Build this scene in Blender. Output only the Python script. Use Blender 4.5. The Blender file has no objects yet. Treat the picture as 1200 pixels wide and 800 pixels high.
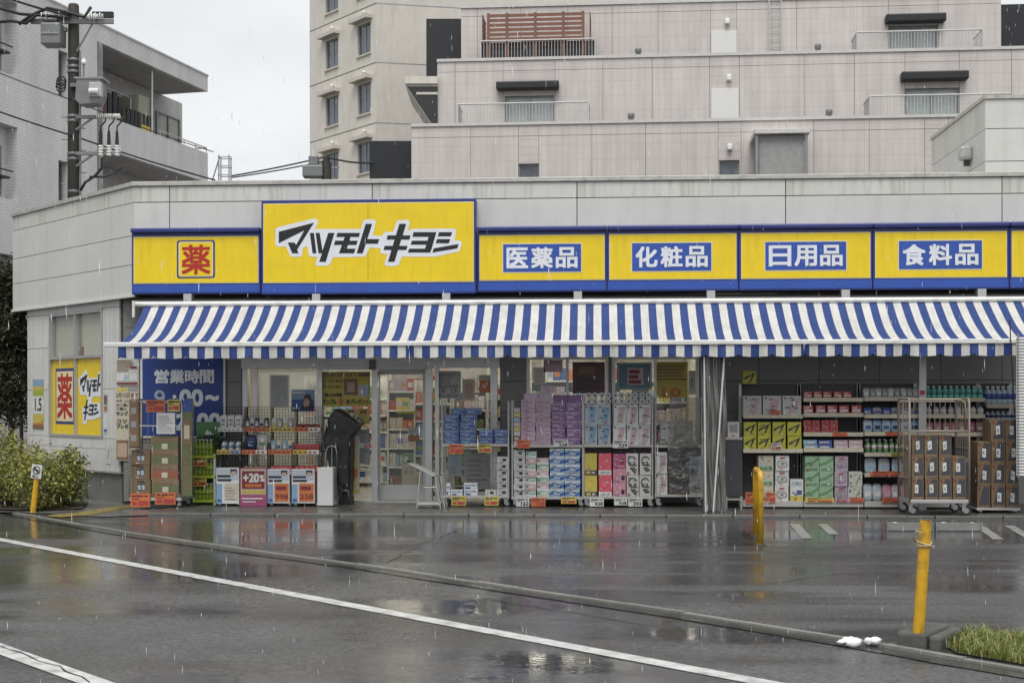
import bpy, bmesh, math, random
from mathutils import Vector, Matrix
R = math.radians
random.seed(7)
SC = bpy.context.scene
COL = SC.collection
# ------------------------------------------------------------------ camera
F_PX, HOR, YAW, ROLL, CAM_D, CAM_H = 1620.0, 469.0, R(3.46), 0.0015, 20.6, 1.6
cam_data = bpy.data.cameras.new('camera')
cam = bpy.data.objects.new('camera', cam_data); COL.objects.link(cam)
cam_data.sensor_width = 36.0
cam_data.lens = F_PX / 1200 * 36
cam_data.shift_y = (HOR - 400) / 1200
cam_data.clip_end = 2000
cam.matrix_world = Matrix.Translation((0, -CAM_D, CAM_H)) @ Matrix.Rotation(YAW, 4, 'Z') @ Matrix.Rotation(R(90), 4, 'X') @ Matrix.Rotation(-ROLL, 4, 'Z')
SC.camera = cam
SC.cycles.use_denoising = True
SC.cycles.max_bounces = 10
SC.cycles.transparent_max_bounces = 24
SC.cycles.caustics_reflective = False
SC.cycles.caustics_refractive = False
SC.cycles.sample_clamp_indirect = 8
# ------------------------------------------------------------------ sky and light: bright overcast, rain
W = bpy.data.worlds.new('World'); SC.world = W; W.use_nodes = True
nt = W.node_tree; nt.nodes.clear()
def wn(t, **k):
    n = nt.nodes.new(t)
    for a, b in k.items(): setattr(n, a, b)
    return n
sky = wn('ShaderNodeTexSky', sky_type='NISHITA'); sky.sun_disc = False
SUN_EL, SUN_AZ = 60, 180
sky.sun_elevation = R(SUN_EL); sky.sun_rotation = R(SUN_AZ); sky.dust_density = 4
hsv = wn('ShaderNodeHueSaturation'); hsv.inputs['Saturation'].default_value = .25
tc = wn('ShaderNodeTexCoord')
mp = wn('ShaderNodeMapping'); mp.inputs['Scale'].default_value = (1, 1, 2.2)
cl = wn('ShaderNodeTexNoise'); cl.inputs['Scale'].default_value = 2.2; cl.inputs['Detail'].default_value = 5; cl.inputs['Roughness'].default_value = .5
rp = wn('ShaderNodeValToRGB')
rp.color_ramp.elements[0].position = .36; rp.color_ramp.elements[0].color = (4.5, 4.75, 5.0, 1)
rp.color_ramp.elements[1].position = .64; rp.color_ramp.elements[1].color = (6.6, 6.7, 6.75, 1)
mx = wn('ShaderNodeMixRGB'); mx.inputs[0].default_value = .82
bg = wn('ShaderNodeBackground'); bg.inputs['Strength'].default_value = .1
wo = wn('ShaderNodeOutputWorld')
L = nt.links.new
L(tc.outputs['Generated'], mp.inputs['Vector']); L(mp.outputs['Vector'], cl.inputs['Vector']); L(cl.outputs['Fac'], rp.inputs['Fac'])
L(sky.outputs['Color'], hsv.inputs['Color']); L(hsv.outputs['Color'], mx.inputs[1]); L(rp.outputs['Color'], mx.inputs[2])
L(mx.outputs['Color'], bg.inputs['Color']); L(bg.outputs['Background'], wo.inputs['Surface'])
sun_d = bpy.data.lights.new('sun', 'SUN'); sun_d.energy = 1.5; sun_d.angle = R(35); sun_d.color = (1, .985, .96)
sun = bpy.data.objects.new('sun', sun_d); COL.objects.link(sun)
sun.rotation_euler = (R(90 - SUN_EL), 0, R(180 - SUN_AZ))
SC.view_settings.view_transform = 'Standard'; SC.view_settings.look = 'None'
SC.view_settings.gamma = 1; SC.view_settings.use_curve_mapping = False
SC.view_settings.exposure = .62
# ------------------------------------------------------------------ rays from photograph measurements to world positions
AX = Vector((-math.sin(YAW), math.cos(YAW), 0)); RT = Vector((math.cos(YAW), math.sin(YAW), 0)); CP = Vector((0, -CAM_D, CAM_H))
def ray(px, py):
    dx, up = px - 600, HOR - py
    x = dx + ROLL * up; u = up - ROLL * dx
    return AX * F_PX + RT * x + Vector((0, 0, u))
def hP(px, py, p0, n):
    d = ray(px, py); n = Vector(n); return CP + d * ((Vector(p0) - CP).dot(n) / d.dot(n))
def hY(px, py, Y): return hP(px, py, (0, Y, 0), (0, 1, 0))
def hZ(px, py, z): return hP(px, py, (0, 0, z), (0, 0, 1))
def at(px, py, dep): return CP + ray(px, py) * (dep / F_PX)
def PX(px, Y): return hY(px, HOR, Y).x
def PZ(px, py, Y): return hY(px, py, Y).z
# ------------------------------------------------------------------ materials
MAT = {}
def M(name, col, rough=.5, metal=0, var=.1, scale=5, bump=0, bscale=60, stretch=(1, 1, 1), spec=.5, coat=0, rnd=0, dirt=None, emit=0, world=False, rvar=0, trans=0):
    m = bpy.data.materials.new(name); m.use_nodes = True; MAT[name] = m
    t = m.node_tree; b = t.nodes['Principled BSDF']; l = t.links.new
    b.inputs['Roughness'].default_value = rough; b.inputs['Metallic'].default_value = metal
    b.inputs['Specular IOR Level'].default_value = spec
    if coat: b.inputs['Coat Weight'].default_value = coat; b.inputs['Coat Roughness'].default_value = .08
    if trans: b.inputs['Transmission Weight'].default_value = trans
    col = tuple(col)[:3]
    if emit: b.inputs['Emission Color'].default_value = (*col, 1); b.inputs['Emission Strength'].default_value = emit
    g = t.nodes.new('ShaderNodeNewGeometry') if world else t.nodes.new('ShaderNodeTexCoord')
    src = g.outputs['Position'] if world else g.outputs['Object']
    mp = t.nodes.new('ShaderNodeMapping'); mp.inputs['Scale'].default_value = stretch; l(src, mp.inputs['Vector'])
    n = t.nodes.new('ShaderNodeTexNoise'); n.inputs['Scale'].default_value = scale; n.inputs['Detail'].default_value = 6; n.inputs['Roughness'].default_value = .6
    l(mp.outputs['Vector'], n.inputs['Vector'])
    rp = t.nodes.new('ShaderNodeValToRGB')
    lo = tuple(c * (1 - var) for c in col); hi = tuple(min(1, c * (1 + var)) for c in col)
    rp.color_ramp.elements[0].position = .32; rp.color_ramp.elements[0].color = (*lo, 1)
    rp.color_ramp.elements[1].position = .68; rp.color_ramp.elements[1].color = (*hi, 1)
    l(n.outputs['Fac'], rp.inputs['Fac']); out = rp.outputs['Color']
    if dirt:                                           # dirt = (colour, amount, stretch, scale): stains with their own shape
        mp2 = t.nodes.new('ShaderNodeMapping'); mp2.inputs['Scale'].default_value = dirt[2]; l(src, mp2.inputs['Vector'])
        n2 = t.nodes.new('ShaderNodeTexNoise'); n2.inputs['Scale'].default_value = dirt[3]; n2.inputs['Detail'].default_value = 8; n2.inputs['Roughness'].default_value = .65
        l(mp2.outputs['Vector'], n2.inputs['Vector'])
        r2 = t.nodes.new('ShaderNodeValToRGB'); r2.color_ramp.elements[0].position = .5; r2.color_ramp.elements[1].position = .75
        r2.color_ramp.elements[0].color = (0, 0, 0, 1); r2.color_ramp.elements[1].color = (dirt[1],) * 3 + (1,)
        l(n2.outputs['Fac'], r2.inputs['Fac'])
        x = t.nodes.new('ShaderNodeMixRGB'); l(r2.outputs['Color'], x.inputs[0]); l(out, x.inputs[1]); x.inputs[2].default_value = (*dirt[0], 1)
        out = x.outputs['Color']
    if rnd:
        oi = t.nodes.new('ShaderNodeObjectInfo'); mr = t.nodes.new('ShaderNodeMapRange')
        mr.inputs['To Min'].default_value = 1 - rnd; mr.inputs['To Max'].default_value = 1 + rnd; l(oi.outputs['Random'], mr.inputs['Value'])
        h = t.nodes.new('ShaderNodeHueSaturation'); l(mr.outputs['Result'], h.inputs['Value']); l(out, h.inputs['Color']); out = h.outputs['Color']
    l(out, b.inputs['Base Color'])
    if rvar:
        mr = t.nodes.new('ShaderNodeMapRange'); mr.inputs['From Min'].default_value = .3; mr.inputs['From Max'].default_value = .7
        mr.inputs['To Min'].default_value = max(.02, rough - rvar); mr.inputs['To Max'].default_value = rough + rvar
        l(n.outputs['Fac'], mr.inputs['Value']); l(mr.outputs['Result'], b.inputs['Roughness'])
    if bump:
        nb = t.nodes.new('ShaderNodeTexNoise'); nb.inputs['Scale'].default_value = bscale; nb.inputs['Detail'].default_value = 4; l(src, nb.inputs['Vector'])
        bp = t.nodes.new('ShaderNodeBump'); bp.inputs['Strength'].default_value = bump; bp.inputs['Distance'].default_value = .01
        l(nb.outputs['Fac'], bp.inputs['Height']); l(bp.outputs['Normal'], b.inputs['Normal'])
    return m
def glass(name, tint=(1, 1, 1), refl=1.0, rough=.02, bump=0, film=0):
    """thin pane: clear straight through, mirror by Fresnel; film = share of milky diffuse"""
    m = bpy.data.materials.new(name); m.use_nodes = True; MAT[name] = m
    t = m.node_tree; l = t.links.new; t.nodes.clear()
    o = t.nodes.new('ShaderNodeOutputMaterial'); tr = t.nodes.new('ShaderNodeBsdfTransparent'); tr.inputs['Color'].default_value = (*tint, 1)
    gl = t.nodes.new('ShaderNodeBsdfGlossy'); gl.inputs['Roughness'].default_value = rough
    fr = t.nodes.new('ShaderNodeLayerWeight'); fr.inputs['Blend'].default_value = .5          # Schlick: same from both sides of the pane
    p5 = t.nodes.new('ShaderNodeMath'); p5.operation = 'POWER'; p5.inputs[1].default_value = 5; l(fr.outputs['Facing'], p5.inputs[0])
    sc_ = t.nodes.new('ShaderNodeMath'); sc_.operation = 'MULTIPLY_ADD'; sc_.inputs[1].default_value = .96; sc_.inputs[2].default_value = .04; l(p5.outputs[0], sc_.inputs[0])
    mu = t.nodes.new('ShaderNodeMath'); mu.operation = 'MULTIPLY'; mu.inputs[1].default_value = refl; mu.use_clamp = True
    mxs = t.nodes.new('ShaderNodeMixShader'); l(sc_.outputs[0], mu.inputs[0]); l(mu.outputs['Value'], mxs.inputs[0])
    base = tr.outputs['BSDF']
    if film:
        df = t.nodes.new('ShaderNodeBsdfDiffuse'); df.inputs['Color'].default_value = (.75, .75, .74, 1)
        tl = t.nodes.new('ShaderNodeBsdfTranslucent'); tl.inputs['Color'].default_value = (.75, .75, .74, 1)
        a = t.nodes.new('ShaderNodeMixShader'); a.inputs[0].default_value = .5; l(df.outputs[0], a.inputs[1]); l(tl.outputs[0], a.inputs[2])
        c = t.nodes.new('ShaderNodeMixShader'); c.inputs[0].default_value = film; l(base, c.inputs[1]); l(a.outputs[0], c.inputs[2]); base = c.outputs[0]
    if bump:
        tcn = t.nodes.new('ShaderNodeTexCoord'); nb = t.nodes.new('ShaderNodeTexNoise'); nb.inputs['Scale'].default_value = 9; nb.inputs['Detail'].default_value = 4
        l(tcn.outputs['Object'], nb.inputs['Vector']); bp = t.nodes.new('ShaderNodeBump'); bp.inputs['Strength'].default_value = bump; bp.inputs['Distance'].default_value = .1
        l(nb.outputs['Fac'], bp.inputs['Height']); l(bp.outputs['Normal'], gl.inputs['Normal']); l(bp.outputs['Normal'], fr.inputs['Normal'])
    l(base, mxs.inputs[1]); l(gl.outputs[0], mxs.inputs[2]); l(mxs.outputs[0], o.inputs['Surface'])
    return m
# ------------------------------------------------------------------ mesh builder
TXT = {}
def textpolys(body):
    k = body
    if k not in TXT:
        c = bpy.data.curves.new('t', 'FONT'); c.body = body; c.resolution_u = 3
        o = bpy.data.objects.new('t', c); COL.objects.link(o)
        me = bpy.data.meshes.new_from_object(o.evaluated_get(bpy.context.evaluated_depsgraph_get()))
        vs = [(v.co.x, v.co.y) for v in me.vertices]; fs = [tuple(p.vertices) for p in me.polygons]
        bpy.data.objects.remove(o); bpy.data.curves.remove(c); bpy.data.meshes.remove(me)
        x0 = min(v[0] for v in vs); x1 = max(v[0] for v in vs); y0 = min(v[1] for v in vs); y1 = max(v[1] for v in vs)
        TXT[k] = ([((x - x0) / (x1 - x0), (y - y0) / (y1 - y0)) for x, y in vs], fs)
    return TXT[k]
class MB:
    def __init__(s): s.v = []; s.f = []; s.m = []; s.slots = []; s.sm = []
    def mi(s, m):
        if m not in s.slots: s.slots.append(m)
        return s.slots.index(m)
    def add(s, vs, fs, m, smooth=False):
        b = len(s.v); s.v += [tuple(v) for v in vs]; i = s.mi(m)
        for f in fs: s.f.append(tuple(b + k for k in f)); s.m.append(i); s.sm.append(smooth)
        return s
    def box(s, c, d, m, rot=None):
        x, y, z = d[0] / 2, d[1] / 2, d[2] / 2
        vs = [Vector((a * x, b * y, e * z)) for a in (-1, 1) for b in (-1, 1) for e in (-1, 1)]
        if rot: vs = [rot @ v for v in vs]
        c = Vector(c)
        return s.add([v + c for v in vs], [(0, 1, 3, 2), (4, 6, 7, 5), (0, 4, 5, 1), (2, 3, 7, 6), (0, 2, 6, 4), (1, 5, 7, 3)], m)
    def bb(s, x0, x1, y0, y1, z0, z1, m): return s.box(((x0 + x1) / 2, (y0 + y1) / 2, (z0 + z1) / 2), (abs(x1 - x0), abs(y1 - y0), abs(z1 - z0)), m)
    def bbox(s, x0, x1, y0, y1, z0, z1, m, r=.01):
        """box with chamfered edges"""
        bm = bmesh.new(); bmesh.ops.create_cube(bm, size=1)
        for v in bm.verts: v.co = Vector(((x0 + x1) / 2 + v.co.x * abs(x1 - x0), (y0 + y1) / 2 + v.co.y * abs(y1 - y0), (z0 + z1) / 2 + v.co.z * abs(z1 - z0)))
        bmesh.ops.bevel(bm, geom=bm.edges[:], offset=r, segments=2, affect='EDGES', profile=.5)
        bm.verts.index_update(); s.add([v.co for v in bm.verts], [[v.index for v in f.verts] for f in bm.faces], m); bm.free(); return s
    def rect(s, x0, z0, x1, z1, y, m): return s.add([(x0, y, z0), (x1, y, z0), (x1, y, z1), (x0, y, z1)], [(0, 1, 2, 3)], m)
    def poly(s, pts, y, m): return s.add([(p[0], y, p[1]) for p in pts], [tuple(range(len(pts)))], m)
    def prism(s, pts, y0, y1, m):
        n = len(pts); a = [(p[0], y0, p[1]) for p in pts] + [(p[0], y1, p[1]) for p in pts]
        return s.add(a, [tuple(range(n)), tuple(range(2 * n - 1, n - 1, -1))] + [(i, (i + 1) % n, n + (i + 1) % n, n + i) for i in range(n)], m)
    def text(s, body, x0, z0, x1, z1, y, m, bold=.03):
        """lettering; bold spreads the strokes by overprinting shifted copies"""
        vs, fs = textpolys(body); b = bold * (z1 - z0)
        x0 += b; x1 -= b; z0 += b; z1 -= b
        sh = ((0, 0), (b, b), (-b, -b), (b, -b), (-b, b)) if bold > 0 else ((0, 0),)
        for i, (dx, dz) in enumerate(sh):
            s.add([(x0 + dx + u * (x1 - x0), y - .0002 * i, z0 + dz + v * (z1 - z0)) for u, v in vs], fs, m)
        return s
    def tube(s, p0, p1, r, m, n=8, r2=None, caps=True):
        p0 = Vector(p0); p1 = Vector(p1); r2 = r if r2 is None else r2
        q = (p1 - p0).to_track_quat('Z', 'Y')
        vs = []
        for k in range(n):
            a = 2 * math.pi * k / n; vs.append(p0 + q @ Vector((math.cos(a) * r, math.sin(a) * r, 0)))
        for k in range(n):
            a = 2 * math.pi * k / n; vs.append(p1 + q @ Vector((math.cos(a) * r2, math.sin(a) * r2, 0)))
        s.add(vs, [(k, (k + 1) % n, n + (k + 1) % n, n + k) for k in range(n)], m, n > 5)
        if caps: s.add(vs, [tuple(range(n - 1, -1, -1)), tuple(range(n, 2 * n))], m)
        return s
    def path(s, pts, r, m, n=6):
        pts = [Vector(p) for p in pts]; rings = []
        for i, p in enumerate(pts):
            d = (pts[min(i + 1, len(pts) - 1)] - pts[max(i - 1, 0)]).normalized(); q = d.to_track_quat('Z', 'Y')
            rings.append([p + q @ Vector((math.cos(2 * math.pi * k / n) * r, math.sin(2 * math.pi * k / n) * r, 0)) for k in range(n)])
        vs = [v for g in rings for v in g]; fs = []
        for i in range(len(pts) - 1):
            for k in range(n): fs.append((i * n + k, i * n + (k + 1) % n, (i + 1) * n + (k + 1) % n, (i + 1) * n + k))
        fs += [tuple(range(n - 1, -1, -1)), tuple((len(pts) - 1) * n + k for k in range(n))]
        return s.add(vs, fs, m, True)
    def lathe(s, c, prof, m, n=12):
        c = Vector(c); vs = []
        for r, z in prof: vs += [c + Vector((r * math.cos(2 * math.pi * k / n), r * math.sin(2 * math.pi * k / n), z)) for k in range(n)]
        fs = [(i * n + k, i * n + (k + 1) % n, (i + 1) * n + (k + 1) % n, (i + 1) * n + k) for i in range(len(prof) - 1) for k in range(n)]
        fs += [tuple(range(n - 1, -1, -1)), tuple((len(prof) - 1) * n + k for k in range(n))]
        return s.add(vs, fs, m, True)
    def blob(s, c, d, m, e=.55, nu=14, nv=9, seed=0, j=.05, crimp=False):
        """soft bag: super-ellipsoid with wrinkles"""
        rr = random.Random(seed); vs = []; fs = []
        sg = lambda v, p: math.copysign(abs(v) ** p, v)
        for i in range(nv + 1):
            ph = -math.pi / 2 + math.pi * i / nv
            for k in range(nu):
                th = 2 * math.pi * k / nu; q = 1 + rr.uniform(-j, j)
                x = sg(math.cos(ph), e) * sg(math.cos(th), e) * q; y = sg(math.cos(ph), e) * sg(math.sin(th), e) * q; z = sg(math.sin(ph), e * .9)
                if crimp: y *= 1 - .85 * max(0, z) ** 4
                vs.append((c[0] + x * d[0] / 2, c[1] + y * d[1] / 2, c[2] + z * d[2] / 2))
        for i in range(nv):
            for k in range(nu): fs.append((i * nu + k, i * nu + (k + 1) % nu, (i + 1) * nu + (k + 1) % nu, (i + 1) * nu + k))
        return s.add(vs, fs, m, True)
    def mesh(s, name):
        me = bpy.data.meshes.new(name); me.from_pydata(s.v, [], s.f)
        for k in s.slots: me.materials.append(MAT[k])
        me.polygons.foreach_set('material_index', s.m); me.polygons.foreach_set('use_smooth', s.sm)
        me.update(); return me
    def build(s, name, parent=None, loc=None, rot=None): return ob(name, s.mesh(name), parent, loc, rot)
def ob(name, me, parent=None, loc=None, rot=None):
    o = bpy.data.objects.new(name, me); COL.objects.link(o)
    if parent: o.parent = parent
    if loc is not None: o.location = loc
    if rot is not None: o.rotation_euler = rot if not isinstance(rot, (int, float)) else (0, 0, rot)
    return o
def empty(name, loc=(0, 0, 0), rotz=0): return ob(name, None, None, loc, (0, 0, rotz))
def tag(o, label, cat, group=None):
    o['label'] = label; o['category'] = cat
    if group: o['group'] = group
    return o
def struct(o): o['kind'] = 'structure'; return o
def stuff(o): o['kind'] = 'stuff'; return o
def dup(root, loc=None, label=None):
    r = root.copy(); COL.objects.link(r)
    if loc is not None: r.location = loc
    if label: r['label'] = label
    for ch in list(root.children):
        c = ch.copy(); COL.objects.link(c); c.parent = r
        for g in list(ch.children):
            d = g.copy(); COL.objects.link(d); d.parent = c
    return r
def printed(mb, els, x0, z0, x1, z1, y, step=.0012):
    """flat print: ('r',u0,v0,u1,v1,mat) ('p',[(u,v)..],mat) ('t',text,u0,v0,u1,v1,mat[,bold]) in 0..1 of a face"""
    w, h = x1 - x0, z1 - z0
    for i, e in enumerate(els):
        yy = y - step * (i + 1)
        if e[0] == 'r': mb.rect(x0 + e[1] * w, z0 + e[2] * h, x0 + e[3] * w, z0 + e[4] * h, yy, e[5])
        elif e[0] == 'p': mb.poly([(x0 + u * w, z0 + v * h) for u, v in e[1]], yy, e[2])
        else: mb.text(e[1], x0 + e[2] * w, z0 + e[3] * h, x0 + e[4] * w, z0 + e[5] * h, yy, e[6], e[7] if len(e) > 7 else .02)
    return mb
def carton(w, d, h, base, els=(), name='carton', top=None):
    mb = MB(); mb.bb(-w / 2, w / 2, -d / 2, d / 2, 0, h, base)
    printed(mb, els, -w / 2, 0, w / 2, h, -d / 2)
    return mb.mesh(name)
# print colours and common stuff
def P(name, col, rough=.45, **k): return M(name, col, rough, var=k.pop('var', .12), scale=k.pop('scale', 22), rnd=k.pop('rnd', .09), **k)
P('white', (0.577, 0.577, 0.562)); P('offwhite', (0.488, 0.481, 0.451)); P('black', (0.0148, 0.0148, 0.0148)); P('ink', (0.0222, 0.0222, 0.0259)); P('grey', (0.259, 0.259, 0.259)); P('lgrey', (0.407, 0.407, 0.407))
P('p_orange', (0.486, 0.15, 0.0508)); P('p_yellow', (0.488, 0.397, 0.077)); P('p_red', (0.352, 0.0476, 0.0476)); P('p_dred', (0.171, 0.0268, 0.0321)); P('p_blue', (0.0459, 0.0886, 0.276)); P('p_sky', (0.206, 0.324, 0.446))
P('p_pale', (0.369, 0.423, 0.476)); P('p_green', (0.106, 0.234, 0.0954)); P('p_mint', (0.32, 0.426, 0.373)); P('p_pink', (0.46, 0.204, 0.268)); P('p_lpink', (0.473, 0.35, 0.377)); P('p_lilac', (0.381, 0.3, 0.37)); P('p_purple', (0.184, 0.0936, 0.238))
P('p_mag', (0.32, 0.0683, 0.159)); P('p_brown', (0.177, 0.113, 0.0646)); P('p_cream', (0.457, 0.419, 0.323)); P('p_teal', (0.0796, 0.251, 0.229)); P('p_navy', (0.0158, 0.0238, 0.0692)); P('p_lime', (0.273, 0.364, 0.0536)); P('p_skin', (0.419, 0.301, 0.237))
P('p_olive', (.115, .13, .06)); P('p_rust', (.24, .085, .05))
# ================================================================== materials of the place
def wet_ground(name, col, puddle_lo, puddle_hi, seed, rough=.33, stretch=(.16, .5, 1), grain=.35, spec=.5, pools=()):
    """asphalt under rain: a water film that fills the hollows (mirror) and leaves the high stones rougher"""
    m = bpy.data.materials.new(name); m.use_nodes = True; MAT[name] = m
    t = m.node_tree; b = t.nodes['Principled BSDF']; l = t.links.new
    g = t.nodes.new('ShaderNodeNewGeometry')
    def noise(sc, det, st=(1, 1, 1), off=0, ro=.55):
        mp = t.nodes.new('ShaderNodeMapping'); mp.inputs['Scale'].default_value = st; mp.inputs['Location'].default_value = (off, off * .7, 0); l(g.outputs['Position'], mp.inputs['Vector'])
        n = t.nodes.new('ShaderNodeTexNoise'); n.inputs['Scale'].default_value = sc; n.inputs['Detail'].default_value = det; n.inputs['Roughness'].default_value = ro; l(mp.outputs['Vector'], n.inputs['Vector']); return n.outputs['Fac']
    def ramp(s, a, c, v0=0, v1=1):
        r = t.nodes.new('ShaderNodeMapRange'); r.inputs['From Min'].default_value = a; r.inputs['From Max'].default_value = c; r.inputs['To Min'].default_value = v0; r.inputs['To Max'].default_value = v1; l(s, r.inputs['Value']); return r.outputs['Result']
    def math_(op, a, c):
        r = t.nodes.new('ShaderNodeMath'); r.operation = op
        for i, v in enumerate((a, c)):
            if isinstance(v, (int, float)): r.inputs[i].default_value = v
            else: l(v, r.inputs[i])
        return r.outputs[0]
    pud = ramp(noise(1.6, 5, stretch, seed), puddle_lo, puddle_hi)
    edge = noise(1.3, 4, (.5, 1, 1), seed + 5); pud = math_('MULTIPLY', pud, .85)
    sep = t.nodes.new('ShaderNodeSeparateXYZ'); l(g.outputs['Position'], sep.inputs[0])
    for (cx, cy, rx, ry) in pools:                 # standing water where the surface dips
        ex = math_('DIVIDE', math_('SUBTRACT', sep.outputs['X'], cx), rx); ey = math_('DIVIDE', math_('SUBTRACT', sep.outputs['Y'], cy), ry)
        dd = math_('ADD', math_('ADD', math_('MULTIPLY', ex, ex), math_('MULTIPLY', ey, ey)), math_('MULTIPLY', math_('SUBTRACT', edge, .5), 2.2))
        pud = math_('MAXIMUM', pud, ramp(dd, .1, 1.7, 1, 0))
    gr = noise(85, 4, (1, 1, 1), 0, .8); big = noise(.7, 4, (1, 1, 1), seed + 9)
    r1 = ramp(pud, 0, 1, rough, .04)
    r1 = math_('ADD', r1, math_('MULTIPLY', ramp(noise(30, 3), .35, .65, -.08, .08), math_('SUBTRACT', 1, pud)))
    l(r1, b.inputs['Roughness'])
    v = math_('MULTIPLY', ramp(gr, .34, .66, .2, 2.4), ramp(big, .3, .7, .6, 1.35)); v = math_('MULTIPLY', v, ramp(noise(28, 4, (1, 1, 1), 4, .7), .34, .66, .45, 1.6))
    cc = t.nodes.new('ShaderNodeMixRGB'); cc.blend_type = 'MULTIPLY'; cc.inputs[0].default_value = 1; cc.inputs[1].default_value = (*col, 1); l(v, cc.inputs[2])
    l(cc.outputs['Color'], b.inputs['Base Color'])
    b.inputs['Specular IOR Level'].default_value = spec; b.inputs['IOR'].default_value = 1.45
    hgt = math_('MULTIPLY', gr, math_('SUBTRACT', 1.0, math_('MULTIPLY', pud, .97)))
    bp = t.nodes.new('ShaderNodeBump'); bp.inputs['Strength'].default_value = grain; bp.inputs['Distance'].default_value = .004; l(hgt, bp.inputs['Height'])
    rip = noise(22, 2, (1, 1, 1), 3)
    bp2 = t.nodes.new('ShaderNodeBump'); bp2.inputs['Strength'].default_value = .06; bp2.inputs['Distance'].default_value = .01; l(rip, bp2.inputs['Height']); l(bp.outputs['Normal'], bp2.inputs['Normal'])
    # rain rings on the film
    vo = t.nodes.new('ShaderNodeTexVoronoi'); vo.inputs['Scale'].default_value = 3.2; l(g.outputs['Position'], vo.inputs['Vector'])
    rg = math_('MULTIPLY', math_('SINE', math_('MULTIPLY', vo.outputs['Distance'], 55), 0), ramp(vo.outputs['Distance'], .02, .3, 1, 0))
    bp3 = t.nodes.new('ShaderNodeBump'); bp3.inputs['Strength'].default_value = .05; bp3.inputs['Distance'].default_value = .01; l(rg, bp3.inputs['Height']); l(bp2.outputs['Normal'], bp3.inputs['Normal'])
    l(bp3.outputs['Normal'], b.inputs['Normal'])
    return m
def pool(px, py, wpx, ry, z=-.02): a = hZ(px, py, z); return (a.x, a.y, wpx / 2 / F_PX * (a - CP).dot(AX), ry)
wet_ground('asphalt_road', (.05, .05, .052), .39, .56, 3.3, .40, (.16, .55, 1), .6, spec=1.0, pools=[pool(190, 668, 560, 1.5), pool(560, 712, 300, .7), pool(850, 745, 380, .55), pool(600, 780, 420, 1.0)])
wet_ground('asphalt_lot', (.048, .048, .05), .39, .55, 11.2, .40, (.1, .7, 1), .6, spec=1.0, pools=[pool(560, 618, 1000, 1.3), pool(1000, 630, 500, 1.0), pool(880, 700, 130, .3), pool(1150, 690, 160, .4), pool(300, 632, 300, .8)])
wet_ground('wet_slab', (.11, .108, .1), .42, .62, 7.1, .3, (.3, .6, 1), .15)
M('paint_white', (.6, .6, .585), .3, var=.2, scale=7, bump=.1, world=True, dirt=((.1, .1, .1), .95, (1, 1, 1), 6))
M('paint_worn', (.3, .3, .29), .3, var=.3, scale=9, world=True, dirt=((.06, .06, .06), .95, (1, 1, 1), 8))
M('tactile_yellow', (.33, .27, .09), .35, var=.2, scale=7, world=True, dirt=((.12, .11, .09), .9, (1, 1, 1), 5))
M('kerb_stone', (.2, .197, .18), .45, var=.2, scale=9, bump=.25, bscale=90, dirt=((.09, .1, .07), .8, (1, 1, 1), 4), rnd=.12)
M('gutter_concrete', (.05, .05, .045), .07, var=.2, scale=4, bump=.1, world=True, dirt=((.04, .042, .035), .8, (1, 1, 1), 2), rvar=.05)
M('bare_ground', (.08, .075, .065), .8, var=.25, scale=1.5, world=True)
M('soil', (.05, .04, .03), .9, var=.3, scale=8, bump=.4)
# ================================================================== ground: one sheet to the horizon, the road, the parking lot, kerb
ZR = -.012
def sheet(name, pts, z, mat):
    return struct(MB().add([(p[0], p[1], z) for p in pts], [tuple(range(len(pts)))], mat).build(name))
gnd = struct(MB().add([(-400, -300, -.13), (400, -300, -.13), (400, 700, -.13), (-400, 700, -.13)], [(0, 1, 2, 3)], 'bare_ground').build('ground'))
kerb_px = [(0, 598), (37, 604), (147, 623), (247, 638), (435, 663), (613, 690), (800, 717.5), (927, 738), (1060, 760), (1115, 770), (1200, 784)]
KL = [hZ(x, y, 0) for x, y in kerb_px]
d0 = (KL[1] - KL[0]).normalized(); d1 = (KL[-1] - KL[-2]).normalized()
KL = [KL[0] + Vector((-30, 1.5, 0))] + KL + [KL[-1] + d1 * 6]
lot_pts = [(p.x, p.y) for p in KL] + [(40, KL[-1].y), (40, 1.2), (-9.0, 1.2), (-10.5, 3.2), (-40, 3.2)]
sheet('parking_lot', lot_pts, 0, 'asphalt_lot')
sheet('road', [(p.x, p.y) for p in KL] + [(60, KL[-1].y - 12), (60, -60), (-60, -60), (-60, KL[0].y)], ZR, 'asphalt_road')
def offset_line(pts, o):
    out = []
    for i, p in enumerate(pts):
        d = (pts[min(i + 1, len(pts) - 1)] - pts[max(i - 1, 0)]).normalized(); n = Vector((d.y, -d.x, 0)); out.append(p + n * o)
    return out
def strip(name, a, b, z, mat):
    n = len(a); return struct(MB().add([(p.x, p.y, z) for p in a] + [(p.x, p.y, z) for p in b], [(i, i + 1, n + i + 1, n + i) for i in range(n - 1)], mat).build(name))
strip('gutter', offset_line(KL, .02), offset_line(KL, .2), ZR + .006, 'gutter_concrete')
kerb = struct(empty('kerb'))
def resample(pts, step):
    out = [pts[0]]; acc = 0
    for a, b in zip(pts, pts[1:]):
        ln = (b - a).length; t = step - acc
        while t < ln: out.append(a.lerp(b, t / ln)); t += step
        acc = (acc + ln) % step
    return out
rs = [p for p in resample(KL[1:], .6)]
ks = MB(); ks.prism([(-.297, -.09), (.297, -.09), (.297, .008), (-.297, .008)], -.03, .03, 'kerb_stone')
bmk = bmesh.new(); bmk.from_mesh(ks.mesh('k')); bmesh.ops.bevel(bmk, geom=[e for e in bmk.edges if all(v.co.z > 0 for v in e.verts)], offset=.014, segments=2, affect='EDGES')
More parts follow.
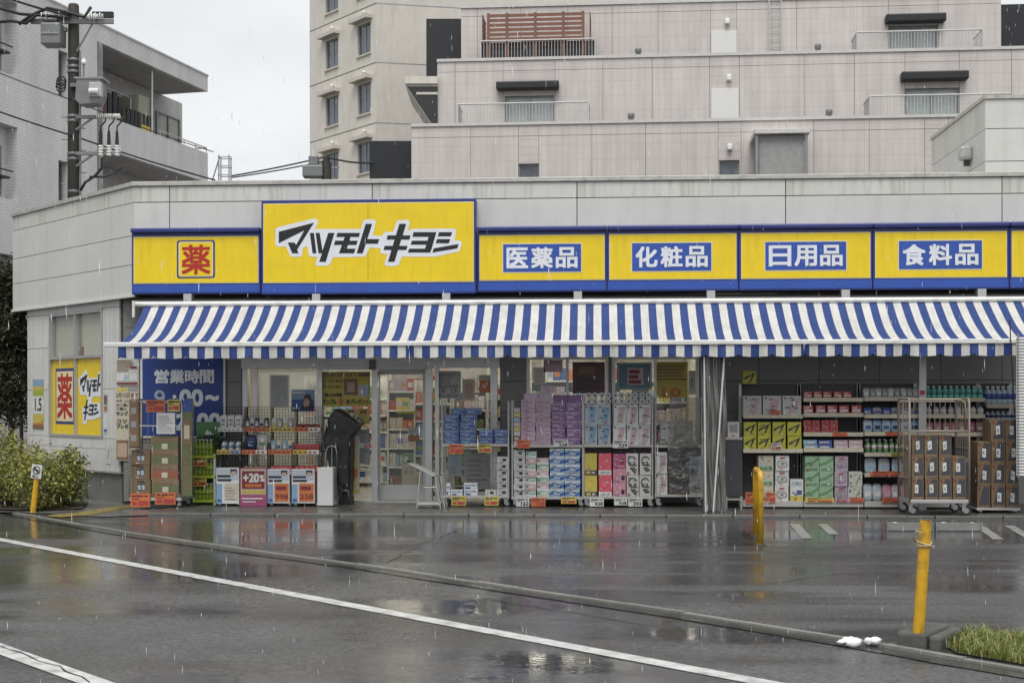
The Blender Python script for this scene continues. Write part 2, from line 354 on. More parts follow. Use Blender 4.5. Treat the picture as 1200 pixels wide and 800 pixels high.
kme = bpy.data.meshes.new('kerb_stone'); bmk.to_mesh(kme); kme.materials.append(MAT['kerb_stone'])
for a, b in zip(rs, rs[1:]):
    d = b - a; o = ob('kerb_stone', kme, kerb, (a + b) / 2 + Vector((0, 0, random.uniform(-.004, .006))), math.atan2(d.y, d.x) + random.uniform(-.008, .008))
# painted lines
def line(name, a, b, w, z, mat, n=1):
    d = (b - a).normalized(); s = Vector((d.y, -d.x, 0)) * w / 2
    return struct(MB().add([(p.x, p.y, z) for p in (a + s, b + s, b - s, a - s)], [(0, 1, 2, 3)], mat).build(name))
zl = ZR + .004
a = hZ(0, 632, ZR); b = hZ(902, 801, ZR); d = (b - a).normalized()
line('edge_line', a - d * 8, b + d * 5, .15, zl, 'paint_white')
a = hZ(0, 760, ZR); b = hZ(112, 800, ZR); d = (b - a).normalized()
line('lane_line', a - d * 2.4, b + d * 4, .16, zl, 'paint_white')
for (x0, y0, x1, y1) in ((931, 614, 946, 631), (964, 614, 977, 626), (1149, 617, 1170, 632), (1183, 616, 1214, 634)):
    line('bay_line', hZ(x0, y0, 0), hZ(x1, y1, 0), .12, .004, 'paint_worn')
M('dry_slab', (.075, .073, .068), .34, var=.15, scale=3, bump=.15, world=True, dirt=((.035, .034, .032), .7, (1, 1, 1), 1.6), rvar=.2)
# shop pad: low slab step along the front
PADZ = .04
padY = hZ(640, 602.5, PADZ).y
PL = PX(172, padY)
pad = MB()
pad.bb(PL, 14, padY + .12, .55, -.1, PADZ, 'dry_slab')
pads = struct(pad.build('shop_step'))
M('step_edge', (.11, .108, .1), .35, var=.2, scale=6, bump=.2, dirt=((.08, .08, .07), .8, (1, 1, 1), 5), rnd=.1)
nose = MB(); nose.bbox(-.445, .445, 0, .12, -.1, PADZ + .003, 'step_edge', .012); nm = nose.mesh('step_edge')
x = PL + .45
while x < 14: ob('step_edge_stone', nm, pads, (x, padY, 0)); x += .9
# paved corner on the left with a yellow tactile strip
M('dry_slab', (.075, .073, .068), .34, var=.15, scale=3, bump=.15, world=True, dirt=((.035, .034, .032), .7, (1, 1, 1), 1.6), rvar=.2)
swp = [hZ(24, 601, 0), hZ(120, 606, 0), Vector((PL + .004, padY + .03, 0)), Vector((PL + .004, 1.1, 0)), Vector((-9.0, 1.15, 0)), Vector((-10.4, 3.1, 0)), Vector((-17, 3.1, 0)), Vector((-17, hZ(24, 601, 0).y, 0))]
struct(MB().add([(p.x, p.y, .012) for p in swp], [tuple(range(len(swp)))], 'wet_slab').build('sidewalk'))
ts = MB(); tpts = [(64, 603.5), (95, 601), (120, 597), (152, 591.5)]
tp = [hZ(x, y, .03) for x, y in tpts]
for a, b in zip(tp, tp[1:]):
    n = max(1, round((b - a).length / .3))
    for k in range(n):
        p = a.lerp(b, (k + .5) / n); d = b - a; ro = Matrix.Rotation(math.atan2(d.y, d.x), 3, 'Z'); ts.box((p.x, p.y, .018), ((b - a).length / n - .006, .3, .014), 'tactile_yellow', ro)
        for j in (-.1, -.035, .035, .1): ts.box(p + ro @ Vector((0, j, 0)) + Vector((0, 0, .027 - p.z)), ((b - a).length / n - .05, .025, .008), 'tactile_yellow', ro)
struct(ts.build('tactile_strip'))

M('crack', (.015, .015, .015), .6, world=True)
def crack(name, pts, z, w, seed):
    rr = random.Random(seed); P_ = [hZ(x, y, z) for x, y in pts]; out = []
    for a, b in zip(P_, P_[1:]):
        n = max(2, int((b - a).length / .12))
        for k in range(n): out.append(a.lerp(b, k / n) + Vector((rr.gauss(0, .015), rr.gauss(0, .015), 0)))
    vs = []
    for i, p in enumerate(out):
        d = (out[min(i + 1, len(out) - 1)] - out[max(i - 1, 0)]).normalized(); n_ = Vector((d.y, -d.x, 0)) * w * rr.uniform(.4, 1.2); vs += [(p + n_)[:2] + (z + .003,), (p - n_)[:2] + (z + .003,)]
    return struct(MB().add(vs, [(2 * i, 2 * i + 2, 2 * i + 3, 2 * i + 1) for i in range(len(out) - 1)], 'crack').build(name))
crack('crack', [(452, 661), (470, 650), (492, 638), (540, 620)], 0, .006, 1)
crack('crack', [(560, 700), (700, 722), (760, 733), (800, 733)], ZR, .005, 2)
crack('crack', [(860, 690), (980, 672), (1120, 668)], 0, .004, 3)
crack('crack', [(0, 757), (40, 771), (85, 789), (120, 803)], ZR + .003, .007, 4)
# ================================================================== the shop building
M('clad', (.6, .592, .57), .38, var=.05, scale=1.2, dirt=((.42, .41, .37), .35, (3, 3, .5), 1.6), rvar=.06, spec=.4)
M('clad_top', (.6, .592, .555), .4, var=.06, scale=1.2, dirt=((.3, .3, .22), .7, (6, 6, .5), 2.2), rvar=.06, spec=.4)
M('cap_metal', (.48, .47, .43), .4, .2, var=.12, scale=3, dirt=((.2, .19, .14), .7, (3, 3, 6), 3))
M('joint', (.05, .05, .05), .8); M('soffit', (.32, .32, .31), .6, var=.1)
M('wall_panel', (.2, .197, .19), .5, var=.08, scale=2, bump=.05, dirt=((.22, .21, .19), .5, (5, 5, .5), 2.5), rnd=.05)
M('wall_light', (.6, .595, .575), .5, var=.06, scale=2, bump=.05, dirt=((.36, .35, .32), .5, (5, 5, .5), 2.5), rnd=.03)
M('plinth', (.2, .2, .195), .4, var=.2, scale=2, bump=.15, dirt=((.1, .1, .095), .8, (4, 4, .5), 2))
M('alu', (.52, .52, .51), .35, .6, var=.08); M('alu_white', (.66, .66, .64), .4, .1, var=.06); M('alu_dark', (.12, .12, .12), .4, .4)
M('interior_wall', (.42, .4, .34), .7); M('interior_floor', (.5, .48, .43), .25); M('interior_ceiling', (.75, .74, .7), .8)
M('tube_light', (1, .93, .8), .5, emit=8)
glass('pane', (.97, .98, .97), 1.2); glass('frosted', (.9, .92, .92), 1.2, film=.35)
M('sign_yellow', (.8, .575, .006), .3, var=.05, scale=3, dirt=((.58, .41, .01), .5, (6, 6, .5), 2), coat=.15)
M('sign_blue', (.028, .08, .36), .35, var=.08, scale=4); M('sign_navy', (.022, .035, .17), .3, var=.1); M('sign_cream', (.75, .66, .38), .4)
M('sign_white', (.72, .74, .78), .4, var=.05); M('seam_yellow', (.4, .28, .01), .5); M('sign_red', (.42, .02, .015), .4); M('sign_black', (.012, .012, .012), .35)
shop = tag(empty('pharmacy_shop', (0, 0, 0)), 'single storey drugstore with grey cladding panels, striped awning and yellow signs', 'building')
ZT = PZ(157, 213.2, 0); ZC = PZ(157, 218.3, 0); ZB = PZ(157, 345.5, 0)
ROWS = [ZB, PZ(157, 310, 0), PZ(157, 276, 0), PZ(157, 237.4, 0), ZC]
C0 = Vector((PX(157, 0), 0, 0)); CD = Vector((-math.sqrt(.5), math.sqrt(.5), 0)); CN = Vector((-math.sqrt(.5), -math.sqrt(.5), 0))
CE = hP(15, HOR, C0, CN); CLEN = (Vector((CE.x, CE.y, 0)) - C0).length
XR = 13.0
def panel(parent, p0, d, u0, u1, z0, z1, t, mat, name='panel', gap=.006):
    """a cladding sheet on the plane through p0 along d (front face outward by t)"""
    n = Vector((d.y, -d.x, 0))
    mb = MB(); a = p0 + d * (u0 + gap); b = p0 + d * (u1 - gap)
    ang = math.atan2(d.y, d.x); w = (b - a).length
    mb.bbox(0, w, -t, 0, 0, z1 - z0 - 2 * gap, mat, .004)
    return mb.build(name, parent, (a.x, a.y, z0 + gap), ang)
# parapet core + front cladding
core = MB()
core.bb(C0.x, XR, .03, .35, ZB, ZT - .02, 'joint')
core.build('parapet_core', shop)
seams = [157, 199, 436.5, 676.5, 921, 1174.7]
us = [PX(s, 0) for s in seams]; us.append(us[-1] + 3.0); us.append(XR)
DX = Vector((1, 0, 0))
for i in range(len(us) - 1):
    for r in range(4):
        if r < 3 and i: 
            if r != 2: continue
        panel(shop, Vector((0, .03, 0)), DX, us[i], us[i + 1], ROWS[r] if (r == 3 or not i or r < 2) else ROWS[0], ROWS[r + 1], .03, 'clad_top' if r == 3 else 'clad', 'cladding_panel')
capm = MB(); capm.bbox(C0.x - .03, XR, -.03, .38, ZC, ZT, 'cap_metal', .006)
capm.build('coping', shop)
# chamfered corner and left return
DB = -CD                                    # runs left to right along the chamfer
S = C0 + CD * CLEN
cm = MB(); cm.box(((S + C0) / 2 - CN * .19 + Vector((0, 0, (ZB + ZT - .02) / 2))), (CLEN, .32, ZT - ZB - .02), 'joint', Matrix.Rotation(math.atan2(DB.y, DB.x), 3, 'Z'))
cm.build('parapet_core', shop)
sx = [0] + [(hP(p, HOR, C0, CN) - S).xy.length for p in (45.5, 119.5)] + [CLEN]
for i in range(3):
    for r in range(4): panel(shop, S - CN * .03, DB, sx[i], sx[i + 1], ROWS[r], ROWS[r + 1], .03, 'clad_top' if r == 3 else 'clad', 'cladding_panel', .004)
cc = MB(); cc.bbox(-.02, CLEN + .012, -.03, .38, ZC, ZT, 'cap_metal', .006); cc.build('coping', shop, (S.x, S.y, 0), math.atan2(DB.y, DB.x))
lr = MB(); lr.bb(S.x, S.x + .3, S.y + .05, 12, ZB, ZT, 'clad'); lr.bb(S.x + .2, XR, 11.7, 12, 0, ZT, 'clad'); lr.bb(XR - .3, XR, .5, 11.7, 0, ZT, 'clad'); lr.build('return_wall', shop)
rf = MB(); rf.add([(C0.x, .2, ZT - .35), (XR - .1, .2, ZT - .35), (XR - .1, 11.8, ZT - .35), (S.x + .1, 11.8, ZT - .35), (S.x + .1, S.y + .2, ZT - .35)], [(0, 1, 2, 3, 4)], 'cap_metal'); rf.build('roof', shop)
WY = .5; OFF = .10
sf = MB(); q = C0 + CD * 0
sf.add([(C0.x, .02, ZB + .012), (XR, .02, ZB + .012), (XR, 1.2, ZB + .012), (S.x + .6, S.y + .6, ZB + .012), (S.x, S.y, ZB + .012)], [(4, 3, 2, 1, 0)], 'soffit'); sf.build('soffit', shop)
lip = MB(); lip.bbox(-.02, CLEN + .05, -.022, .012, ZB - .035, ZB + .008, 'alu_white', .004); lip.build('drip_edge', shop, (S.x, S.y, 0), math.atan2(DB.y, DB.x))
# ---- chamfered wall below (with the printed window)
CW0 = C0 - CN * OFF
def chx(px): return (hP(px, HOR, CW0, CN) - CW0).xy.dot(CD.xy)
ul, ur = chx(34), 0
xcorn = CW0.x - (WY - CW0.y)                       # meets the shopfront plane
ucorn = (WY - CW0.y) / CD.y
def chz(px, py): return hP(px, py, CW0, CN).z
Wl = CW0 + CD * ul; wl = ul - ucorn               # local u=0 at left edge
ang = math.atan2(DB.y, DB.x)
def lu(px): return ul - chx(px)
wu0, wu1 = lu(60), lu(122.5); wz0, wz1 = chz(90, 512), chz(90, 365)
pz = chz(120, 551.5)
def grid_panels(parent, p0, d, us_, zs_, holes, mat, t=.03, name='wall_panel'):
    for i in range(len(us_) - 1):
        for j in range(len(zs_) - 1):
            cu, cz = (us_[i] + us_[i + 1]) / 2, (zs_[j] + zs_[j + 1]) / 2
            if any(h[0] < cu < h[1] and h[2] < cz < h[3] for h in holes): continue
            panel(parent, p0, d, us_[i], us_[i + 1], zs_[j], zs_[j + 1], t, mat, name, .003)
zz = [pz, pz + .35, wz0, (wz0 * .62 + wz1 * .38), (wz0 + wz1 * 2) / 3 + .12, wz1, ZB]
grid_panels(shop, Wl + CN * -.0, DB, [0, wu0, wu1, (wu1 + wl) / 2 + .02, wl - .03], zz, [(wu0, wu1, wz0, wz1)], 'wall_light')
ck = MB(); ck.bb(0, wu0, .001, .15, pz, ZB, 'joint'); ck.bb(wu1, wl, .001, .15, pz, ZB, 'joint'); ck.bb(wu0, wu1, .001, .15, pz, wz0, 'joint'); ck.bb(wu0, wu1, .001, .15, wz1, ZB, 'joint')
ck.build('wall_core', shop, (Wl.x, Wl.y, 0), ang)
pl = MB(); pl.bbox(.03, wl - .02, -.0, .15, -.1, pz - .012, 'plinth', .004); pl.build('plinth', shop, (Wl.x, Wl.y, 0), ang)
fl = MB(); fl.bb(0, wl + .02, -.06, .05, pz - .018, pz + .0, 'alu'); fl.build('flashing', shop, (Wl.x, Wl.y, 0), ang)
lw = MB(); lw.bb(Wl.x + .02, Wl.x + .2, Wl.y + .05, 11.7, 0, ZB, 'wall_light'); lw.build('side_wall', shop)
# printed window: two columns, upper clear panes, lower yellow prints
win = ob('window', None, shop, (Wl.x, Wl.y, 0), ang)
wm = (wu0 + wu1) / 2; wt = chz(90, 418.5); fr = MB(); t = .045
for u in (wu0, wm - t / 2, wu1 - t): fr.bb(u, u + t, -.045, .06, wz0, wz1, 'alu')
for z in (wz0, wt - t / 2, wz1 - t): fr.bb(wu0, wu1, -.042, .058, z, z + t, 'alu')
fr.build('frame', win)
for k, (u0, u1) in enumerate(((wu0 + t, wm - t / 2), (wm + t / 2, wu1 - t))):
    MB().bb(u0, u1, .018, .024, wt + t / 2, wz1 - t, 'pane').build('pane', win)
    pn = MB(); pn.bb(u0, u1, .006, .02, wz0 + t, wt - t / 2, 'sign_yellow'); w_, h_ = u1 - u0, wt - t / 2 - wz0 - t
    z0 = wz0 + t
    if k == 0:
        printed(pn, [('r', .13, .13, .9, .88, 'sign_navy'), ('r', .17, .17, .86, .84, 'p_orange'), ('r', .17, .17, .86, .84, 'sign_cream'), ('t', '薬', .2, .2, .83, .81, 'sign_red', .018)], u0, z0, u1, z0 + h_, .006)
    pn.build('printed_pane', win)
M('blind_cream', (.66, .63, .54), .7, var=.04); bb_ = MB(); bb_.bb(wu0 + .01, wu1 - .01, .07, .085, wt - .02, wz1 - .01, 'blind_cream'); bb_.bb(wm + .05, wm + .11, .06, .069, wt + .03, wt + .17, 'p_red'); bb_.build('blind', win)
# the lettering drawn stroke by stroke
def c1(p): return (310 + p[0] / 9.23, 245 + p[1] / 9.23)
def c2(p): return (430 + p[0] / 9.23, 245 + p[1] / 9.23)
K1 = [[[(155, 245), (535, 148), (352, 440), (370, 478), (300, 478), (252, 362), (325, 362), (342, 388), (432, 230), (155, 368)]],
      [[(490, 258), (535, 258), (562, 478), (520, 478)], [(553, 258), (597, 258), (628, 450), (690, 258), (757, 258), (663, 570), (592, 570), (622, 478), (585, 478)]],
      [[(790, 258), (1033, 258), (1020, 302), (777, 302)], [(868, 302), (930, 302), (920, 342), (853, 342)], [(765, 342), (1008, 342), (995, 388), (750, 388)], [(838, 388), (905, 388), (890, 428), (985, 428), (968, 478), (805, 478)]],
      [[(1095, 160), (1165, 160), (1112, 325), (1242, 325), (1225, 375), (1097, 375), (1062, 478), (997, 478)]]]
K2 = [[[(352, 160), (425, 160), (387, 285), (313, 285)], [(225, 285), (472, 285), (460, 330), (213, 330)], [(300, 330), (372, 330), (350, 398), (278, 398)], [(192, 398), (440, 398), (427, 442), (180, 442)], [(266, 442), (338, 442), (298, 570), (228, 570)]],
      [[(505, 250), (752, 250), (688, 470), (443, 470), (457, 428), (628, 428), (642, 385), (473, 385), (487, 342), (655, 342), (668, 300), (492, 300)]],
      [[(780, 250), (922, 250), (908, 295), (768, 295)], [(760, 325), (902, 325), (885, 370), (745, 370)], [(722, 425), (992, 378), (978, 425), (708, 470)]]]
OUT1 = [(118, 215), (135, 200), (530, 102), (570, 110), (582, 150), (548, 215), (1040, 215), (1070, 130), (1095, 112)]
OUT2 = [(75, 112), (100, 135), (62, 285), (165, 290), (190, 250), (285, 245), (322, 130), (345, 118), (445, 118), (465, 145), (440, 238), (500, 213), (940, 210), (968, 235), (948, 335), (1018, 345), (1030, 370), (1000, 458), (740, 515), (380, 515), (345, 600), (318, 617), (208, 617), (190, 592), (222, 490), (150, 482), (148, 425), (30, 415)]
OUT3 = [(1090, 515), (740, 522), (705, 600), (680, 614), (565, 614), (552, 590), (578, 520), (500, 515), (480, 500), (462, 400), (415, 420), (408, 500), (390, 516), (285, 516), (232, 405), (150, 408), (118, 385)]
def logo(mb, fn, y, white='sign_white', outline=True):
    """fn maps a photo pixel of the big sign to (x, z) of a face"""
    if outline: mb.poly([fn(c1(p)) for p in OUT1] + [fn(c2(p)) for p in OUT2] + [fn(c1(p)) for p in OUT3], y, white)
    for L_ in K1:
        for p in L_: mb.poly([fn(c1(q)) for q in p], y - .003, 'sign_black')
    for L_ in K2:
        for p in L_: mb.poly([fn(c2(q)) for q in p], y - .003, 'sign_black')
# two stacked lines of the same lettering on the right printed pane
u0, u1 = wm + t / 2, wu1 - t; z0 = wz0 + t; h_ = wt - t / 2 - z0; w_ = u1 - u0
lg = MB()
def fA(p): return (u0 + w_ * (.10 + .84 * (p[0] - 326) / 120), z0 + h_ * (.80 - .30 * (p[1] - 260) / 47))
def fB(p): return (u0 + w_ * (.22 + .62 * (p[0] - 449) / 90), z0 + h_ * (.46 - .27 * (p[1] - 262) / 45))
bA = [(.02, .72), (.34, .86), (.44, .74), (.78, .74), (.82, .82), (.96, .82), (.98, .62), (.92, .5), (.6, .5), (.52, .42), (.4, .42), (.36, .52), (.1, .52)]
lg.poly([(u0 + w_ * p[0], z0 + h_ * p[1]) for p in bA], .003, 'sign_white')
bB = [(.18, .36), (.36, .36), (.4, .48), (.54, .48), (.56, .42), (.86, .42), (.92, .24), (.6, .2), (.38, .2), (.36, .14), (.2, .14)]
lg.poly([(u0 + w_ * p[0], z0 + h_ * p[1]) for p in bB], .0015, 'sign_white')
for L_ in K1:
    for p in L_: lg.poly([fA(c1(q)) for q in p], -.001, 'sign_black')
for L_ in K2:
    for p in L_: lg.poly([fB(c2(q)) for q in p], -.001, 'sign_black')
lg.build('lettering', win)
# ---- shopfront wall plane
def sx_(px): return PX(px, WY)
dz1 = PZ(440, 424, WY); gx0, gx1 = sx_(284), sx_(586); w1 = (sx_(617), sx_(713)); w2 = (sx_(717), sx_(819)); wzz = (.95, PZ(700, 417, WY))
xs = sorted([xcorn + .03, sx_(166), sx_(266), gx0, gx1, w1[0], w1[1], w2[0], w2[1]] + [w2[1] + .9 * k for k in range(1, 9)])
zs = [PADZ, .55, .95, 1.42, 1.89, wzz[1], wzz[1] + .46, ZB]
hol = [(gx0, gx1, 0, wzz[1]), (w1[0], w1[1], .95, wzz[1]), (w2[0], w2[1], .95, wzz[1])]
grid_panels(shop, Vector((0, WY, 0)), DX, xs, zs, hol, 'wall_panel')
wc = MB()
def seg(x0, x1, z0, z1): wc.bb(x0, x1, WY + .001, WY + .15, z0, z1, 'joint')
seg(xcorn, gx0, 0, ZB); seg(gx0, gx1, wzz[1], ZB); seg(gx1, w1[0], 0, ZB); seg(w1[0], w2[1], wzz[1], ZB); seg(w1[0], w2[1], 0, .95); seg(w1[1], w2[0], .95, wzz[1]); seg(w2[1], XR - .3, 0, ZB)
wc.build('wall_core', shop)
# windows with white frames
for (a, b) in (w1, w2):
    w = ob('window', None, shop, (0, 0, 0)); f = MB(); t = .05
    for x in (a, (a + b) / 2 - .02, b - t): f.bb(x, x + (t if x != (a + b) / 2 - .02 else .04), WY - .05, WY + .1, .95, wzz[1], 'alu_white')
    for z in (.95, wzz[1] - t): f.bb(a, b, WY - .048, WY + .098, z, z + t, 'alu_white')
    f.build('frame', w); f = MB(); f.bb(a - .03, b + .03, WY - .09, WY, .92, .955, 'alu'); f.build('sill', w)
    MB().bb(a + t, (a + b) / 2 - .02, WY + .02, WY + .026, 1, wzz[1] - t, 'pane').build('pane', w); MB().bb((a + b) / 2 + .02, b - t, WY + .03, WY + .036, 1, wzz[1] - t, 'pane').build('pane', w)
# glazed entrance: header, posts, fixed lights and the sliding door
ent = ob('entrance', None, shop, (0, 0, 0)); GY = WY + .03
hd = MB(); hz = PZ(440, 431, WY); hd.bbox(gx0, gx1, GY - .09, GY + .1, hz, wzz[1] + .0, 'alu', .006); hd.bb(sx_(374), sx_(500), GY - .11, GY - .085, hz - .03, hz + .06, 'alu_white'); hd.build('header', ent)
MB().bbox(sx_(434), sx_(441), GY - .15, GY - .09, hz - .03, hz + .12, 'alu_dark', .004).build('door_sensor', ent)
ps = MB()
for p, w in ((285, .08), (297, .07), (372, .08), (436, .09), (499, .1), (510, .06), (575, .1)): ps.bb(sx_(p), sx_(p) + w, GY - .07 - .0007 * p % .01, GY + .07, PADZ, hz, 'alu')
ps.build('door_post', ent)
th = MB(); th.bb(gx0, gx1, GY - .12, GY + .12, PADZ - .02, PADZ + .03, 'alu'); th.bb(gx0, sx_(374), GY - .03, GY + .04, PADZ + .03, PADZ + .25, 'alu'); th.build('threshold', ent)
def pane_(a, b, mat, y=GY): MB().bb(a, b, y, y + .008, PADZ + .03, hz, mat).build('pane', ent)
pane_(sx_(297) + .07, sx_(372), 'frosted'); pane_(sx_(372) + .08, sx_(436), 'pane'); pane_(sx_(510) + .06, sx_(575), 'pane')
dr = MB(); a, b = sx_(440), sx_(498)
for x in (a, b - .05): dr.bb(x, x + .05, GY + .1, GY + .14, PADZ + .04, hz - .02, 'alu_white')
for z, hh in ((PADZ + .04, .22), (hz - .1, .08)): dr.bb(a + .05, b - .05, GY + .101, GY + .139, z, z + hh, 'alu_white')
sd = dr.build('sliding_door', ent); MB().bb(a + .05, b - .05, GY + .116, GY + .122, PADZ + .26, hz - .1, 'pane').build('door_pane', sd)
MB().bb(a + .012, a + .035, GY + .085, GY + .1, 1.0, 1.3, 'alu_dark').build('door_handle', sd)
# ---- inside: floor, back wall, ceiling, lit tubes, shelving seen through the glass
ins = MB(); ix0, ix1, iy1, cz = xcorn + .1, sx_(830), 7.5, 2.75
ins.bb(ix0, ix1, WY + .15, iy1, PADZ - .03, PADZ - .005, 'interior_floor'); ins.bb(ix0, ix1, iy1, iy1 + .1, PADZ, cz, 'interior_wall'); ins.bb(ix0 - .1, ix0, WY + .15, iy1, PADZ, cz, 'interior_wall'); ins.bb(ix1, ix1 + .1, WY + .15, iy1, PADZ, cz, 'interior_wall'); ins.bb(ix0, ix1, WY + .15, iy1, cz, cz + .05, 'interior_ceiling')
ins.build('interior', shop)
tl = MB(); tl.bb(-.6, .6, -.08, .08, -.05, 0, 'tube_light'); tlm = tl.mesh('ceiling_light')
for i in range(7):
    for j in range(3):
        tag(ob('ceiling_light', tlm, None, (ix0 + .9 + i * 1.42, 1.6 + j * 2.1, cz - .002)), 'lit white tube fixture on the shop ceiling inside the windows', 'light', 'ceiling tubes inside the shop')
GC = ['p_red', 'p_yellow', 'white', 'p_orange', 'p_sky', 'p_lpink', 'p_green', 'p_cream', 'p_brown', 'offwhite', 'p_blue', 'p_lilac', 'p_cream', 'white', 'offwhite']
def gondola(x0, x1, y, label, h=2.0, seed=0, rot=0):
    rr = random.Random(seed); g = tag(empty('shop_gondola', ((x0 + x1) / 2, y, PADZ), rot), label, 'shelf', None)
    w = x1 - x0; f = MB(); f.bb(-w / 2, w / 2, .1, .14, 0, h, 'offwhite'); f.bb(-w / 2 - .03, -w / 2, -.3, .14, 0, h, 'offwhite'); f.bb(w / 2, w / 2 + .03, -.3, .14, 0, h, 'offwhite'); f.build('frame', g)
    gd = MB(); n = 6
    for k in range(n):
        z = .1 + k * (h - .2) / n; s = MB(); s.bb(-w / 2, w / 2, -.3, .1, z - .03, z, 'white'); s.build('shelf', g)
        x = -w / 2 + .01
        while x < w / 2 - .08:
            ww = rr.uniform(.05, .13); c = rr.choice(GC); hh = rr.uniform(.15, .27); m = rr.randint(1, 3)
            for _ in range(m):
                if x + ww > w / 2: break
                gd.bb(x, x + ww - .006, -.27, .08, z + .001, z + hh, c)
                if rr.random() < .6: gd.rect(x + .01, z + hh * .3, x + ww - .02, z + hh * .7, -.272, rr.choice(GC))
                x += ww
    stuff(gd.build('goods', g)); return g
gondola(sx_(441) - .2, sx_(500) + .7, 3.4, 'white shelf unit of small goods facing the glass sliding door', 2.15, 3)
gondola(sx_(472), sx_(500) + .2, 2.3, 'white shelf unit of packets just inside the sliding door', 1.9, 4)
gondola(sx_(300), sx_(430), 4.5, 'white shelf unit of goods behind the frosted entrance glass', 2.0, 5)
gondola(sx_(515), sx_(600), 3.8, 'white shelf unit of goods behind the glass next to the door', 2.0, 6)
gondola(sx_(617), sx_(700), 2.6, 'tall white shelf unit inside the window over the pink boxes', 2.35, 8)
gondola(sx_(720), sx_(815), 2.8, 'tall white shelf unit inside the window over the toilet rolls', 2.35, 9)
# ================================================================== signs on the fascia
def frame_sign(name, label, x0, x1, z0, z1, zb, els, big=False):
    """yellow light-box sign: box, cream edged yellow face, blue bottom band, navy hood"""
    s = tag(empty(name, ((x0 + x1) / 2, 0, z0)), label, 'sign'); w = (x1 - x0) / 2; h = z1 - z0; b = zb - z0
    D = .2 if big else .14
    m = MB(); m.bbox(-w, w, -D, -.003, 0, h, 'sign_navy', .008); m.build('sign_box', s)
    m = MB(); m.rect(-w + .03, b, w - .03, h - .05, -D - .004, 'sign_cream'); m.rect(-w + .042, b + .014, w - .042, h - .064, -D - .008, 'sign_yellow'); m.build('sign_face', s)
    m = MB(); m.rect(-w + .012, .025, w - .012, b - .02, -D - .005, 'sign_blue'); m.build('bottom_band', s)
    if not big: m = MB(); m.bbox(-w - .0, w + .0, -D - .07, -.004, h - .0, h + .075, 'sign_navy', .02); m.build('hood', s)
    m = MB(); printed(m, els, -w, 0, w, h, -D - .008, .003); m.build('lettering', s)
    return s
SY = -.14
def sxx(px): return PX(px, SY)
sz0 = PZ(700, 341.5, SY)
def szz(px, py): return PZ(px, py, SY)
ztop = szz(640, 271); zbb = szz(640, 328.5)
H_ = ztop - sz0
def word_sign(name, label, px0, px1, txt, b0, b1):
    w = px1 - px0; u0, u1 = (b0 - px0) / w, (b1 - px0) / w; v0, v1 = .36, .80
    v0 = (szz(640, 318.5) - sz0) / H_; v1 = (szz(640, 286) - sz0) / H_
    du = .008; els = [('r', u0 - du, v0 - .018, u1 + du, v1 + .018, 'sign_cream'), ('r', u0, v0, u1, v1, 'sign_blue')]
    n = len(txt); cw = (u1 - u0 - .03) / n
    for i, ch in enumerate(txt): els.append(('t', ch, u0 + .018 + cw * (i + .04), v0 + .06, u0 + .018 + cw * (i + .92), v1 - .055, 'sign_white', .03))
    return frame_sign(name, label, sxx(px0) + .003, sxx(px1) - .003, sz0, ztop, zbb, els)
s1 = frame_sign('medicine_sign', 'yellow fascia sign with a red character inside a dark square frame', sxx(154.5), sxx(305.5), sz0, szz(230, 273), szz(230, 332), [])
uu = lambda px: (px - 154.5) / 151; vv = lambda py: (szz(230, py) - sz0) / (szz(230, 273) - sz0)
def rrect(u0, v0, u1, v1, ru, rv):
    return [(u0 + ru, v0), (u1 - ru, v0), (u1, v0 + rv), (u1, v1 - rv), (u1 - ru, v1), (u0 + ru, v1), (u0, v1 - rv), (u0, v0 + rv)]
m = MB(); w_ = (sxx(305.5) - sxx(154.5)) / 2
printed(m, [('p', rrect(uu(208), vv(326), uu(252.5), vv(281.5), .012, .03), 'sign_navy'), ('p', rrect(uu(210), vv(324.3), uu(250.5), vv(283.2), .01, .025), 'sign_cream'), ('r', uu(211.5), vv(323), uu(249), vv(284.5), 'sign_yellow'),
            ('t', '薬', uu(213.5), vv(321.5), uu(247.5), vv(287), 'sign_red', .02)], -w_, 0, w_, szz(230, 273) - sz0, -.148, .003)
m.build('emblem', s1)
bx0, bx1 = PX(306.5, -.2), PX(558, -.2); bz0 = PZ(430, 344.5, -.2); bz1 = PZ(430, 233.5, -.2)
s2 = frame_sign('logo_sign', 'tall yellow main sign with black slanted katakana shop lettering', bx0, bx1, bz0, bz1, PZ(430, 331, -.2), [], True)
m = MB(); cx = (bx0 + bx1) / 2
logo(m, lambda p: (hY(p[0], p[1], -.208).x - cx, hY(p[0], p[1], -.208).z - bz0), -.211)
m.build('logo', s2); m = MB(); m.rect(-.004, PZ(430, 331, -.2) - bz0 + .015, .004, bz1 - bz0 - .065, -.2095, 'seam_yellow'); m.build('sheet_joint', s2)
word_sign('word_sign', 'yellow fascia sign with the word for medicine, next to the tall main sign', 559.5, 711.5, '医薬品', 590, 681.5)
word_sign('word_sign', 'yellow fascia sign with the word for cosmetics in a blue panel', 711.5, 866, '化粧品', 741, 834)
word_sign('word_sign', 'yellow fascia sign with the word for daily goods in a blue panel', 866, 1023, '日用品', 897, 992)
word_sign('word_sign', 'yellow fascia sign with the word for food in a blue panel', 1023, 1183, '食料品', 1053.5, 1151)
frame_sign('blank_sign', 'plain end of a yellow fascia sign after the food sign', sxx(1183) + .003, sxx(1345), sz0, ztop, zbb, [])
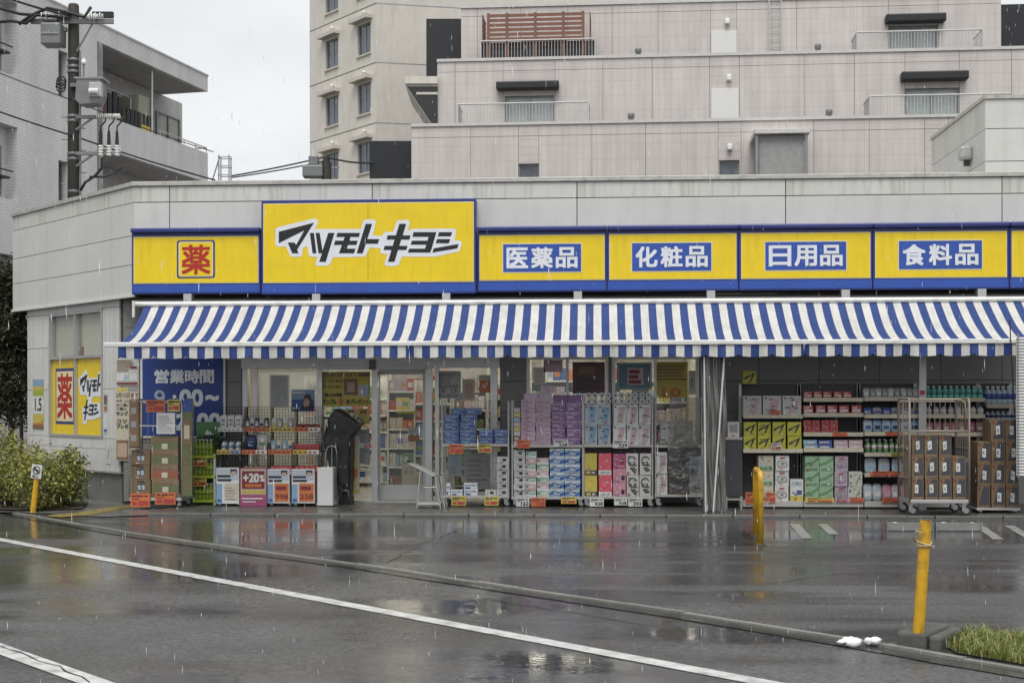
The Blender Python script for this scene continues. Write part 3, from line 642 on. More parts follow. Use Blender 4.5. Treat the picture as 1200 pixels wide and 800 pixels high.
# ================================================================== awning
M('cloth_blue', (.02, .05, .2), .55, var=.14, scale=4, bump=.25, bscale=25, trans=0, dirt=((.05, .09, .28), .4, (3, 12, 1), 2))
M('cloth_white', (.62, .61, .575), .6, var=.1, scale=4, bump=.25, bscale=25, dirt=((.4, .38, .33), .6, (12, 1.2, 1), 2.4))
for k in ('cloth_blue', 'cloth_white'):
    t_ = MAT[k].node_tree; b_ = t_.nodes['Principled BSDF']; tl_ = t_.nodes.new('ShaderNodeBsdfTranslucent'); x_ = t_.nodes.new('ShaderNodeMixShader'); x_.inputs[0].default_value = .1
    t_.links.new(b_.inputs['Base Color'].links[0].from_socket, tl_.inputs['Color']); t_.links.new(b_.outputs[0], x_.inputs[1]); t_.links.new(tl_.outputs[0], x_.inputs[2]); t_.links.new(x_.outputs[0], t_.nodes['Material Output'].inputs['Surface'])
aw = tag(empty('striped_awning', (0, 0, 0)), 'long blue and white striped retractable awning over the shopfront', 'awning')
AY0, AY1 = -.2, -1.32
az0 = PZ(600, 356.5, AY0); az1 = PZ(600, 401, AY1)
ax0 = (PX(171, AY0) + PX(137, AY1)) / 2; 
NST = 116; sw_ = (PX(1196, AY1) - ax0) / 110; XEND = ax0 + NST * sw_
def cloth_pt(x, t, i=0):
    sag = .085 * math.sin(math.pi * t) + .022 * math.sin(x * 1.75 + 1) * math.sin(math.pi * t) + .008 * math.sin(x * 6.3 + 4 * t) * math.sin(math.pi * t) + .006 * math.sin(x * 27) * t
    return (x, AY0 + (AY1 - AY0) * t, az0 + (az1 - az0) * t - sag)
NT = 10
for nm_, par in (('canopy', 0), ):
    c = MB(); vs = []; sub = 2
    nx = NST * sub
    vs = [cloth_pt(ax0 + sw_ * i / sub, j / NT) for i in range(nx + 1) for j in range(NT + 1)]
    fb = []; fw = []
    for i in range(nx):
        for j in range(NT):
            f = (i * (NT + 1) + j, i * (NT + 1) + j + 1, (i + 1) * (NT + 1) + j + 1, (i + 1) * (NT + 1) + j); (fb if (i // sub) % 2 == 0 else fw).append(f)
    c.add(vs, fb, 'cloth_blue', True); n0 = len(c.f); i_ = c.mi('cloth_white')
    for f in fw: c.f.append(f); c.m.append(i_); c.sm.append(True)
    c.build('canopy', aw)
VH = .175
vz = az1 - .035
c = MB(); vs = []; sub = 4; nx = NST * sub; NV = 4
for i in range(nx + 1):
    x = ax0 + sw_ * i / sub; ph = ((i / sub + 1.5) % 4) / 4
    notch = 1 - .17 * math.exp(-((ph - .5) / .045) ** 2) if True else 1
    cur = 1 + .035 * math.cos(2 * math.pi * (ph - .0))
    for j in range(NV + 1):
        t = j / NV; vs.append((x, AY1 - .02 + .018 * math.sin(x * 9.3) * t + .008 * math.sin(x * 31) * t, vz - VH * t * notch * cur))
fb = []; fw = []
for i in range(nx):
    for j in range(NV):
        f = (i * (NV + 1) + j, i * (NV + 1) + j + 1, (i + 1) * (NV + 1) + j + 1, (i + 1) * (NV + 1) + j); (fb if (i // sub) % 2 == 0 else fw).append(f)
c.add(vs, fb, 'cloth_blue', True); i_ = c.mi('cloth_white')
for f in fw: c.f.append(f); c.m.append(i_); c.sm.append(True)
c.build('valance', aw)
M('awning_white', (.7, .7, .67), .35, .1, var=.1, scale=6, dirt=((.3, .28, .24), .7, (1, 4, 4), 5))
m = MB(); m.tube((ax0 - .13, AY0 - .0, az0 + .03), (XEND + .35, AY0, az0 + .03), .042, 'awning_white', 12); m.build('roller_tube', aw)
m = MB(); m.bbox(PX(122, AY1), XEND + .1, AY1 - .045, AY1 + .02, az1 - .045, az1 + .022, 'awning_white', .012); m.build('front_bar', aw)
m = MB(); m.bb(ax0 - .16, XEND + .4, -.13, .05, az0 + .078, az0 + .1, 'alu_dark'); m.bbox(ax0 - .17, ax0 - .13, AY0 - .05, .0, az0 - .17, az0 + .08, 'awning_white', .005); m.build('hanger_rail', aw)
for k in range(7):
    x = ax0 + .6 + k * 1.95; m = MB(); m.bb(x, x + .12, -.2, -.005, az0 + .075, sz0 + .0, 'alu'); m.build('bracket', aw)
for x in (ax0 + .3, ax0 + 3.9, ax0 + 7.6, ax0 + 11.2):
    m = MB(); mid = (x + .45, -.75, (az0 + az1) / 2 - .27); m.tube((x, .35, az0 - .3), mid, .025, 'awning_white'); m.tube(mid, (x + .05, AY1 + .03, az1 - .075), .02, 'awning_white'); m.build('folding_arm', aw)
# ================================================================== goods, racks and posters under the awning
M('wire', (.03, .03, .032), .4, .5); M('chrome', (.36, .36, .36), .28, .9, var=.05); M('rack_grey', (.42, .42, .41), .4, .4); M('rubber', (.02, .02, .02), .7); M('cage_cream', (.3, .255, .21), .45, .1)
M('brown_card', (.17, .115, .065), .75, var=.12, scale=14, rnd=.1); M('brown_card2', (.2, .14, .085), .75, var=.12, scale=14, rnd=.1); M('dark_panel', (.05, .05, .06), .6)
M('shelf_white', (.4, .39, .36), .45, .1, var=.08); M('shelf_dark', (.06, .06, .062), .6); M('tarp_black', (.01, .01, .011), .4, var=.2, bump=.5, bscale=9)
glass('vinyl', (.55, .53, .5), 2.2, .12, bump=.8, film=.06); M('bottle_lime', (.2, .28, .03), .15, coat=.3); M('bottle_teal', (.12, .45, .38), .2, coat=.3); M('bottle_clear', (.34, .42, .5), .12, coat=.4); M('cap_white', (.75, .75, .75), .4)
M('plastic_blue', (.07, .1, .26), .3, coat=.4, var=.25, scale=14, rnd=.15); M('plastic_lilac', (.42, .32, .4), .35, coat=.3, rnd=.06); M('plastic_purple', (.2, .1, .26), .3, coat=.4, var=.3, scale=14, rnd=.12); M('tissue_paper', (.5, .5, .5), .8)
M('plastic_white', (.6, .6, .585), .35, var=.03); M('board_blue', (.014, .042, .22), .4, var=.08)
class V:
    """a measured view window: photo origin, zoom and the depth plane its things stand in"""
    def __init__(s, ox, oy, k, Y): s.o = (ox, oy); s.k = k; s.Y = Y; s.u = (PX(601, Y) - PX(600, Y)) / k
    def x(s, cx): return PX(s.o[0] + cx / s.k, s.Y)
    def z(s, cx, cy): return PZ(s.o[0] + cx / s.k, s.o[1] + cy / s.k, s.Y)
    def at(s, Y): return V(s.o[0], s.o[1], s.k, Y)
def thing(name, me, loc, label, cat, group=None, rot=0): return tag(ob(name, me, None, loc, rot), label, cat, group)
JR = random.Random(5)
BR = random.Random(77)
def busy(els, base):
    """small print found on any pack: lines of type, a seal, a strip"""
    if not els: return []
    ink = 'white' if base in ('p_purple', 'plastic_purple', 'plastic_blue', 'p_mag', 'p_red', 'p_coral', 'p_green', 'p_dred') else BR.choice(('ink', 'grey', 'p_navy'))
    out = []
    for k in range(BR.randint(3, 6)):
        u, v_ = BR.uniform(.05, .7), BR.uniform(.05, .9); out.append(('r', u, v_, min(.96, u + BR.uniform(.08, .3)), min(.97, v_ + BR.uniform(.02, .05)), ink))
    u = BR.uniform(.08, .75); out.append(('r', u, .06, u + .16, .15, BR.choice(('white', 'p_yellow', 'p_red', 'lgrey'))))
    return out
def stack(v, cx0, cx1, z0, n, hc, dep, base, els, name, label, cat, group, gap=.004, jit=.006, hw=None, alt=None):
    """n equal packs on top of each other, front face in the plane of v"""
    w = v.x(cx1) - v.x(cx0); h = hc * v.u; xc = (v.x(cx0) + v.x(cx1)) / 2
    els = list(els) + busy(els, base); me = carton(w - .006, dep, h - .002, base, els, name); me2 = carton(w - .006, dep, h - .002, alt[0], alt[1], name) if alt else me
    for i in range(n):
        thing(name, me2 if i % 2 else me, (xc + JR.uniform(-jit, jit), v.Y + dep / 2 + JR.uniform(0, jit * 4), z0 + i * h), label, cat, group, JR.gauss(0, .025))
    return h
CARD = {}
def card(v, cx0, cy0, cx1, cy1, mat, label, big=None, dy=-.02, parent=None, ink='p_red'):
    """small printed price card"""
    w = v.x(cx1) - v.x(cx0); h = (cy1 - cy0) * v.u; m = MB(); m.bb(-w / 2, w / 2, -.002, .002, 0, h, mat)
    ik = 'ink' if mat in ('white', 'p_yellow') else 'p_dred'
    els = [('r', .07, .72, .62, .88, ik), ('r', .66, .75, .92, .86, ik), ('r', .07, .54, .45, .62, ik)]
    if big: els.append(('t', big, .36, .1, .94, .55, ik if mat == 'white' else 'p_red', .03))
    else: els += [('r', .08, .14, .35, .4, 'p_red'), ('r', .42, .12, .93, .46, 'p_red' if mat != 'white' else 'ink')]
    printed(m, els, -w / 2, 0, w / 2, h, -.002, .0008)
    return thing('price_card', m.mesh('price_card'), ((v.x(cx0) + v.x(cx1)) / 2, v.Y + dy, v.z(cx0, cy1)), label, 'price card', 'price cards on the goods outside')
def poster(name, label, v, cx0, cy0, cx1, cy1, base, els, cat='poster', dy=0, th=.004, group=None, rot=0):
    x0, x1 = v.x(cx0), v.x(cx1); z1, z0 = v.z(cx0, cy0), v.z(cx0, cy1); m = MB(); w = x1 - x0
    m.bb(-w / 2, w / 2, -th, 0, 0, z1 - z0, base); printed(m, els, -w / 2, 0, w / 2, z1 - z0, -th, .0008)
    return thing(name, m.mesh(name), ((x0 + x1) / 2, v.Y + dy, z0), label, cat, group, rot)
def caster(parent, x, y, r=.05, two=False):
    c = MB(); c.bb(x - .03, x + .03, y - .03, y + .03, 2 * r, 2 * r + .03, 'chrome'); c.bb(x - .025, x + .025, y - .02, y - .015, r * .8, 2 * r, 'chrome'); c.bb(x - .025, x + .025, y + .017, y + .022, r * .8, 2 * r, 'chrome')
    o = c.build('caster', parent); dx = .4 * r; wh = MB(); wh.tube((x + dx, y - .013, r), (x + dx, y + .013, r), r, 'rubber', 18); wh.build('wheel', o)
    wh = MB(); wh.tube((x + dx, y - .0235, r), (x + dx, y + .0235, r), r * .55, 'chrome', 14); wh.build('hub', o); return o
def wire_grid(m, x0, x1, y, z0, z1, sx, sz, mat='wire', r=.0025):
    n = max(1, round((x1 - x0) / sx)); k = max(1, round((z1 - z0) / sz))
    for i in range(n + 1): m.tube((x0 + (x1 - x0) * i / n, y, z0), (x0 + (x1 - x0) * i / n, y, z1), r, mat, 4, caps=False)
    for i in range(k + 1): m.tube((x0, y, z0 + (z1 - z0) * i / k), (x1, y, z0 + (z1 - z0) * i / k), r, mat, 4, caps=False)
def rack(name, label, v, cx0, cx1, dep, ztop, shelves, mat='rack_grey', grid=True, wheels=True):
    x0, x1 = v.x(cx0), v.x(cx1); w = (x1 - x0) / 2; r = tag(empty(name, ((x0 + x1) / 2, v.Y, PADZ)), label, 'rack')
    zb = .12 if wheels else 0
    for x in (-w + .012, w - .012):
        for y in (.012, dep): MB().tube((x, y, zb), (x, y, ztop - PADZ), .012, mat, 8).build('post', r)
    for z in shelves:
        m = MB(); m.bb(-w, w, 0, dep + .01, z - PADZ - .022, z - PADZ - .001, mat); m.bb(-w, w, -.006, .0, z - PADZ - .03, z - PADZ + .006, 'shelf_white'); m.build('shelf', r)
    if grid:
        m = MB(); wire_grid(m, -w + .012, w - .012, dep, shelves[0] - PADZ, ztop - PADZ, .09, .12, mat); m.build('back_grid', r)
        for s in (-1, 1):
            m = MB()
            for k in range(5): z = shelves[0] - PADZ + (ztop - shelves[0]) * (k + 1) / 5; m.tube((s * (w - .012), .012, z), (s * (w - .012), dep, z), .004, mat, 5)
            m.build('side_rail', r)
    if wheels:
        for x in (-w + .05, w - .05):
            for y in (.06, dep - .04): caster(r, x, y, .045)
    return r
def bottle(h, r, body, cap='cap_white', label=None, n=10):
    m = MB(); m.lathe((0, 0, 0), [(r * .85, 0), (r, .01), (r, h * .3), (r * .93, h * .34), (r, h * .4), (r, h * .62), (r * .8, h * .74), (r * .4, h * .86), (r * .36, h * .9)], body, n)
    if label: m.lathe((0, 0, 0), [(r * 1.01, h * .3), (r * 1.01, h * .6)], label, n)
    m.lathe((0, 0, 0), [(r * .45, h * .9), (r * .45, h)], cap, n); return m.mesh('bottle')
def pouch(w, d, h, mat, els=(), seed=0, name='pouch'):
    m = MB(); m.blob((0, 0, h / 2), (w, d, h), mat, .5, 14, 8, seed, .06, True); printed(m, els, -w * .36, h * .15, w * .36, h * .85, -d * .5); return m.mesh(name)
V2 = V(120, 400, 3.811, -.7); V3 = V(230, 400, 3.81, -.35); V4 = V(370, 400, 3.81, -.05); V5 = V(500, 400, 3.81, -.38); V6 = V(660, 400, 3.81, -.38); V7 = V(830, 400, 3.635, -.55); V8 = V(1000, 400, 3.635, -.55)
VW2 = V(120, 400, 3.811, WY - .045); VW3 = V(230, 400, 3.81, WY - .045); VW4 = V(370, 400, 3.81, WY); VW5 = V(500, 400, 3.81, WY); VW6 = V(660, 400, 3.81, WY)
LINES = lambda u0, u1, v0, v1, n, m, seed=0, th=.55: [('r', u0, v0 + (v1 - v0) * i / n, u0 + (u1 - u0) * random.Random(seed * 31 + i).uniform(.55, 1), v0 + (v1 - v0) * (i + th) / n, m) for i in range(n)]
# ---- wall: opening hours board and paper posters
x0, x1 = PX(166, WY), PX(265.5, WY); z1, z0 = PZ(200, 417.5, WY), PZ(200, 513, WY); w = (x1 - x0) / 2
hb = tag(empty('opening_hours_board', ((x0 + x1) / 2, WY - .03, z0)), 'deep blue wall board with white opening hours lettering', 'sign')
m = MB(); m.bbox(-w, w, -.035, 0, 0, z1 - z0, 'alu_white', .006); m.build('frame', hb)
m = MB(); m.rect(-w + .035, .035, w - .035, z1 - z0 - .03, -.038, 'board_blue'); m.build('panel', hb)
m = MB(); hu = lambda cx: VW2.x(cx) - (x0 + x1) / 2; hv = lambda cy: VW2.z(350, cy) - z0
for a, b, ch in ((235, 300, '営'), (303, 368, '業'), (371, 436, '時'), (437, 501, '間')): m.text(ch, hu(a), hv(187), hu(b), hv(126), -.042, 'sign_white', .035)
m.text('9', hu(234), hv(290), hu(282), hv(217), -.042, 'p_pale', .012); m.text(':', hu(316), hv(286), hu(332), hv(238), -.042, 'sign_white', .06); m.text('00', hu(346), hv(290), hu(452), hv(213), -.042, 'sign_white', .045); m.text('~', hu(462), hv(265), hu(522), hv(238), -.042, 'sign_white', .12)
m.text('2', hu(330), hv(396), hu(372), hv(322), -.042, 'sign_white', .045); m.text(':', hu(398), hv(394), hu(412), hv(340), -.042, 'sign_white', .06); m.text('00', hu(424), hv(398), hu(530), hv(318), -.042, 'sign_white', .045)
m.build('lettering', hb)
poster('notice_poster', 'small white printed notice with red bands beside the blue hours board', VW2, 60, 73, 163, 198, 'offwhite', LINES(.05, .95, .5, .95, 6, 'p_brown', 1) + [('r', .05, .04, .95, .12, 'p_dred'), ('r', .06, .17, .94, .44, 'white'), ('r', .35, .2, .6, .4, 'p_pale'), ('r', .62, .62, .92, .7, 'p_dred')], dy=.0)
poster('campaign_poster', 'tall cream campaign poster with brown Japanese writing beside the cage of cartons', VW2, 58, 203, 163, 532, 'p_cream',
       [('r', .08, .94, .5, .99, 'p_yellow'), ('r', .54, .94, .95, .99, 'grey'), ('t', '3月15日まで', .04, .855, .98, .92, 'p_brown', .03), ('t', 'キザ・レシ', .06, .79, .6, .83, 'ink', .02), ('t', 'がご購入', .06, .735, .62, .775, 'ink', .02), ('t', 'ご購入', .05, .685, .5, .725, 'ink', .02), ('t', 'サンプル', .04, .61, .7, .67, 'ink', .03), ('t', 'コツ', .06, .51, .5, .565, 'ink', .03), ('t', 'プレゼント', .05, .44, .9, .5, 'ink', .03), ('r', .06, .02, .94, .28, 'p_brown'), ('r', .1, .05, .5, .24, 'p_skin'), ('r', .55, .08, .9, .2, 'p_cream')], dy=-.002)
def cposter(name, label, px0, py0, px1, py1, base, els):
    a = hP(px0, py0, CW0, CN); b = hP(px1, py1, CW0, CN); w = (b.xy - a.xy).length; h = a.z - hP(px0, py1, CW0, CN).z; m = MB(); m.bb(0, w, -.004, 0, 0, h, base); printed(m, els, 0, 0, w, h, -.004, .0008)
    o = a + CN * .034; return tag(m.build(name, None, (o.x, o.y, a.z - h), ang), label, 'poster')
cposter('point_poster', 'yellow and white points poster with 1.5 beside the printed corner window', 41, 444.5, 53.5, 502, 'p_yellow', [('r', 0, .86, 1, 1, 'p_sky'), ('r', .05, .66, .95, .78, 'p_lime'), ('r', 0, .3, 1, .66, 'white'), ('t', '1.5', .2, .36, .85, .62, 'ink', .03), ('r', .05, .06, .95, .12, 'p_orange'), ('r', 0, 0, 1, .08, 'p_brown')])
cposter('sticker', 'small brown sticker right of the printed corner window', 124, 461, 128.5, 482, 'offwhite', [('r', .1, .4, .9, .9, 'p_brown'), ('r', .1, .05, .9, .3, 'p_orange')])
cposter('sticker', 'small white and blue sticker under the brown one on the corner wall', 124, 485, 128.5, 507, 'white', [('r', .1, .05, .9, .2, 'p_blue')])
cposter('sticker', 'white notice with a slanted dark mark low on the corner wall', 126.5, 521, 132.5, 543, 'white', [('p', [(.3, .3), (.45, .3), (.75, .8), (.6, .8)], 'grey')])
# ---- roll cage with brown drink cartons
CY = V2.Y; x0, x1 = V2.x(118), V2.x(352); w = (x1 - x0) / 2; cxm = (x0 + x1) / 2; zt = V2.z(200, 258)
cg = tag(empty('roll_cage', (cxm, CY, PADZ)), 'grey roll cage of brown drink cartons in front of the blue hours board', 'roll cage'); H = zt - PADZ; D = .62
m = MB(); m.bbox(-w, w, 0, D, .1, .14, 'rack_grey', .006); m.build('base', cg)
for s in (-1, 1):
    m = MB(); m.path([(s * w, .02, .1), (s * w, .02, H - .05), (s * w, .06, H), (s * w, D - .06, H), (s * w, D - .02, H - .05), (s * w, D - .02, .1)], .013, 'rack_grey')
    for k in range(6): m.tube((s * w, .1 + k * .085, .13), (s * w, .1 + k * .085, H), .004, 'rack_grey', 5)
    m.build('side_frame', cg)
m = MB(); m.tube((-w, D - .02, H - .05), (w, D - .02, H - .05), .012, 'rack_grey')
for k in range(10): m.tube((-w + w * 2 * k / 9, D - .02, .13), (-w + w * 2 * k / 9, D - .02, H - .05), .004, 'rack_grey', 5)
m.build('back_frame', cg)
m = MB(); zb = V2.z(200, 377) - PADZ; m.tube((-w, .0, zb), (w, .0, zb), .011, 'rack_grey'); m.tube((-w + .14, .0, H - .03), (w, .0, H - .03), .011, 'rack_grey'); m.build('front_bar', cg)
m = MB(); m.bbox(-w + .005, -w + .165, -.03, .05, V2.z(140, 475) - PADZ, H + .01, 'p_brown', .03); [m.bb(-w + .045, -w + .125, -.036, -.028, V2.z(140, 475) - PADZ + .1 + k * .2, V2.z(140, 475) - PADZ + .19 + k * .2, 'grey') for k in range(3)]; m.build('folded_panel', cg)
for x in (-w + .06, w - .06):
    for y in (.08, D - .08): caster(cg, x, y, .045)
poster('side_print', 'narrow printed board with blue top on the side of the carton cage', V2, 352, 258, 399, 312, 'p_blue', [], 'board', .02)
sp = poster('side_print', 'narrow olive printed board with a brown circle on the carton cage side', V2, 352, 314, 399, 690, 'p_olive', LINES(.2, .8, .1, .5, 6, 'p_brown', 3) + [('r', .1, .6, .9, .9, 'p_brown'), ('r', .25, .68, .75, .84, 'p_cream')], 'board', .02)
lc = [('r', .28, .25, .72, .72, 'dark_panel'), ('r', .31, .28, .47, .6, 'p_pale'), ('r', .53, .28, .69, .6, 'p_pale'), ('r', .3, .8, .66, .88, 'ink')]
zc = PADZ + .141
zc = V2.z(170, 680); hL = 66; hR = 65
m = MB(); m.bb(-w + .02, w - .02, .02, D - .03, .14, zc - PADZ - .001, 'brown_card'); m.build('pallet', cg)
v = V2.at(V2.Y + .03)
stack(v, 128, 212, zc, 3, hL, .4, 'brown_card', lc, 'carton', 'brown drink carton with a cut-out showing cans, left column of the roll cage', 'carton', 'cartons of cans in the roll cage')
wR = v.x(338) - v.x(218); gr_ = lambda c: [('r', .0, .1, 1, .62, c), ('r', .4, .12, .62, .5, 'p_cream'), ('r', .08, .7, .8, .84, 'p_brown')]
for i, c in enumerate(('p_olive', 'p_rust', 'p_olive', 'p_olive')):
    me = carton(wR, .4, hR * v.u - .002, 'brown_card2', gr_(c), 'carton')
    thing('carton', me, ((v.x(218) + v.x(338)) / 2 + JR.uniform(-.008, .008), v.Y + .2, zc + i * hR * v.u), ['lowest green printed drink carton in the roll cage', 'red printed drink carton in the roll cage', 'green printed drink carton on top of the red one', 'topmost green printed drink carton in the roll cage'][i], 'carton', 'drink cartons in the roll cage')
card(V2, 127, 676, 213, 738, 'p_orange', 'orange price card under the left column of drink cartons')
card(V2, 237, 672, 328, 727, 'p_orange', 'orange price card with yellow corner under the green drink cartons')
card(V2, 197, 260, 282, 315, 'p_orange', 'orange price card hung on the top bar of the roll cage')
card(V2, 293, 258, 347, 312, 'p_yellow', 'yellow price card hung on the top bar of the roll cage')
poster('price_sheet', 'white paper notice hung on the front bar of the roll cage', V2, 243, 318, 326, 412, 'white', LINES(.1, .9, .1, .92, 8, 'grey', 4, .3), 'notice', -.015)
# ---- lime drink rack
v = V2.at(-.12); x0, x1 = v.x(386), v.x(506); w = (x1 - x0) / 2
gr = tag(empty('drink_rack', ((x0 + x1) / 2, v.Y, PADZ)), 'lime green plastic rack with three tiers of green tea bottles', 'rack')
P('lime', (.3, .42, .03), .35); D = .34
tz = [v.z(440, y) - PADZ for y in (706, 598, 508)]
for i, z in enumerate(tz): m = MB(); m.bbox(-w, w, 0, D, z - .045, z, 'lime', .008); m.build('tray', gr)
for x in (-w + .02, w - .02):
    for y in (.02, D - .02): MB().bb(x - .018, x + .018, y - .018, y + .018, 0 if y < .1 or True else 0, tz[2] + .02, 'white').build('post', gr)
m = MB(); m.bb(-w + .02, w - .02, D - .02, D, tz[0], tz[2] + .5, 'p_green'); m.build('back_panel', gr)
m = MB(); hz_ = v.z(450, 452) - PADZ
for k in range(60):
    a = -w + .1 + JR.random() * (2 * w - .1); m.tube((a, .15, hz_), (a + JR.uniform(-.04, .04), .12 + JR.uniform(0, .1), hz_ + JR.uniform(.05, .16)), .008, 'black', 4, .002)
m.bb(-w + .06, w + .02, .08, .28, hz_ - .04, hz_ + .03, 'black'); m.prism([(-w + .2, hz_ + .12), (w - .06, hz_ + .12), (.04, hz_ + .19)], .1, .12, 'white'); m.build('topper', gr)
m = MB(); m.rect(-.07, .0, .07, .02, -.001, 'ink'); 
bt = bottle(.24, .036, 'bottle_lime', 'cap_white', 'p_lime')
for i, z in enumerate(tz):
    for k in range(5):
        for r_ in range(2): thing('tea_bottle', bt, ((x0 + x1) / 2 - w + .09 + k * (2 * w - .18) / 4, v.Y + .07 + r_ * .1, z + PADZ), ['green tea bottle on the bottom tray of the lime rack', 'green tea bottle on the middle tray of the lime rack', 'green tea bottle on the top tray of the lime rack'][i], 'bottle', 'tea bottles in the lime rack')
card(v, 405, 515, 466, 557, 'p_yellow', 'yellow price card on the top tray of the lime rack', dy=-.012)
card(v, 405, 603, 466, 647, 'p_yellow', 'yellow price card on the middle tray of the lime rack', dy=-.012)
# ---- black wire display with four columns
cols = [(88, 197), (200, 315), (318, 425), (428, 548)]; v = V3; t1, t2, t0 = v.z(300, 389), v.z(300, 489), v.z(300, 722) + .04
for i, (a, b) in enumerate(cols):
    names = ['black wire display column with white pouches next to the lime rack', 'black wire display column behind the red plus twenty poster', 'black wire display column of blue and yellow packets', 'black wire display column of red packets beside the white box']
    ww = (v.x(b) - v.x(a)) / 2; zt = v.z(300, 292); r = tag(empty('wire_display', ((v.x(a) + v.x(b)) / 2, v.Y, PADZ)), names[i], 'rack'); D = .4
    m = MB(); wire_grid(m, -ww, ww, D, .05, zt - PADZ, .045, .045); m.build('back_grid', r)
    for s in (-1, 1): m = MB(); wire_grid(m, 0, .0001, 0, 0, 0.01, 1, 1); m = MB(); [m.tube((s * ww, .02 + k * .06, .05), (s * ww, .02 + k * .06, (zt if k > 3 else t2 + .12) - PADZ), .0028, 'wire', 4) for k in range(7)]; [m.tube((s * ww, .02, z), (s * ww, D, z), .003, 'wire', 4) for z in (.1, .5, .9, 1.1)]; m.build('side_grid', r)
    for z in (t0, t2, t1):
        m = MB(); d_ = .04 if z != t1 else .12; m.bb(-ww, ww, d_, D, z - PADZ - .012, z - PADZ, 'wire'); m.build('tray', r)
    rail = [('white', 'p_yellow'), ('p_orange', 'p_orange'), ('p_yellow', 'p_orange'), ('p_orange', 'p_yellow')][i]; alt = [('white', 'p_sky'), ('p_orange', 'white'), ('p_yellow', 'p_orange'), ('white', 'white')][i]
    for z, c, c_, d_ in ((t1, rail[0], alt[0], .12), (t2, rail[1], alt[1], .04)):
        m = MB(); m.bb(-ww, ww, d_ - .012, d_ - .006, z - PADZ - .045, z - PADZ + .02, c); m.rect(.1 * ww, z - PADZ - .04, ww * .96, z - PADZ + .015, d_ - .0135, c_)
        for q in range(5): m.rect(-ww * .9 + q * ww * .36, z - PADZ - .03, -ww * .9 + q * ww * .36 + ww * .22, z - PADZ - .005, d_ - .0145, 'p_dred' if c != 'white' else 'grey')
        m.build('price_rail', r)
    for x in (-ww + .04, ww - .04): caster(r, x, .07, .02); caster(r, x, .3, .02)
def row(v, c0, c1, z, n, me_list, name, label, cat, group, y, rows=1, dy=.1):
    for k in range(n):
        for r_ in range(rows): thing(name, me_list[(k + r_) % len(me_list)], (v.x(c0) + (v.x(c1) - v.x(c0)) * (k + .5) / n, y + r_ * dy, z + .001), label, cat, group, JR.uniform(-.15, .15))
W_ = lambda a: a * v.u
pw = [pouch(W_(32), .06, .2, 'white', [('r', .1, .5, .9, .8, 'grey'), ('r', .2, .2, .8, .3, 'ink')], s) for s in range(3)]
row(v, 90, 190, t1, 3, pw, 'refill_pouch', 'white refill pouch on the upper tray next to the lime rack', 'pouch', 'white pouches on the wire display', v.Y + .2, 2)
row(v, 95, 190, t2, 3, [bottle(.15, .035, 'white', 'p_blue', 'p_sky')], 'lotion_bottle', 'white and blue bottle on the middle tray under the white pouches', 'bottle', 'white bottles on the wire display', v.Y + .15, 2)
pk = lambda c1, c2, s: pouch(W_(24), .05, .16, c1, [('r', .1, .1, .9, .5, c2), ('r', .2, .6, .8, .75, 'white')], s)
row(v, 203, 312, t1, 5, [pk('dark_panel', 'white', 1), pk('lgrey', 'ink', 2)], 'packet', 'grey and black packet on the tray with orange price rail', 'packet', 'grey packets on the wire display', v.Y + .2)
row(v, 205, 312, t2, 2, [pouch(W_(50), .1, .24, 'p_navy', [('r', .2, .2, .8, .6, 'p_sky')], 3), pouch(W_(50), .1, .26, 'lgrey', [('r', .1, .2, .9, .7, 'p_green'), ('r', .2, .5, .8, .8, 'white')], 4)], 'bag', 'patterned bag on the middle tray behind the red plus twenty poster', 'bag', 'bags on the wire display', v.Y + .18)
row(v, 322, 422, t1, 4, [pk('offwhite', 'p_yellow', 5), pk('grey', 'white', 6)], 'packet', 'cream packet on the tray with yellow price rail', 'packet', 'cream packets on the wire display', v.Y + .2)
row(v, 322, 422, t2, 4, [pk('p_sky', 'white', 7), pk('p_cream', 'p_blue', 8)], 'packet', 'pale blue packet on the middle tray of the wire display', 'packet', 'blue packets on the wire display', v.Y + .15)
row(v, 432, 540, t1, 3, [pouch(W_(36), .08, .07, 'p_dred', (), 9)], 'packet', 'dark red packet lying on the upper tray above the white box', 'packet', 'red packets on the upper tray', v.Y + .2)
row(v, 430, 542, t2, 6, [pouch(W_(22), .06, .1, 'p_red', (), 10)], 'packet', 'red packet in the middle tray of the end column', 'packet', 'red packets in the middle tray', v.Y + .15)
zb_ = v.z(300, 563) - .16
for a, b, me, nm_, lb in ((200, 315, pk('p_brown', 'offwhite', 11), 'packet', 'brown packet in the bottom bin behind the red plus twenty poster'), (322, 422, pk('p_red', 'white', 12), 'packet', 'red and white sachet standing in the bottom bin'), (430, 545, pk('p_red', 'p_dred', 13), 'packet', 'red packet in the bottom bin of the end column')):
    row(v, a, b, zb_ + .02, 5, [me], nm_, lb, 'packet', 'packets in the bottom bins', v.Y + .12, 2)
    m = MB(); m.bb(v.x(a), v.x(b), v.Y + .03, v.Y + .36, PADZ + .05, zb_ + .015, 'brown_card')
    tag(m.build('stock_box'), {200: 'open brown box under brown packets in the wire display', 322: 'open brown box under red and white sachets', 430: 'open brown box under red packets of the end column'}[a], 'box')
m = MB(); m.bb(v.x(92), v.x(195), v.Y + .03, v.Y + .36, PADZ + .05, zb_ - .03, 'brown_card'); tag(m.build('stock_box'), 'closed brown box under the white bottles of the wire display', 'box')
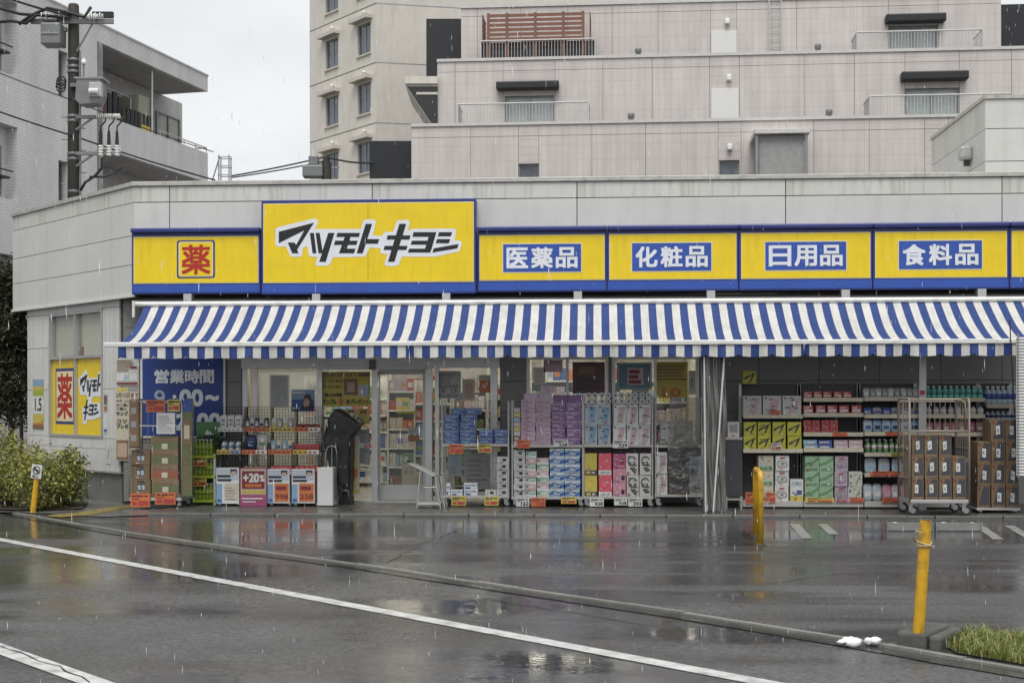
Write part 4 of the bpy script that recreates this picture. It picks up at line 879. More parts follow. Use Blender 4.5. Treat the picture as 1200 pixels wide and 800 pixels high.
blu = lambda pr: [('r', .0, 0, .26, .55, 'p_sky'), ('r', .03, .66, .97, .97, 'p_pale')] + LINES(.05, .8, .62, .84, 2, 'ink', 5, .6) + [('r', .62, .84, .9, .96, 'ink'), ('r', .66, .8, .86, .9, 'p_skin'), ('r', .05, .05, .22, .12, 'p_blue')] + ([('r', .32, .05, .96, .58, 'p_orange'), ('r', .38, .38, .85, .5, 'p_dred')] + ([('t', pr, .36, .12, .94, .27, 'p_dred', .03)] if pr else []) if pr else [('r', .36, .1, .96, .56, 'p_cream')] + LINES(.4, .92, .12, .5, 5, 'grey', 6, .4))
poster('ad_board', 'pale blue printed advert board at the foot of the white pouch column', v, 92, 562, 193, 722, 'white', blu(None), 'poster', -.03)
poster('ad_board', 'crimson plus twenty percent poster at the foot of the wire display', v, 198, 563, 318, 733, 'p_mag', [('r', .04, .3, .96, .97, 'p_cream'), ('r', .08, .45, .92, .92, 'p_dred'), ('t', '+20', .12, .62, .72, .86, 'white', .05), ('t', '%', .74, .64, .92, .82, 'white', .05), ('r', .2, .5, .8, .58, 'p_orange'), ('r', .08, .33, .92, .41, 'p_yellow'), ('r', .1, .18, .85, .22, 'white'), ('r', .1, .1, .6, .13, 'white')], 'poster', -.05)
poster('ad_board', 'advert board with an orange 998 price panel below red and white sachets', v, 320, 568, 418, 720, 'white', blu('998'), 'poster', -.03)
poster('ad_board', 'advert board with an orange 258 price panel next to the white box', v, 428, 568, 530, 720, 'white', blu('258'), 'poster', -.03)
# ---- white umbrella-bag box, black covered stand, yellow card stand, slanted stand
x0, x1 = PX(371.5, -.42), PX(390, -.42); z1 = PZ(380, 547.5, -.42)
ub = tag(empty('umbrella_bag_dispenser', ((x0 + x1) / 2, -.42, PADZ)), 'white upright umbrella bag box beside the wire display', 'dispenser'); w = (x1 - x0) / 2
m = MB(); m.bbox(-w, w, 0, .42, .01, z1 - PADZ, 'plastic_white', .012); m.build('body', ub)
m = MB(); m.add([(w + .002, .08, .08), (w + .002, .36, .08), (w + .002, .36, z1 - PADZ - .05), (w + .002, .08, z1 - PADZ - .05)], [(0, 1, 2, 3)], 'lgrey')
for k in range(7): m.add([(w + .004, .15, .1 + k * .055), (w + .004, .29, .1 + k * .055), (w + .004, .29, .135 + k * .055), (w + .004, .15, .135 + k * .055)], [(0, 1, 2, 3)], 'grey')
m.build('side_label', ub)
H = z1 - PADZ; m = MB(); m.path([(-.02, .2, H - .02), (-.02, .2, H + .22), (.0, .2, H + .29), (.06, .2, H + .32), (.12, .2, H + .29), (.14, .2, H + .22), (.14, .2, H - .02)], .011, 'chrome'); m.tube((.06, .22, H - .02), (.06, .22, H + .31), .008, 'chrome'); m.build('handle', ub)
def draped(pts, y0, y1, nm, mat, sub=3, jit=.012, seed=1):
    mb = MB(); mb.prism(pts, y0, y1, mat); me = mb.mesh(nm); bm = bmesh.new(); bm.from_mesh(me)
    bmesh.ops.triangulate(bm, faces=[f for f in bm.faces if len(f.verts) > 4]); bmesh.ops.subdivide_edges(bm, edges=bm.edges[:], cuts=sub, use_grid_fill=True)
    rr = random.Random(seed); bmesh.ops.smooth_vert(bm, verts=bm.verts[:], factor=.5, use_axis_x=True, use_axis_y=True, use_axis_z=True)
    for q in bm.verts: q.co += Vector((rr.uniform(-jit, jit), rr.uniform(-jit, jit), rr.uniform(-jit, jit) * .4))
    for f in bm.faces: f.smooth = True
    bm.to_mesh(me); bm.free(); return me
V4b = V4.at(-.12)
pts = [(V4b.x(a), V4b.z(100, b)) for a, b in ((84, 298), (140, 322), (196, 362), (160, 422), (157, 560), (155, 668), (112, 672), (78, 610), (42, 520), (28, 430), (48, 352))]
bx = sum(p[0] for p in pts) / len(pts)
bc = tag(empty('covered_stand', (bx, -.12, PADZ)), 'tall stand wrapped in a black plastic cover with tilted head', 'covered stand')
pp = [(p[0] - bx, p[1] - PADZ) for p in pts]; ob('cover', draped(pp, 0, .5, 'cover', 'tarp_black', 4, .009), bc)
m = MB(); bz = min(p[1] for p in pp); m.path([(.02, .0, -.0), (.02, -.03, .22), (.13, -.03, .22), (.13, -.0, .0)], .011, 'chrome'); m.bb(-.05, .14, .1, .4, 0, bz + .1, 'black'); m.build('foot', bc)
poster('card_stand', 'narrow yellow printed card stand behind the black covered stand', V4.at(.2), 158, 420, 196, 686, 'p_cream', LINES(.1, .9, .05, .9, 9, 'p_yellow', 8) + [('r', .1, .86, .9, .98, 'p_lpink'), ('r', .2, .3, .8, .45, 'p_orange')], 'poster', 0, .03)
v = V4.at(-.65); st = tag(empty('slanted_stand', (v.x(495), -.65, PADZ)), 'grey metal stand with a slanted board in front of the sliding door', 'stand'); sx0, sx1 = v.x(448) - v.x(495), v.x(548) - v.x(495)
ha = v.z(420, 540) - PADZ; hb_ = v.z(530, 600) - PADZ
m = MB(); a = Vector((v.x(412) - v.x(495), 0, ha)); b = Vector((v.x(530) - v.x(495), 0, hb_)); d = (b - a); m.box((a + b) / 2 + Vector((0, .15, 0)), (d.length, .36, .02), 'alu', Matrix.Rotation(-math.atan2(d.z, d.x), 3, 'Y')); m.box(a + Vector((.01, .15, .015)), (.05, .37, .03), 'black', Matrix.Rotation(-math.atan2(d.z, d.x), 3, 'Y')); m.build('board', st)
for s, t_ in ((sx0, -.12), (.02, .08), (sx1 - .03, .0), (sx1 - .12, .0)):
    for y in (.02, .3): pass
for y in (0.0, .3):
    for (xa, xb) in ((sx0 + .01, -.09), (.2, .12), (.26, .2)): zt_ = (hb_ + (ha - hb_) * (b.x - xb) / (b.x - a.x)) if xb < b.x else hb_; MB().tube((xa, y, 0), (xb, y, max(.2, zt_)), .012, 'rack_grey').build('leg', st)
m = MB(); m.bb(sx0 + .01, .2, -.01, .31, .05, .07, 'lgrey'); m.tube((-.04, .0, .3), (.15, .0, .3), .01, 'rack_grey'); m.tube((-.04, .3, .3), (.15, .3, .3), .01, 'rack_grey'); m.build('crossbar', st)
# ---- posters on and behind the glass
gi = .0
vw = VW4.at(GY - .004); 
poster('yellow_poster', 'large yellow campaign poster with sample gift writing on the entrance glass', vw, 28, 135, 243, 290, 'p_yellow', [('t', '2月16日~3月15日まで', .02, .85, .72, .97, 'p_brown', .03), ('r', .76, .86, .97, .96, 'p_brown'), ('t', 'ザ・レチノタイム', .03, .68, .44, .78, 'ink', .03), ('t', 'ザ・タイムカラー', .03, .52, .44, .62, 'ink', .03), ('r', .46, .33, .74, .79, 'p_brown'), ('r', .52, .42, .68, .7, 'p_skin'), ('r', .77, .3, .97, .62, 'p_pale'), ('t', 'ご購入のお客様', .02, .28, .42, .39, 'ink', .03), ('t', 'サンプル', .02, .06, .3, .22, 'ink', .03), ('p', [(.34, .14), (.4, .3), (.46, .14), (.4, 0)], 'p_orange'), ('t', '本プレゼント', .5, .06, .97, .22, 'ink', .03)], dy=0)
for c_, nm_, lb in (((135, 300, 182, 352), 'p_cream', 'small cream notice under the yellow campaign poster'), ((185, 298, 240, 368), 'p_yellow', 'small yellow notice with dark figure on the entrance glass'), ((185, 390, 240, 455), 'lgrey', 'grey notice low on the entrance glass'), ((195, 470, 240, 545), 'lgrey', 'pale grey notice at the bottom of the entrance glass')):
    poster('notice', lb, vw, *c_, nm_, LINES(.1, .9, .1, .6, 4, 'grey', 9) + [('r', .2, .65, .8, .9, 'p_brown' if nm_ != 'lgrey' else 'grey')], 'notice')
vd = VW4.at(GY + .115)
poster('number_ten_notice', 'brown square notice with an orange 10 on the sliding door glass', vd, 413, 418, 462, 446, 'p_brown', [('t', '10', .12, .12, .88, .9, 'p_orange', .04)], 'notice')
poster('notice', 'grey notice above the orange 10 on the sliding door', vd, 413, 383, 462, 412, 'lgrey', LINES(.1, .9, .15, .85, 3, 'grey', 10), 'notice')
poster('notice', 'yellow strip notice on the sliding door glass', vd, 360, 310, 458, 322, 'p_yellow', [], 'notice')
poster('notice', 'cream notice sheet with grey shapes low on the sliding door', vd, 383, 545, 450, 652, 'p_cream', [('p', [(.15, .6), (.3, .75), (.36, .9), (.4, .6)], 'grey'), ('p', [(.5, .6), (.65, .75), (.7, .9), (.75, .6)], 'grey')], 'notice')
v = VW3.at(GY - .004)
poster('dragon_poster', 'dark grey framed picture behind the frosted entrance glass', v.at(GY + .03), 330, 148, 415, 290, 'p_brown', [('r', .06, .05, .94, .95, 'grey'), ('p', [(.2, .2), (.5, .35), (.3, .5), (.6, .7), (.4, .85), (.75, .75), (.5, .5), (.8, .3)], 'p_cream')], 'poster')
poster('blue_poster', 'blue cosmetics poster with a face on the frosted entrance glass', v, 425, 215, 528, 312, 'p_blue', [('r', 0, .55, 1, 1, 'p_sky'), ('p', [(.45, .1), (.5, .5), (.6, .78), (.8, .8), (.9, .5), (.95, .1)], 'ink'), ('p', [(.5, .3), (.55, .55), (.7, .62), (.8, .45), (.75, .25), (.6, .18)], 'p_skin'), ('r', .05, .82, .6, .92, 'white'), ('r', .05, .1, .35, .2, 'white')], 'poster')
v = VW5.at(GY - .004)
poster('notice', 'grey printed price poster on the glass right of the sliding door', v, 45, 132, 153, 255, 'lgrey', LINES(.08, .92, .55, .92, 4, 'grey', 12) + [('r', .1, .38, .9, .5, 'grey'), ('t', '5', .2, .22, .34, .36, 'p_brown', .03), ('t', '15', .6, .22, .84, .36, 'p_brown', .03), ('r', .1, .05, .9, .15, 'grey')], 'poster')
poster('notice', 'cream notice with a brown figure on the glass right of the sliding door', v, 160, 168, 215, 262, 'p_cream', [('r', .2, .1, .8, .8, 'p_skin')], 'notice')
poster('notice', 'small orange sticker with a white tick on the entrance glass', v, 235, 150, 285, 228, 'p_orange', [('r', 0, .7, 1, 1, 'p_cream'), ('p', [(.25, .45), (.45, .2), (.8, .55), (.72, .62), (.45, .34), (.32, .52)], 'white')], 'notice')
poster('notice', 'pale blue sheet on the glass behind the blue tissue rack', v, 95, 508, 155, 600, 'p_pale', LINES(.1, .9, .1, .5, 4, 'grey', 13), 'notice')
poster('notice', 'large grey printed sheet on the glass behind the blue tissue rack', v, 168, 500, 282, 660, 'lgrey', LINES(.1, .9, .1, .9, 6, 'grey', 14), 'poster')
v = VW6.at(WY + .012)
P('poster_wine', (.1, .045, .055))
poster('window_poster', 'dark maroon poster in the window over the pink boxes', v, 42, 92, 186, 232, 'poster_wine', LINES(.1, .9, .1, .5, 5, 'dark_panel', 15) + [('r', .2, .6, .7, .85, 'p_brown')])
P('poster_slate', (.1, .17, .2)); P('poster_plum', (.1, .05, .06))
poster('window_poster', 'slate blue poster with red block lettering in the window over the toilet rolls', v, 240, 95, 396, 215, 'p_teal', [('r', .03, .04, .97, .96, 'p_pale'), ('r', .05, .06, .95, .94, 'poster_slate'), ('r', .3, .18, .76, .8, 'p_lpink')] + LINES(.34, .74, .22, .78, 3, 'p_dred', 16, .75))
poster('window_poster', 'olive yellow poster with a large orange 10 in the end window', v, 412, 92, 556, 252, 'p_yellow', LINES(.05, .95, .5, .95, 5, 'p_brown', 17, .5) + [('t', '10', .2, .03, .8, .28, 'p_orange', .05)])
poster('window_poster', 'narrow cream poster with digit one at the end of the window', v, 560, 130, 590, 236, 'p_cream', [('t', '1', .3, .3, .7, .7, 'grey', .05)])
v = VW5.at(WY + .012)
poster('window_poster', 'white framed notice inside the first shop window', v, 475, 115, 530, 190, 'white', LINES(.1, .9, .1, .9, 5, 'p_cream', 18), 'poster')
poster('window_poster', 'pink sheet at the top of the first shop window', v, 523, 82, 607, 137, 'p_lpink', [])
# ---- rack of blue tissue packs
v = V5; sA1, sA0 = v.z(200, 458), v.z(200, 688); ztA = v.z(200, 265)
rack('wire_rack', 'grey wire rack with blue tissue packs next to the glass door', v, 65, 368, .42, ztA, [sA0, sA1])
bl = [('r', 0, .15, 1, .55, 'p_blue'), ('r', .1, .25, .6, .45, 'p_sky'), ('r', .08, .7, .9, .8, 'p_sky')]
GA = 'blue tissue packs'
for (a, b, n) in ((75, 145, 4), (148, 220, 4)): stack(v, a, b, sA1, n, 33, .25, 'plastic_blue', bl, 'tissue_pack', 'blue tissue pack in the tall stack on the wire rack', 'tissue pack', GA)
for (a, b) in ((106, 172), (174, 240)): stack(v.at(v.Y + .04), a, b, sA1 + 4 * 33 * v.u, 1, 30, .25, 'plastic_blue', bl, 'tissue_pack', 'blue tissue pack on top of the tall stack on the wire rack', 'tissue pack', GA)
for (a, b) in ((232, 298), (301, 366)): stack(v, a, b, sA1, 2, 33, .25, 'plastic_blue', bl, 'tissue_pack', 'blue tissue pack in the low stack on the wire rack', 'tissue pack', GA)
wb = [('r', .05, .55, .95, .8, 'p_sky'), ('r', .1, .1, .5, .35, 'p_blue')]
stack(v, 87, 106, sA0, 1, 55, .1, 'white', wb, 'small_box', 'white and blue box standing upright on the lower rack shelf', 'box', None)
stack(v, 108, 162, sA0, 1, 26, .15, 'white', wb, 'small_box', 'single white and blue box lying beside the upright one', 'box', None)
stack(v, 165, 226, sA0, 2, 28, .15, 'white', wb, 'small_box', 'white and blue box of the pair stacked on the lower rack shelf', 'box', 'pair of white boxes')
gb = [('r', .45, .3, .75, .75, 'ink'), ('r', .05, .4, .35, .6, 'lgrey')]
stack(v, 258, 310, sA0, 1, 26, .2, 'lgrey', gb, 'tissue_box', 'single grey tissue box on the lower shelf of the blue rack', 'tissue box', None)
stack(v, 312, 367, sA0, 6, 29, .2, 'lgrey', gb, 'tissue_box', 'grey tissue box in the column under the blue packs', 'tissue box', 'grey tissue box column')
for c_, col, lb in (((100, 458, 163, 500), 'p_orange', 'orange price card under the tall blue tissue stack'), ((230, 457, 290, 495), 'p_yellow', 'yellow price card under the low blue tissue stack'), ((110, 691, 175, 731), 'p_yellow', 'yellow price card under the small white boxes'), ((258, 691, 320, 731), 'p_yellow', 'yellow price card under the single grey tissue box')): card(v, *c_, col, lb)
# ---- rack of pink and purple packs
sB1, sB0 = v.z(550, 463), v.z(550, 694); ztB = v.z(550, 262)
rack('wire_rack', 'grey wire rack of pink and purple tissue packs', v, 378, 700, .42, ztB, [sB0, sB1])
li = [('r', 0, .12, 1, .2, 'p_lilac'), ('r', .1, .45, .45, .7, 'p_pink')]
for (a, b) in ((420, 486), (488, 554)): stack(v, a, b, sB1, 10, 20.5, .26, 'plastic_lilac', li, 'tissue_pack', 'pale pink tissue pack in the tall pink stack', 'tissue pack', 'pale pink packs')
stack(v, 432, 496, sB1 + 205 * v.u, 1, 27, .26, 'plastic_lilac', [], 'tissue_pack', 'pale mauve pack on top of the pink stack', 'tissue pack', 'mauve packs on the pink stack'); stack(v, 498, 560, sB1 + 205 * v.u, 1, 27, .26, 'plastic_lilac', [], 'tissue_pack', 'pale mauve pack on top of the pink stack', 'tissue pack', 'mauve packs on the pink stack')
stack(v, 507, 570, sB1 + 233 * v.u, 1, 32, .2, 'plastic_lilac', [('r', .3, .3, .7, .6, 'p_lilac')], 'tissue_pack', 'single mauve pack crowning the pink stack', 'tissue pack', None)
CS = ['p_lpink', 'p_brown', 'offwhite', 'p_yellow', 'p_lpink', 'p_sky', 'p_yellow', 'p_lpink']
for i, c in enumerate(CS): thing('slim_box', carton(v.x(418) - v.x(389), .2, 21 * v.u - .003, c, [('r', .1, .3, .7, .6, 'white')], 'slim_box'), ((v.x(389) + v.x(418)) / 2, v.Y + .1, sB1 + i * 21 * v.u), 'slim box in the many coloured column beside the pink stack', 'box', 'many coloured slim boxes')
pu = [('r', .02, .72, .98, .84, 'p_lilac'), ('r', .1, .15, .5, .45, 'p_lilac'), ('r', .55, .2, .9, .5, 'p_purple')]
for (a, b) in ((558, 621), (623, 690)): stack(v, a, b, sB1, 5, 38, .26, 'plastic_purple', pu, 'tissue_pack', 'purple tissue pack in the purple stack', 'tissue pack', 'purple packs')
for (a, b) in ((562, 630), (632, 702)): stack(v, a, b, sB1 + 190 * v.u, 1, 34, .26, 'p_purple', [], 'tissue_pack', 'plain dark purple pack on top of the purple stack', 'tissue pack', 'dark purple packs')
stack(v, 388, 440, sB0, 7, 30, .22, 'lgrey', gb, 'tissue_box', 'grey tissue box in the column beside the pastel boxes', 'tissue box', 'grey tissue box column of the pink rack')
pa = lambda c: [('r', .0, .0, 1, .3, c), ('r', .06, .5, .2, .75, 'ink'), ('r', .35, .45, .8, .6, 'white')]
stack(v, 441, 490, sB0, 7, 29, .22, 'p_mint', pa('white'), 'tissue_box', 'mint or pink tissue box in the pastel columns', 'tissue box', 'pastel tissue boxes', alt=('p_lpink', pa('p_skin')))
stack(v, 491, 546, sB0, 6, 29, .22, 'p_mint', pa('p_cream'), 'tissue_box', 'mint or pink tissue box in the pastel columns', 'tissue box', 'pastel tissue boxes', alt=('p_lpink', pa('white')))
wav = [('p', [(0, .2), (.25, .35), (.5, .25), (.75, .1), (1, .25), (1, .6), (.75, .45), (.5, .6), (.25, .7), (0, .5)], 'p_blue'), ('p', [(0, .7), (.3, .9), (.6, .75), (1, .85), (1, 1), (0, 1)], 'white'), ('p', [(.3, .4), (.5, .35), (.7, .25), (.7, .38), (.5, .5), (.3, .55)], 'white')]
for (a, b) in ((548, 615), (617, 686)): stack(v, a, b, sB0, 6, 36, .25, 'p_sky', wav, 'tissue_pack', 'light blue tissue pack with white waves', 'tissue pack', 'light blue wave packs')
for c_, col, lb, bg_ in (((402, 438, 460, 476), 'p_orange', 'orange price card under the pale pink stack', None), ((568, 438, 632, 470), 'white', 'white price card under the purple stack', '228'), ((400, 697, 458, 735), 'white', 'white price card under the grey box column', '162'), ((465, 697, 530, 735), 'p_orange', 'orange price card under the pastel boxes', '228'), ((600, 693, 668, 723), 'p_yellow', 'yellow price card under the light blue packs', None)): card(v, *c_, col, lb, bg_)
# ---- rack of toilet paper
v = V6; sC1, sC0 = v.z(240, 462), v.z(240, 692); ztC = v.z(240, 240)
rack('wire_rack', 'grey wire rack of toilet paper packs', v, 88, 402, .42, ztC, [sC0, sC1])
def rollpack(w, h):
    m = MB(); r = min(w / 4, h / 4)
    for i in range(2):
        for j in range(2):
            x, z = -w / 4 + i * w / 2, h / 4 + j * h / 2
            m.tube((x, 0, z), (x, .22, z), r * .98, 'tissue_paper', 14); m.tube((x, -.002, z), (x, .0, z), r * .42, 'grey', 10)
            m.tube((x, -.004, z), (x, .0, z), r * .3, 'shelf_dark', 10)
    return m.mesh('toilet_roll_pack')
hrow = 90 * v.u
for (a, b) in ((100, 157), (159, 216), (218, 276), (278, 336), (338, 396)):
    thing('toilet_roll_pack', rollpack(v.x(b) - v.x(a) - .006, 54 * v.u), ((v.x(a) + v.x(b)) / 2, v.Y + .02, sC1 + 2 * hrow), 'clear pack of four toilet rolls with the roll ends showing, on the top row', 'toilet rolls', 'toilet roll packs on top')
def slant(c): return [('p', [(.3, .1), (.72, .1), (.95, .88), (.42, .88)], c), ('r', .5, .42, .62, .5, 'ink'), ('r', .08, .84, .2, .92, 'ink')]
for (a, b) in ((97, 153), (155, 212)): stack(v, a, b, sC1, 2, 90, .22, 'p_pale', slant('p_sky'), 'toilet_paper_pack', 'pale blue toilet paper pack with a slanted blue panel', 'toilet paper', 'blue toilet paper packs')
for (a, b) in ((222, 279), (281, 335), (337, 391)): stack(v, a, b, sC1, 2, 90, .22, 'white', slant('p_lpink'), 'toilet_paper_pack', 'white toilet paper pack with a slanted pink panel on the roll rack', 'toilet paper', 'pink toilet paper packs')
ban = lambda c, ik: [('r', 0, 0, 1, .22, c), ('r', .15, .06, .5, .16, ik), ('r', .6, .06, .85, .16, ik)]
stack(v, 95, 154, sC0, 2, 96, .22, 'p_yellow', ban('dark_panel', 'p_yellow'), 'paper_towel_pack', 'plain yellow pack with a black bottom band', 'paper pack', 'yellow packs')
P('p_coral', (.56, .09, .12)); stack(v, 158, 217, sC0, 2, 96, .22, 'p_coral', ban('white', 'grey'), 'paper_towel_pack', 'plain coral red pack with a white bottom band', 'paper pack', 'coral packs')
dots = [('r', .2, .25, .35, .4, 'p_lpink'), ('r', .5, .55, .65, .7, 'p_lpink'), ('r', .65, .2, .9, .5, 'ink')]
stack(v, 220, 279, sC0, 2, 62, .22, 'p_pink', dots, 'paper_pack', 'bright pink dotted pack under the maroon one', 'paper pack', 'pink dotted packs'); stack(v, 220, 279, sC0 + 124 * v.u, 1, 66, .22, 'p_mag', [('r', .55, .3, .85, .7, 'p_dred'), ('r', .1, .6, .4, .7, 'p_pink')], 'paper_pack', 'dark maroon pack on top of the pink dotted packs', 'paper pack', None)
def ring(cx, cy, r, w, m, n=12, a0=0, a1=2 * math.pi, sy=.6): return [('p', [(cx + (r - w) * math.cos(a), cy + (r - w) * math.sin(a) * sy), (cx + r * math.cos(a), cy + r * math.sin(a) * sy), (cx + r * math.cos(b), cy + r * math.sin(b) * sy), (cx + (r - w) * math.cos(b), cy + (r - w) * math.sin(b) * sy)], m) for a, b in [(a0 + (a1 - a0) * k / n, a0 + (a1 - a0) * (k + 1) / n) for k in range(n)]]
draw = ring(.5, .66, .38, .09, 'ink', 10, .3, 5.6) + [('p', [(.2, .48), (.9, .42), (.9, .46), (.2, .52)], 'ink'), ('p', [(.3, .34), (.7, .1), (.78, .16), (.4, .38)], 'ink'), ('p', [(.5, .36), (.86, .2), (.9, .25), (.56, .4)], 'ink'), ('r', .3, .55, .42, .62, 'ink'), ('r', .6, .55, .72, .62, 'ink')]
for (a, b) in ((282, 338), (340, 393)): stack(v, a, b, sC0, 2, 96, .22, 'p_lpink', [('r', .02, .02, .98, .98, 'offwhite')] + draw, 'paper_pack', 'off white pack with bold black line drawing', 'paper pack', 'line drawing packs')
for c_, lb, bg_ in (((222, 440, 290, 475), 'white price card under the pink toilet paper', '329'), ((117, 698, 180, 735), 'white price card under the yellow and coral packs', '438'), ((227, 698, 285, 730), 'white price card under the pink dotted packs', '438'), ((290, 698, 352, 735), 'white price card under the line drawing packs', '393')): card(v, *c_, 'white', lb, bg_)
# ---- rack under a clear vinyl sheet
sD = v.z(500, 685); rack('wire_rack', 'grey wire rack under a clear wrinkled vinyl sheet', v.at(-.32), 408, 622, .4, v.z(500, 248), [sD, sD + .72], grid=False)
v = v.at(-.3)
stack(v, 412, 466, sD, 2, 94, .22, 'white', slant('p_lpink'), 'toilet_paper_pack', 'white toilet paper pack with pink panel under the vinyl sheet', 'toilet paper', 'packs under the vinyl')
stack(v, 563, 620, sD, 1, 88, .22, 'white', [('r', .1, .6, .9, .92, 'p_pale'), ('t', '29', .35, .15, .9, .45, 'grey', .03)], 'paper_pack', 'white pack marked 29 beside the curtain', 'paper pack', None); stack(v, 565, 620, sD + 89 * v.u, 1, 82, .22, 'p_pale', [('r', .1, .1, .4, .4, 'ink'), ('r', 0, .5, 1, .75, 'p_sky')], 'paper_pack', 'pale blue pack standing on the pack marked 29', 'paper pack', None)
stack(v.at(-.18), 470, 555, sD, 2, 95, .2, 'p_brown', [('r', .1, .1, .9, .9, 'shelf_dark')], 'carton', 'dim brown carton seen through the vinyl sheet', 'carton', 'cartons under vinyl')
stack(v.at(-.18), 430, 500, sD + .74, 1, 100, .2, 'lgrey', [('r', .1, .1, .9, .9, 'white')], 'paper_pack', 'white pack high up behind the vinyl sheet', 'paper pack', 'high packs behind vinyl'); stack(v.at(-.18), 505, 580, sD + .74, 1, 100, .2, 'lgrey', [('r', .1, .1, .9, .9, 'white')], 'paper_pack', 'white pack high up behind the vinyl sheet', 'paper pack', 'high packs behind vinyl')
def wavy(nm, x0, x1, z0, z1, y, mat, amp=.02, fx=18, seed=0, nx=40, nz=24, lean=0):
    rr = random.Random(seed); ph = [rr.uniform(0, 6) for _ in range(6)]; vs = []
    for i in range(nx + 1):
        for j in range(nz + 1):
            x = x0 + (x1 - x0) * i / nx; z = z0 + (z1 - z0) * j / nz
            vs.append((x + .01 * math.sin(z * 5 + ph[3]), y + lean * (1 - j / nz) + amp * (math.sin(x * fx + ph[0] + 1.5 * math.sin(z * 2 + ph[1])) + .5 * math.sin(x * fx * 2.3 + z * 4 + ph[2]) + .35 * math.sin(z * 9 + x * 6 + ph[4])), z))
    return MB().add(vs, [(i * (nz + 1) + j, (i + 1) * (nz + 1) + j, (i + 1) * (nz + 1) + j + 1, i * (nz + 1) + j + 1) for i in range(nx) for j in range(nz)], mat, True).build(nm)
tag(wavy('vinyl_sheet', v.x(470), v.x(606), sD + .03, v.z(500, 250), -.36, 'vinyl', .012, 14, 2), 'clear wrinkled vinyl sheet draped over the end rack', 'vinyl sheet')
vc = V6.at(-1.2)
M('vinyl_fold', (.15, .146, .14), .3, var=.25, scale=6, coat=.3, stretch=(6, 6, .5))
cu = tag(empty('vinyl_curtain', (vc.x(672), -1.2, PADZ)), 'gathered grey vinyl curtain hanging from the awning by the open bay', 'curtain')
c_ = wavy('curtain_cloth', vc.x(620), vc.x(726), PADZ + .01, vc.z(670, 62), -1.2, 'vinyl_fold', .03, 55, 4, 60, 24); c_.parent = cu; c_.matrix_parent_inverse = Matrix.Translation((-vc.x(672), 1.2, -PADZ))
for (a, b) in ((628, 634), (718, 668)): MB().tube((vc.x(b) - vc.x(672), -.06, .005), (vc.x(a) - vc.x(672), -.06, vc.z(670, 66) - PADZ), .013, 'white', 8).build('curtain_pole', cu)
# ---- open bay: steel shelving against the wall
def shelving(label, v, cx0, cx1, ys, ytop, base_y=680):
    x0, x1 = v.x(cx0), v.x(cx1); w = (x1 - x0) / 2; r = tag(empty('steel_shelving', ((x0 + x1) / 2, v.Y, PADZ)), label, 'shelf'); zt = v.z(cx0, ytop) - PADZ
    MB().bb(-w, w, .43, .45, 0, zt, 'shelf_dark').build('back_panel', r)
    for s in (-1, 1): MB().bb(s * w - .02, s * w + .02, .39, .429, 0, zt, 'rack_grey').build('upright', r)
    out = []
    for y in ys:
        z = v.z(cx0, y) - PADZ; m = MB(); m.bb(-w + .003, w - .003, .003, .42, z - .02, z, 'shelf_white'); m.bb(-w + .003, w - .003, -.012, .003, z - .045, z + .012, 'p_cream'); m.build('shelf', r); out.append(z + PADZ)
    zb = v.z(cx0, base_y) - PADZ; m = MB(); m.bb(-w + .003, w - .003, 0, .43, 0.03, zb, 'shelf_white'); m.bb(-w + .01, w - .01, .05, .4, -.0, .03, 'black'); m.build('base', r); out.append(zb + PADZ)
    return out
v = V7
eE = shelving('steel shelving of yellow boxes and pink packs beside the vinyl curtain', v, 148, 403, (314, 460), 180)
for k, (a, b) in enumerate(((150, 229), (234, 314), (319, 400))): stack(v.at(v.Y + .05), a, b, eE[0], 1, 82, .25, 'offwhite', slant('p_lpink'), 'toilet_paper_pack', 'wide pink and white pack on the top shelf above the yellow boxes', 'toilet paper', 'packs above the yellow boxes')
ybx = [('p', [(.1, .12), (.3, .12), (.9, .75), (.95, .88), (.35, .6), (.12, .62), (.55, .7)], 'ink'), ('r', .05, .88, .95, .95, 'ink')]
ybx = [('p', [(.08, .5), (.95, .9), (.62, .2), (.48, .12), (.68, .68), (.08, .3)], 'ink')]
P('p_leaf', (.26, .38, .26)); P('box_yellow', (.42, .4, .04))
for a, b in ((150, 205), (210, 266), (274, 331), (337, 397)): stack(v.at(v.Y + .03), a, b, eE[1], 2, 58, .25, 'box_yellow', ybx, 'yellow_box', 'yellow box with a black slanted mark on the steel shelving', 'box', 'yellow boxes on the shelf')
stack(v.at(v.Y + .2), 148, 205, v.z(150, 180), 1, 55, .2, 'box_yellow', ybx, 'yellow_box', 'single yellow box on top of the shelving by the curtain', 'box', None)
gp = [('r', .1, .05, .9, .3, 'p_green'), ('p', [(.2, .2), (.5, .6), (.8, .3)], 'p_mint')]; wp = ring(.5, .45, .4, .08, 'grey', 10) + [('r', .3, .82, .7, .9, 'p_red'), ('r', .4, .4, .6, .55, 'grey')]
zb = eE[2]; vv_ = v.at(v.Y + .03)
stack(vv_, 212, 277, zb, 3, 64, .25, 'p_cream', gp, 'detergent_pack', 'cream pack with green leaf print on the bottom shelf', 'pack', 'leaf print packs'); stack(vv_, 284, 343, zb, 3, 64, .25, 'white', wp, 'detergent_pack', 'white pack with a grey ring print on the bottom shelf', 'pack', 'ring print packs')
stack(vv_, 349, 406, zb, 1, 92, .25, 'white', [('r', .1, .7, .9, .9, 'p_pale'), ('r', .5, .3, .9, .5, 'p_blue'), ('r', 0, 0, 1, .25, 'p_yellow')], 'detergent_pack', 'tall white pack with a yellow base beside the ring packs', 'pack', None)
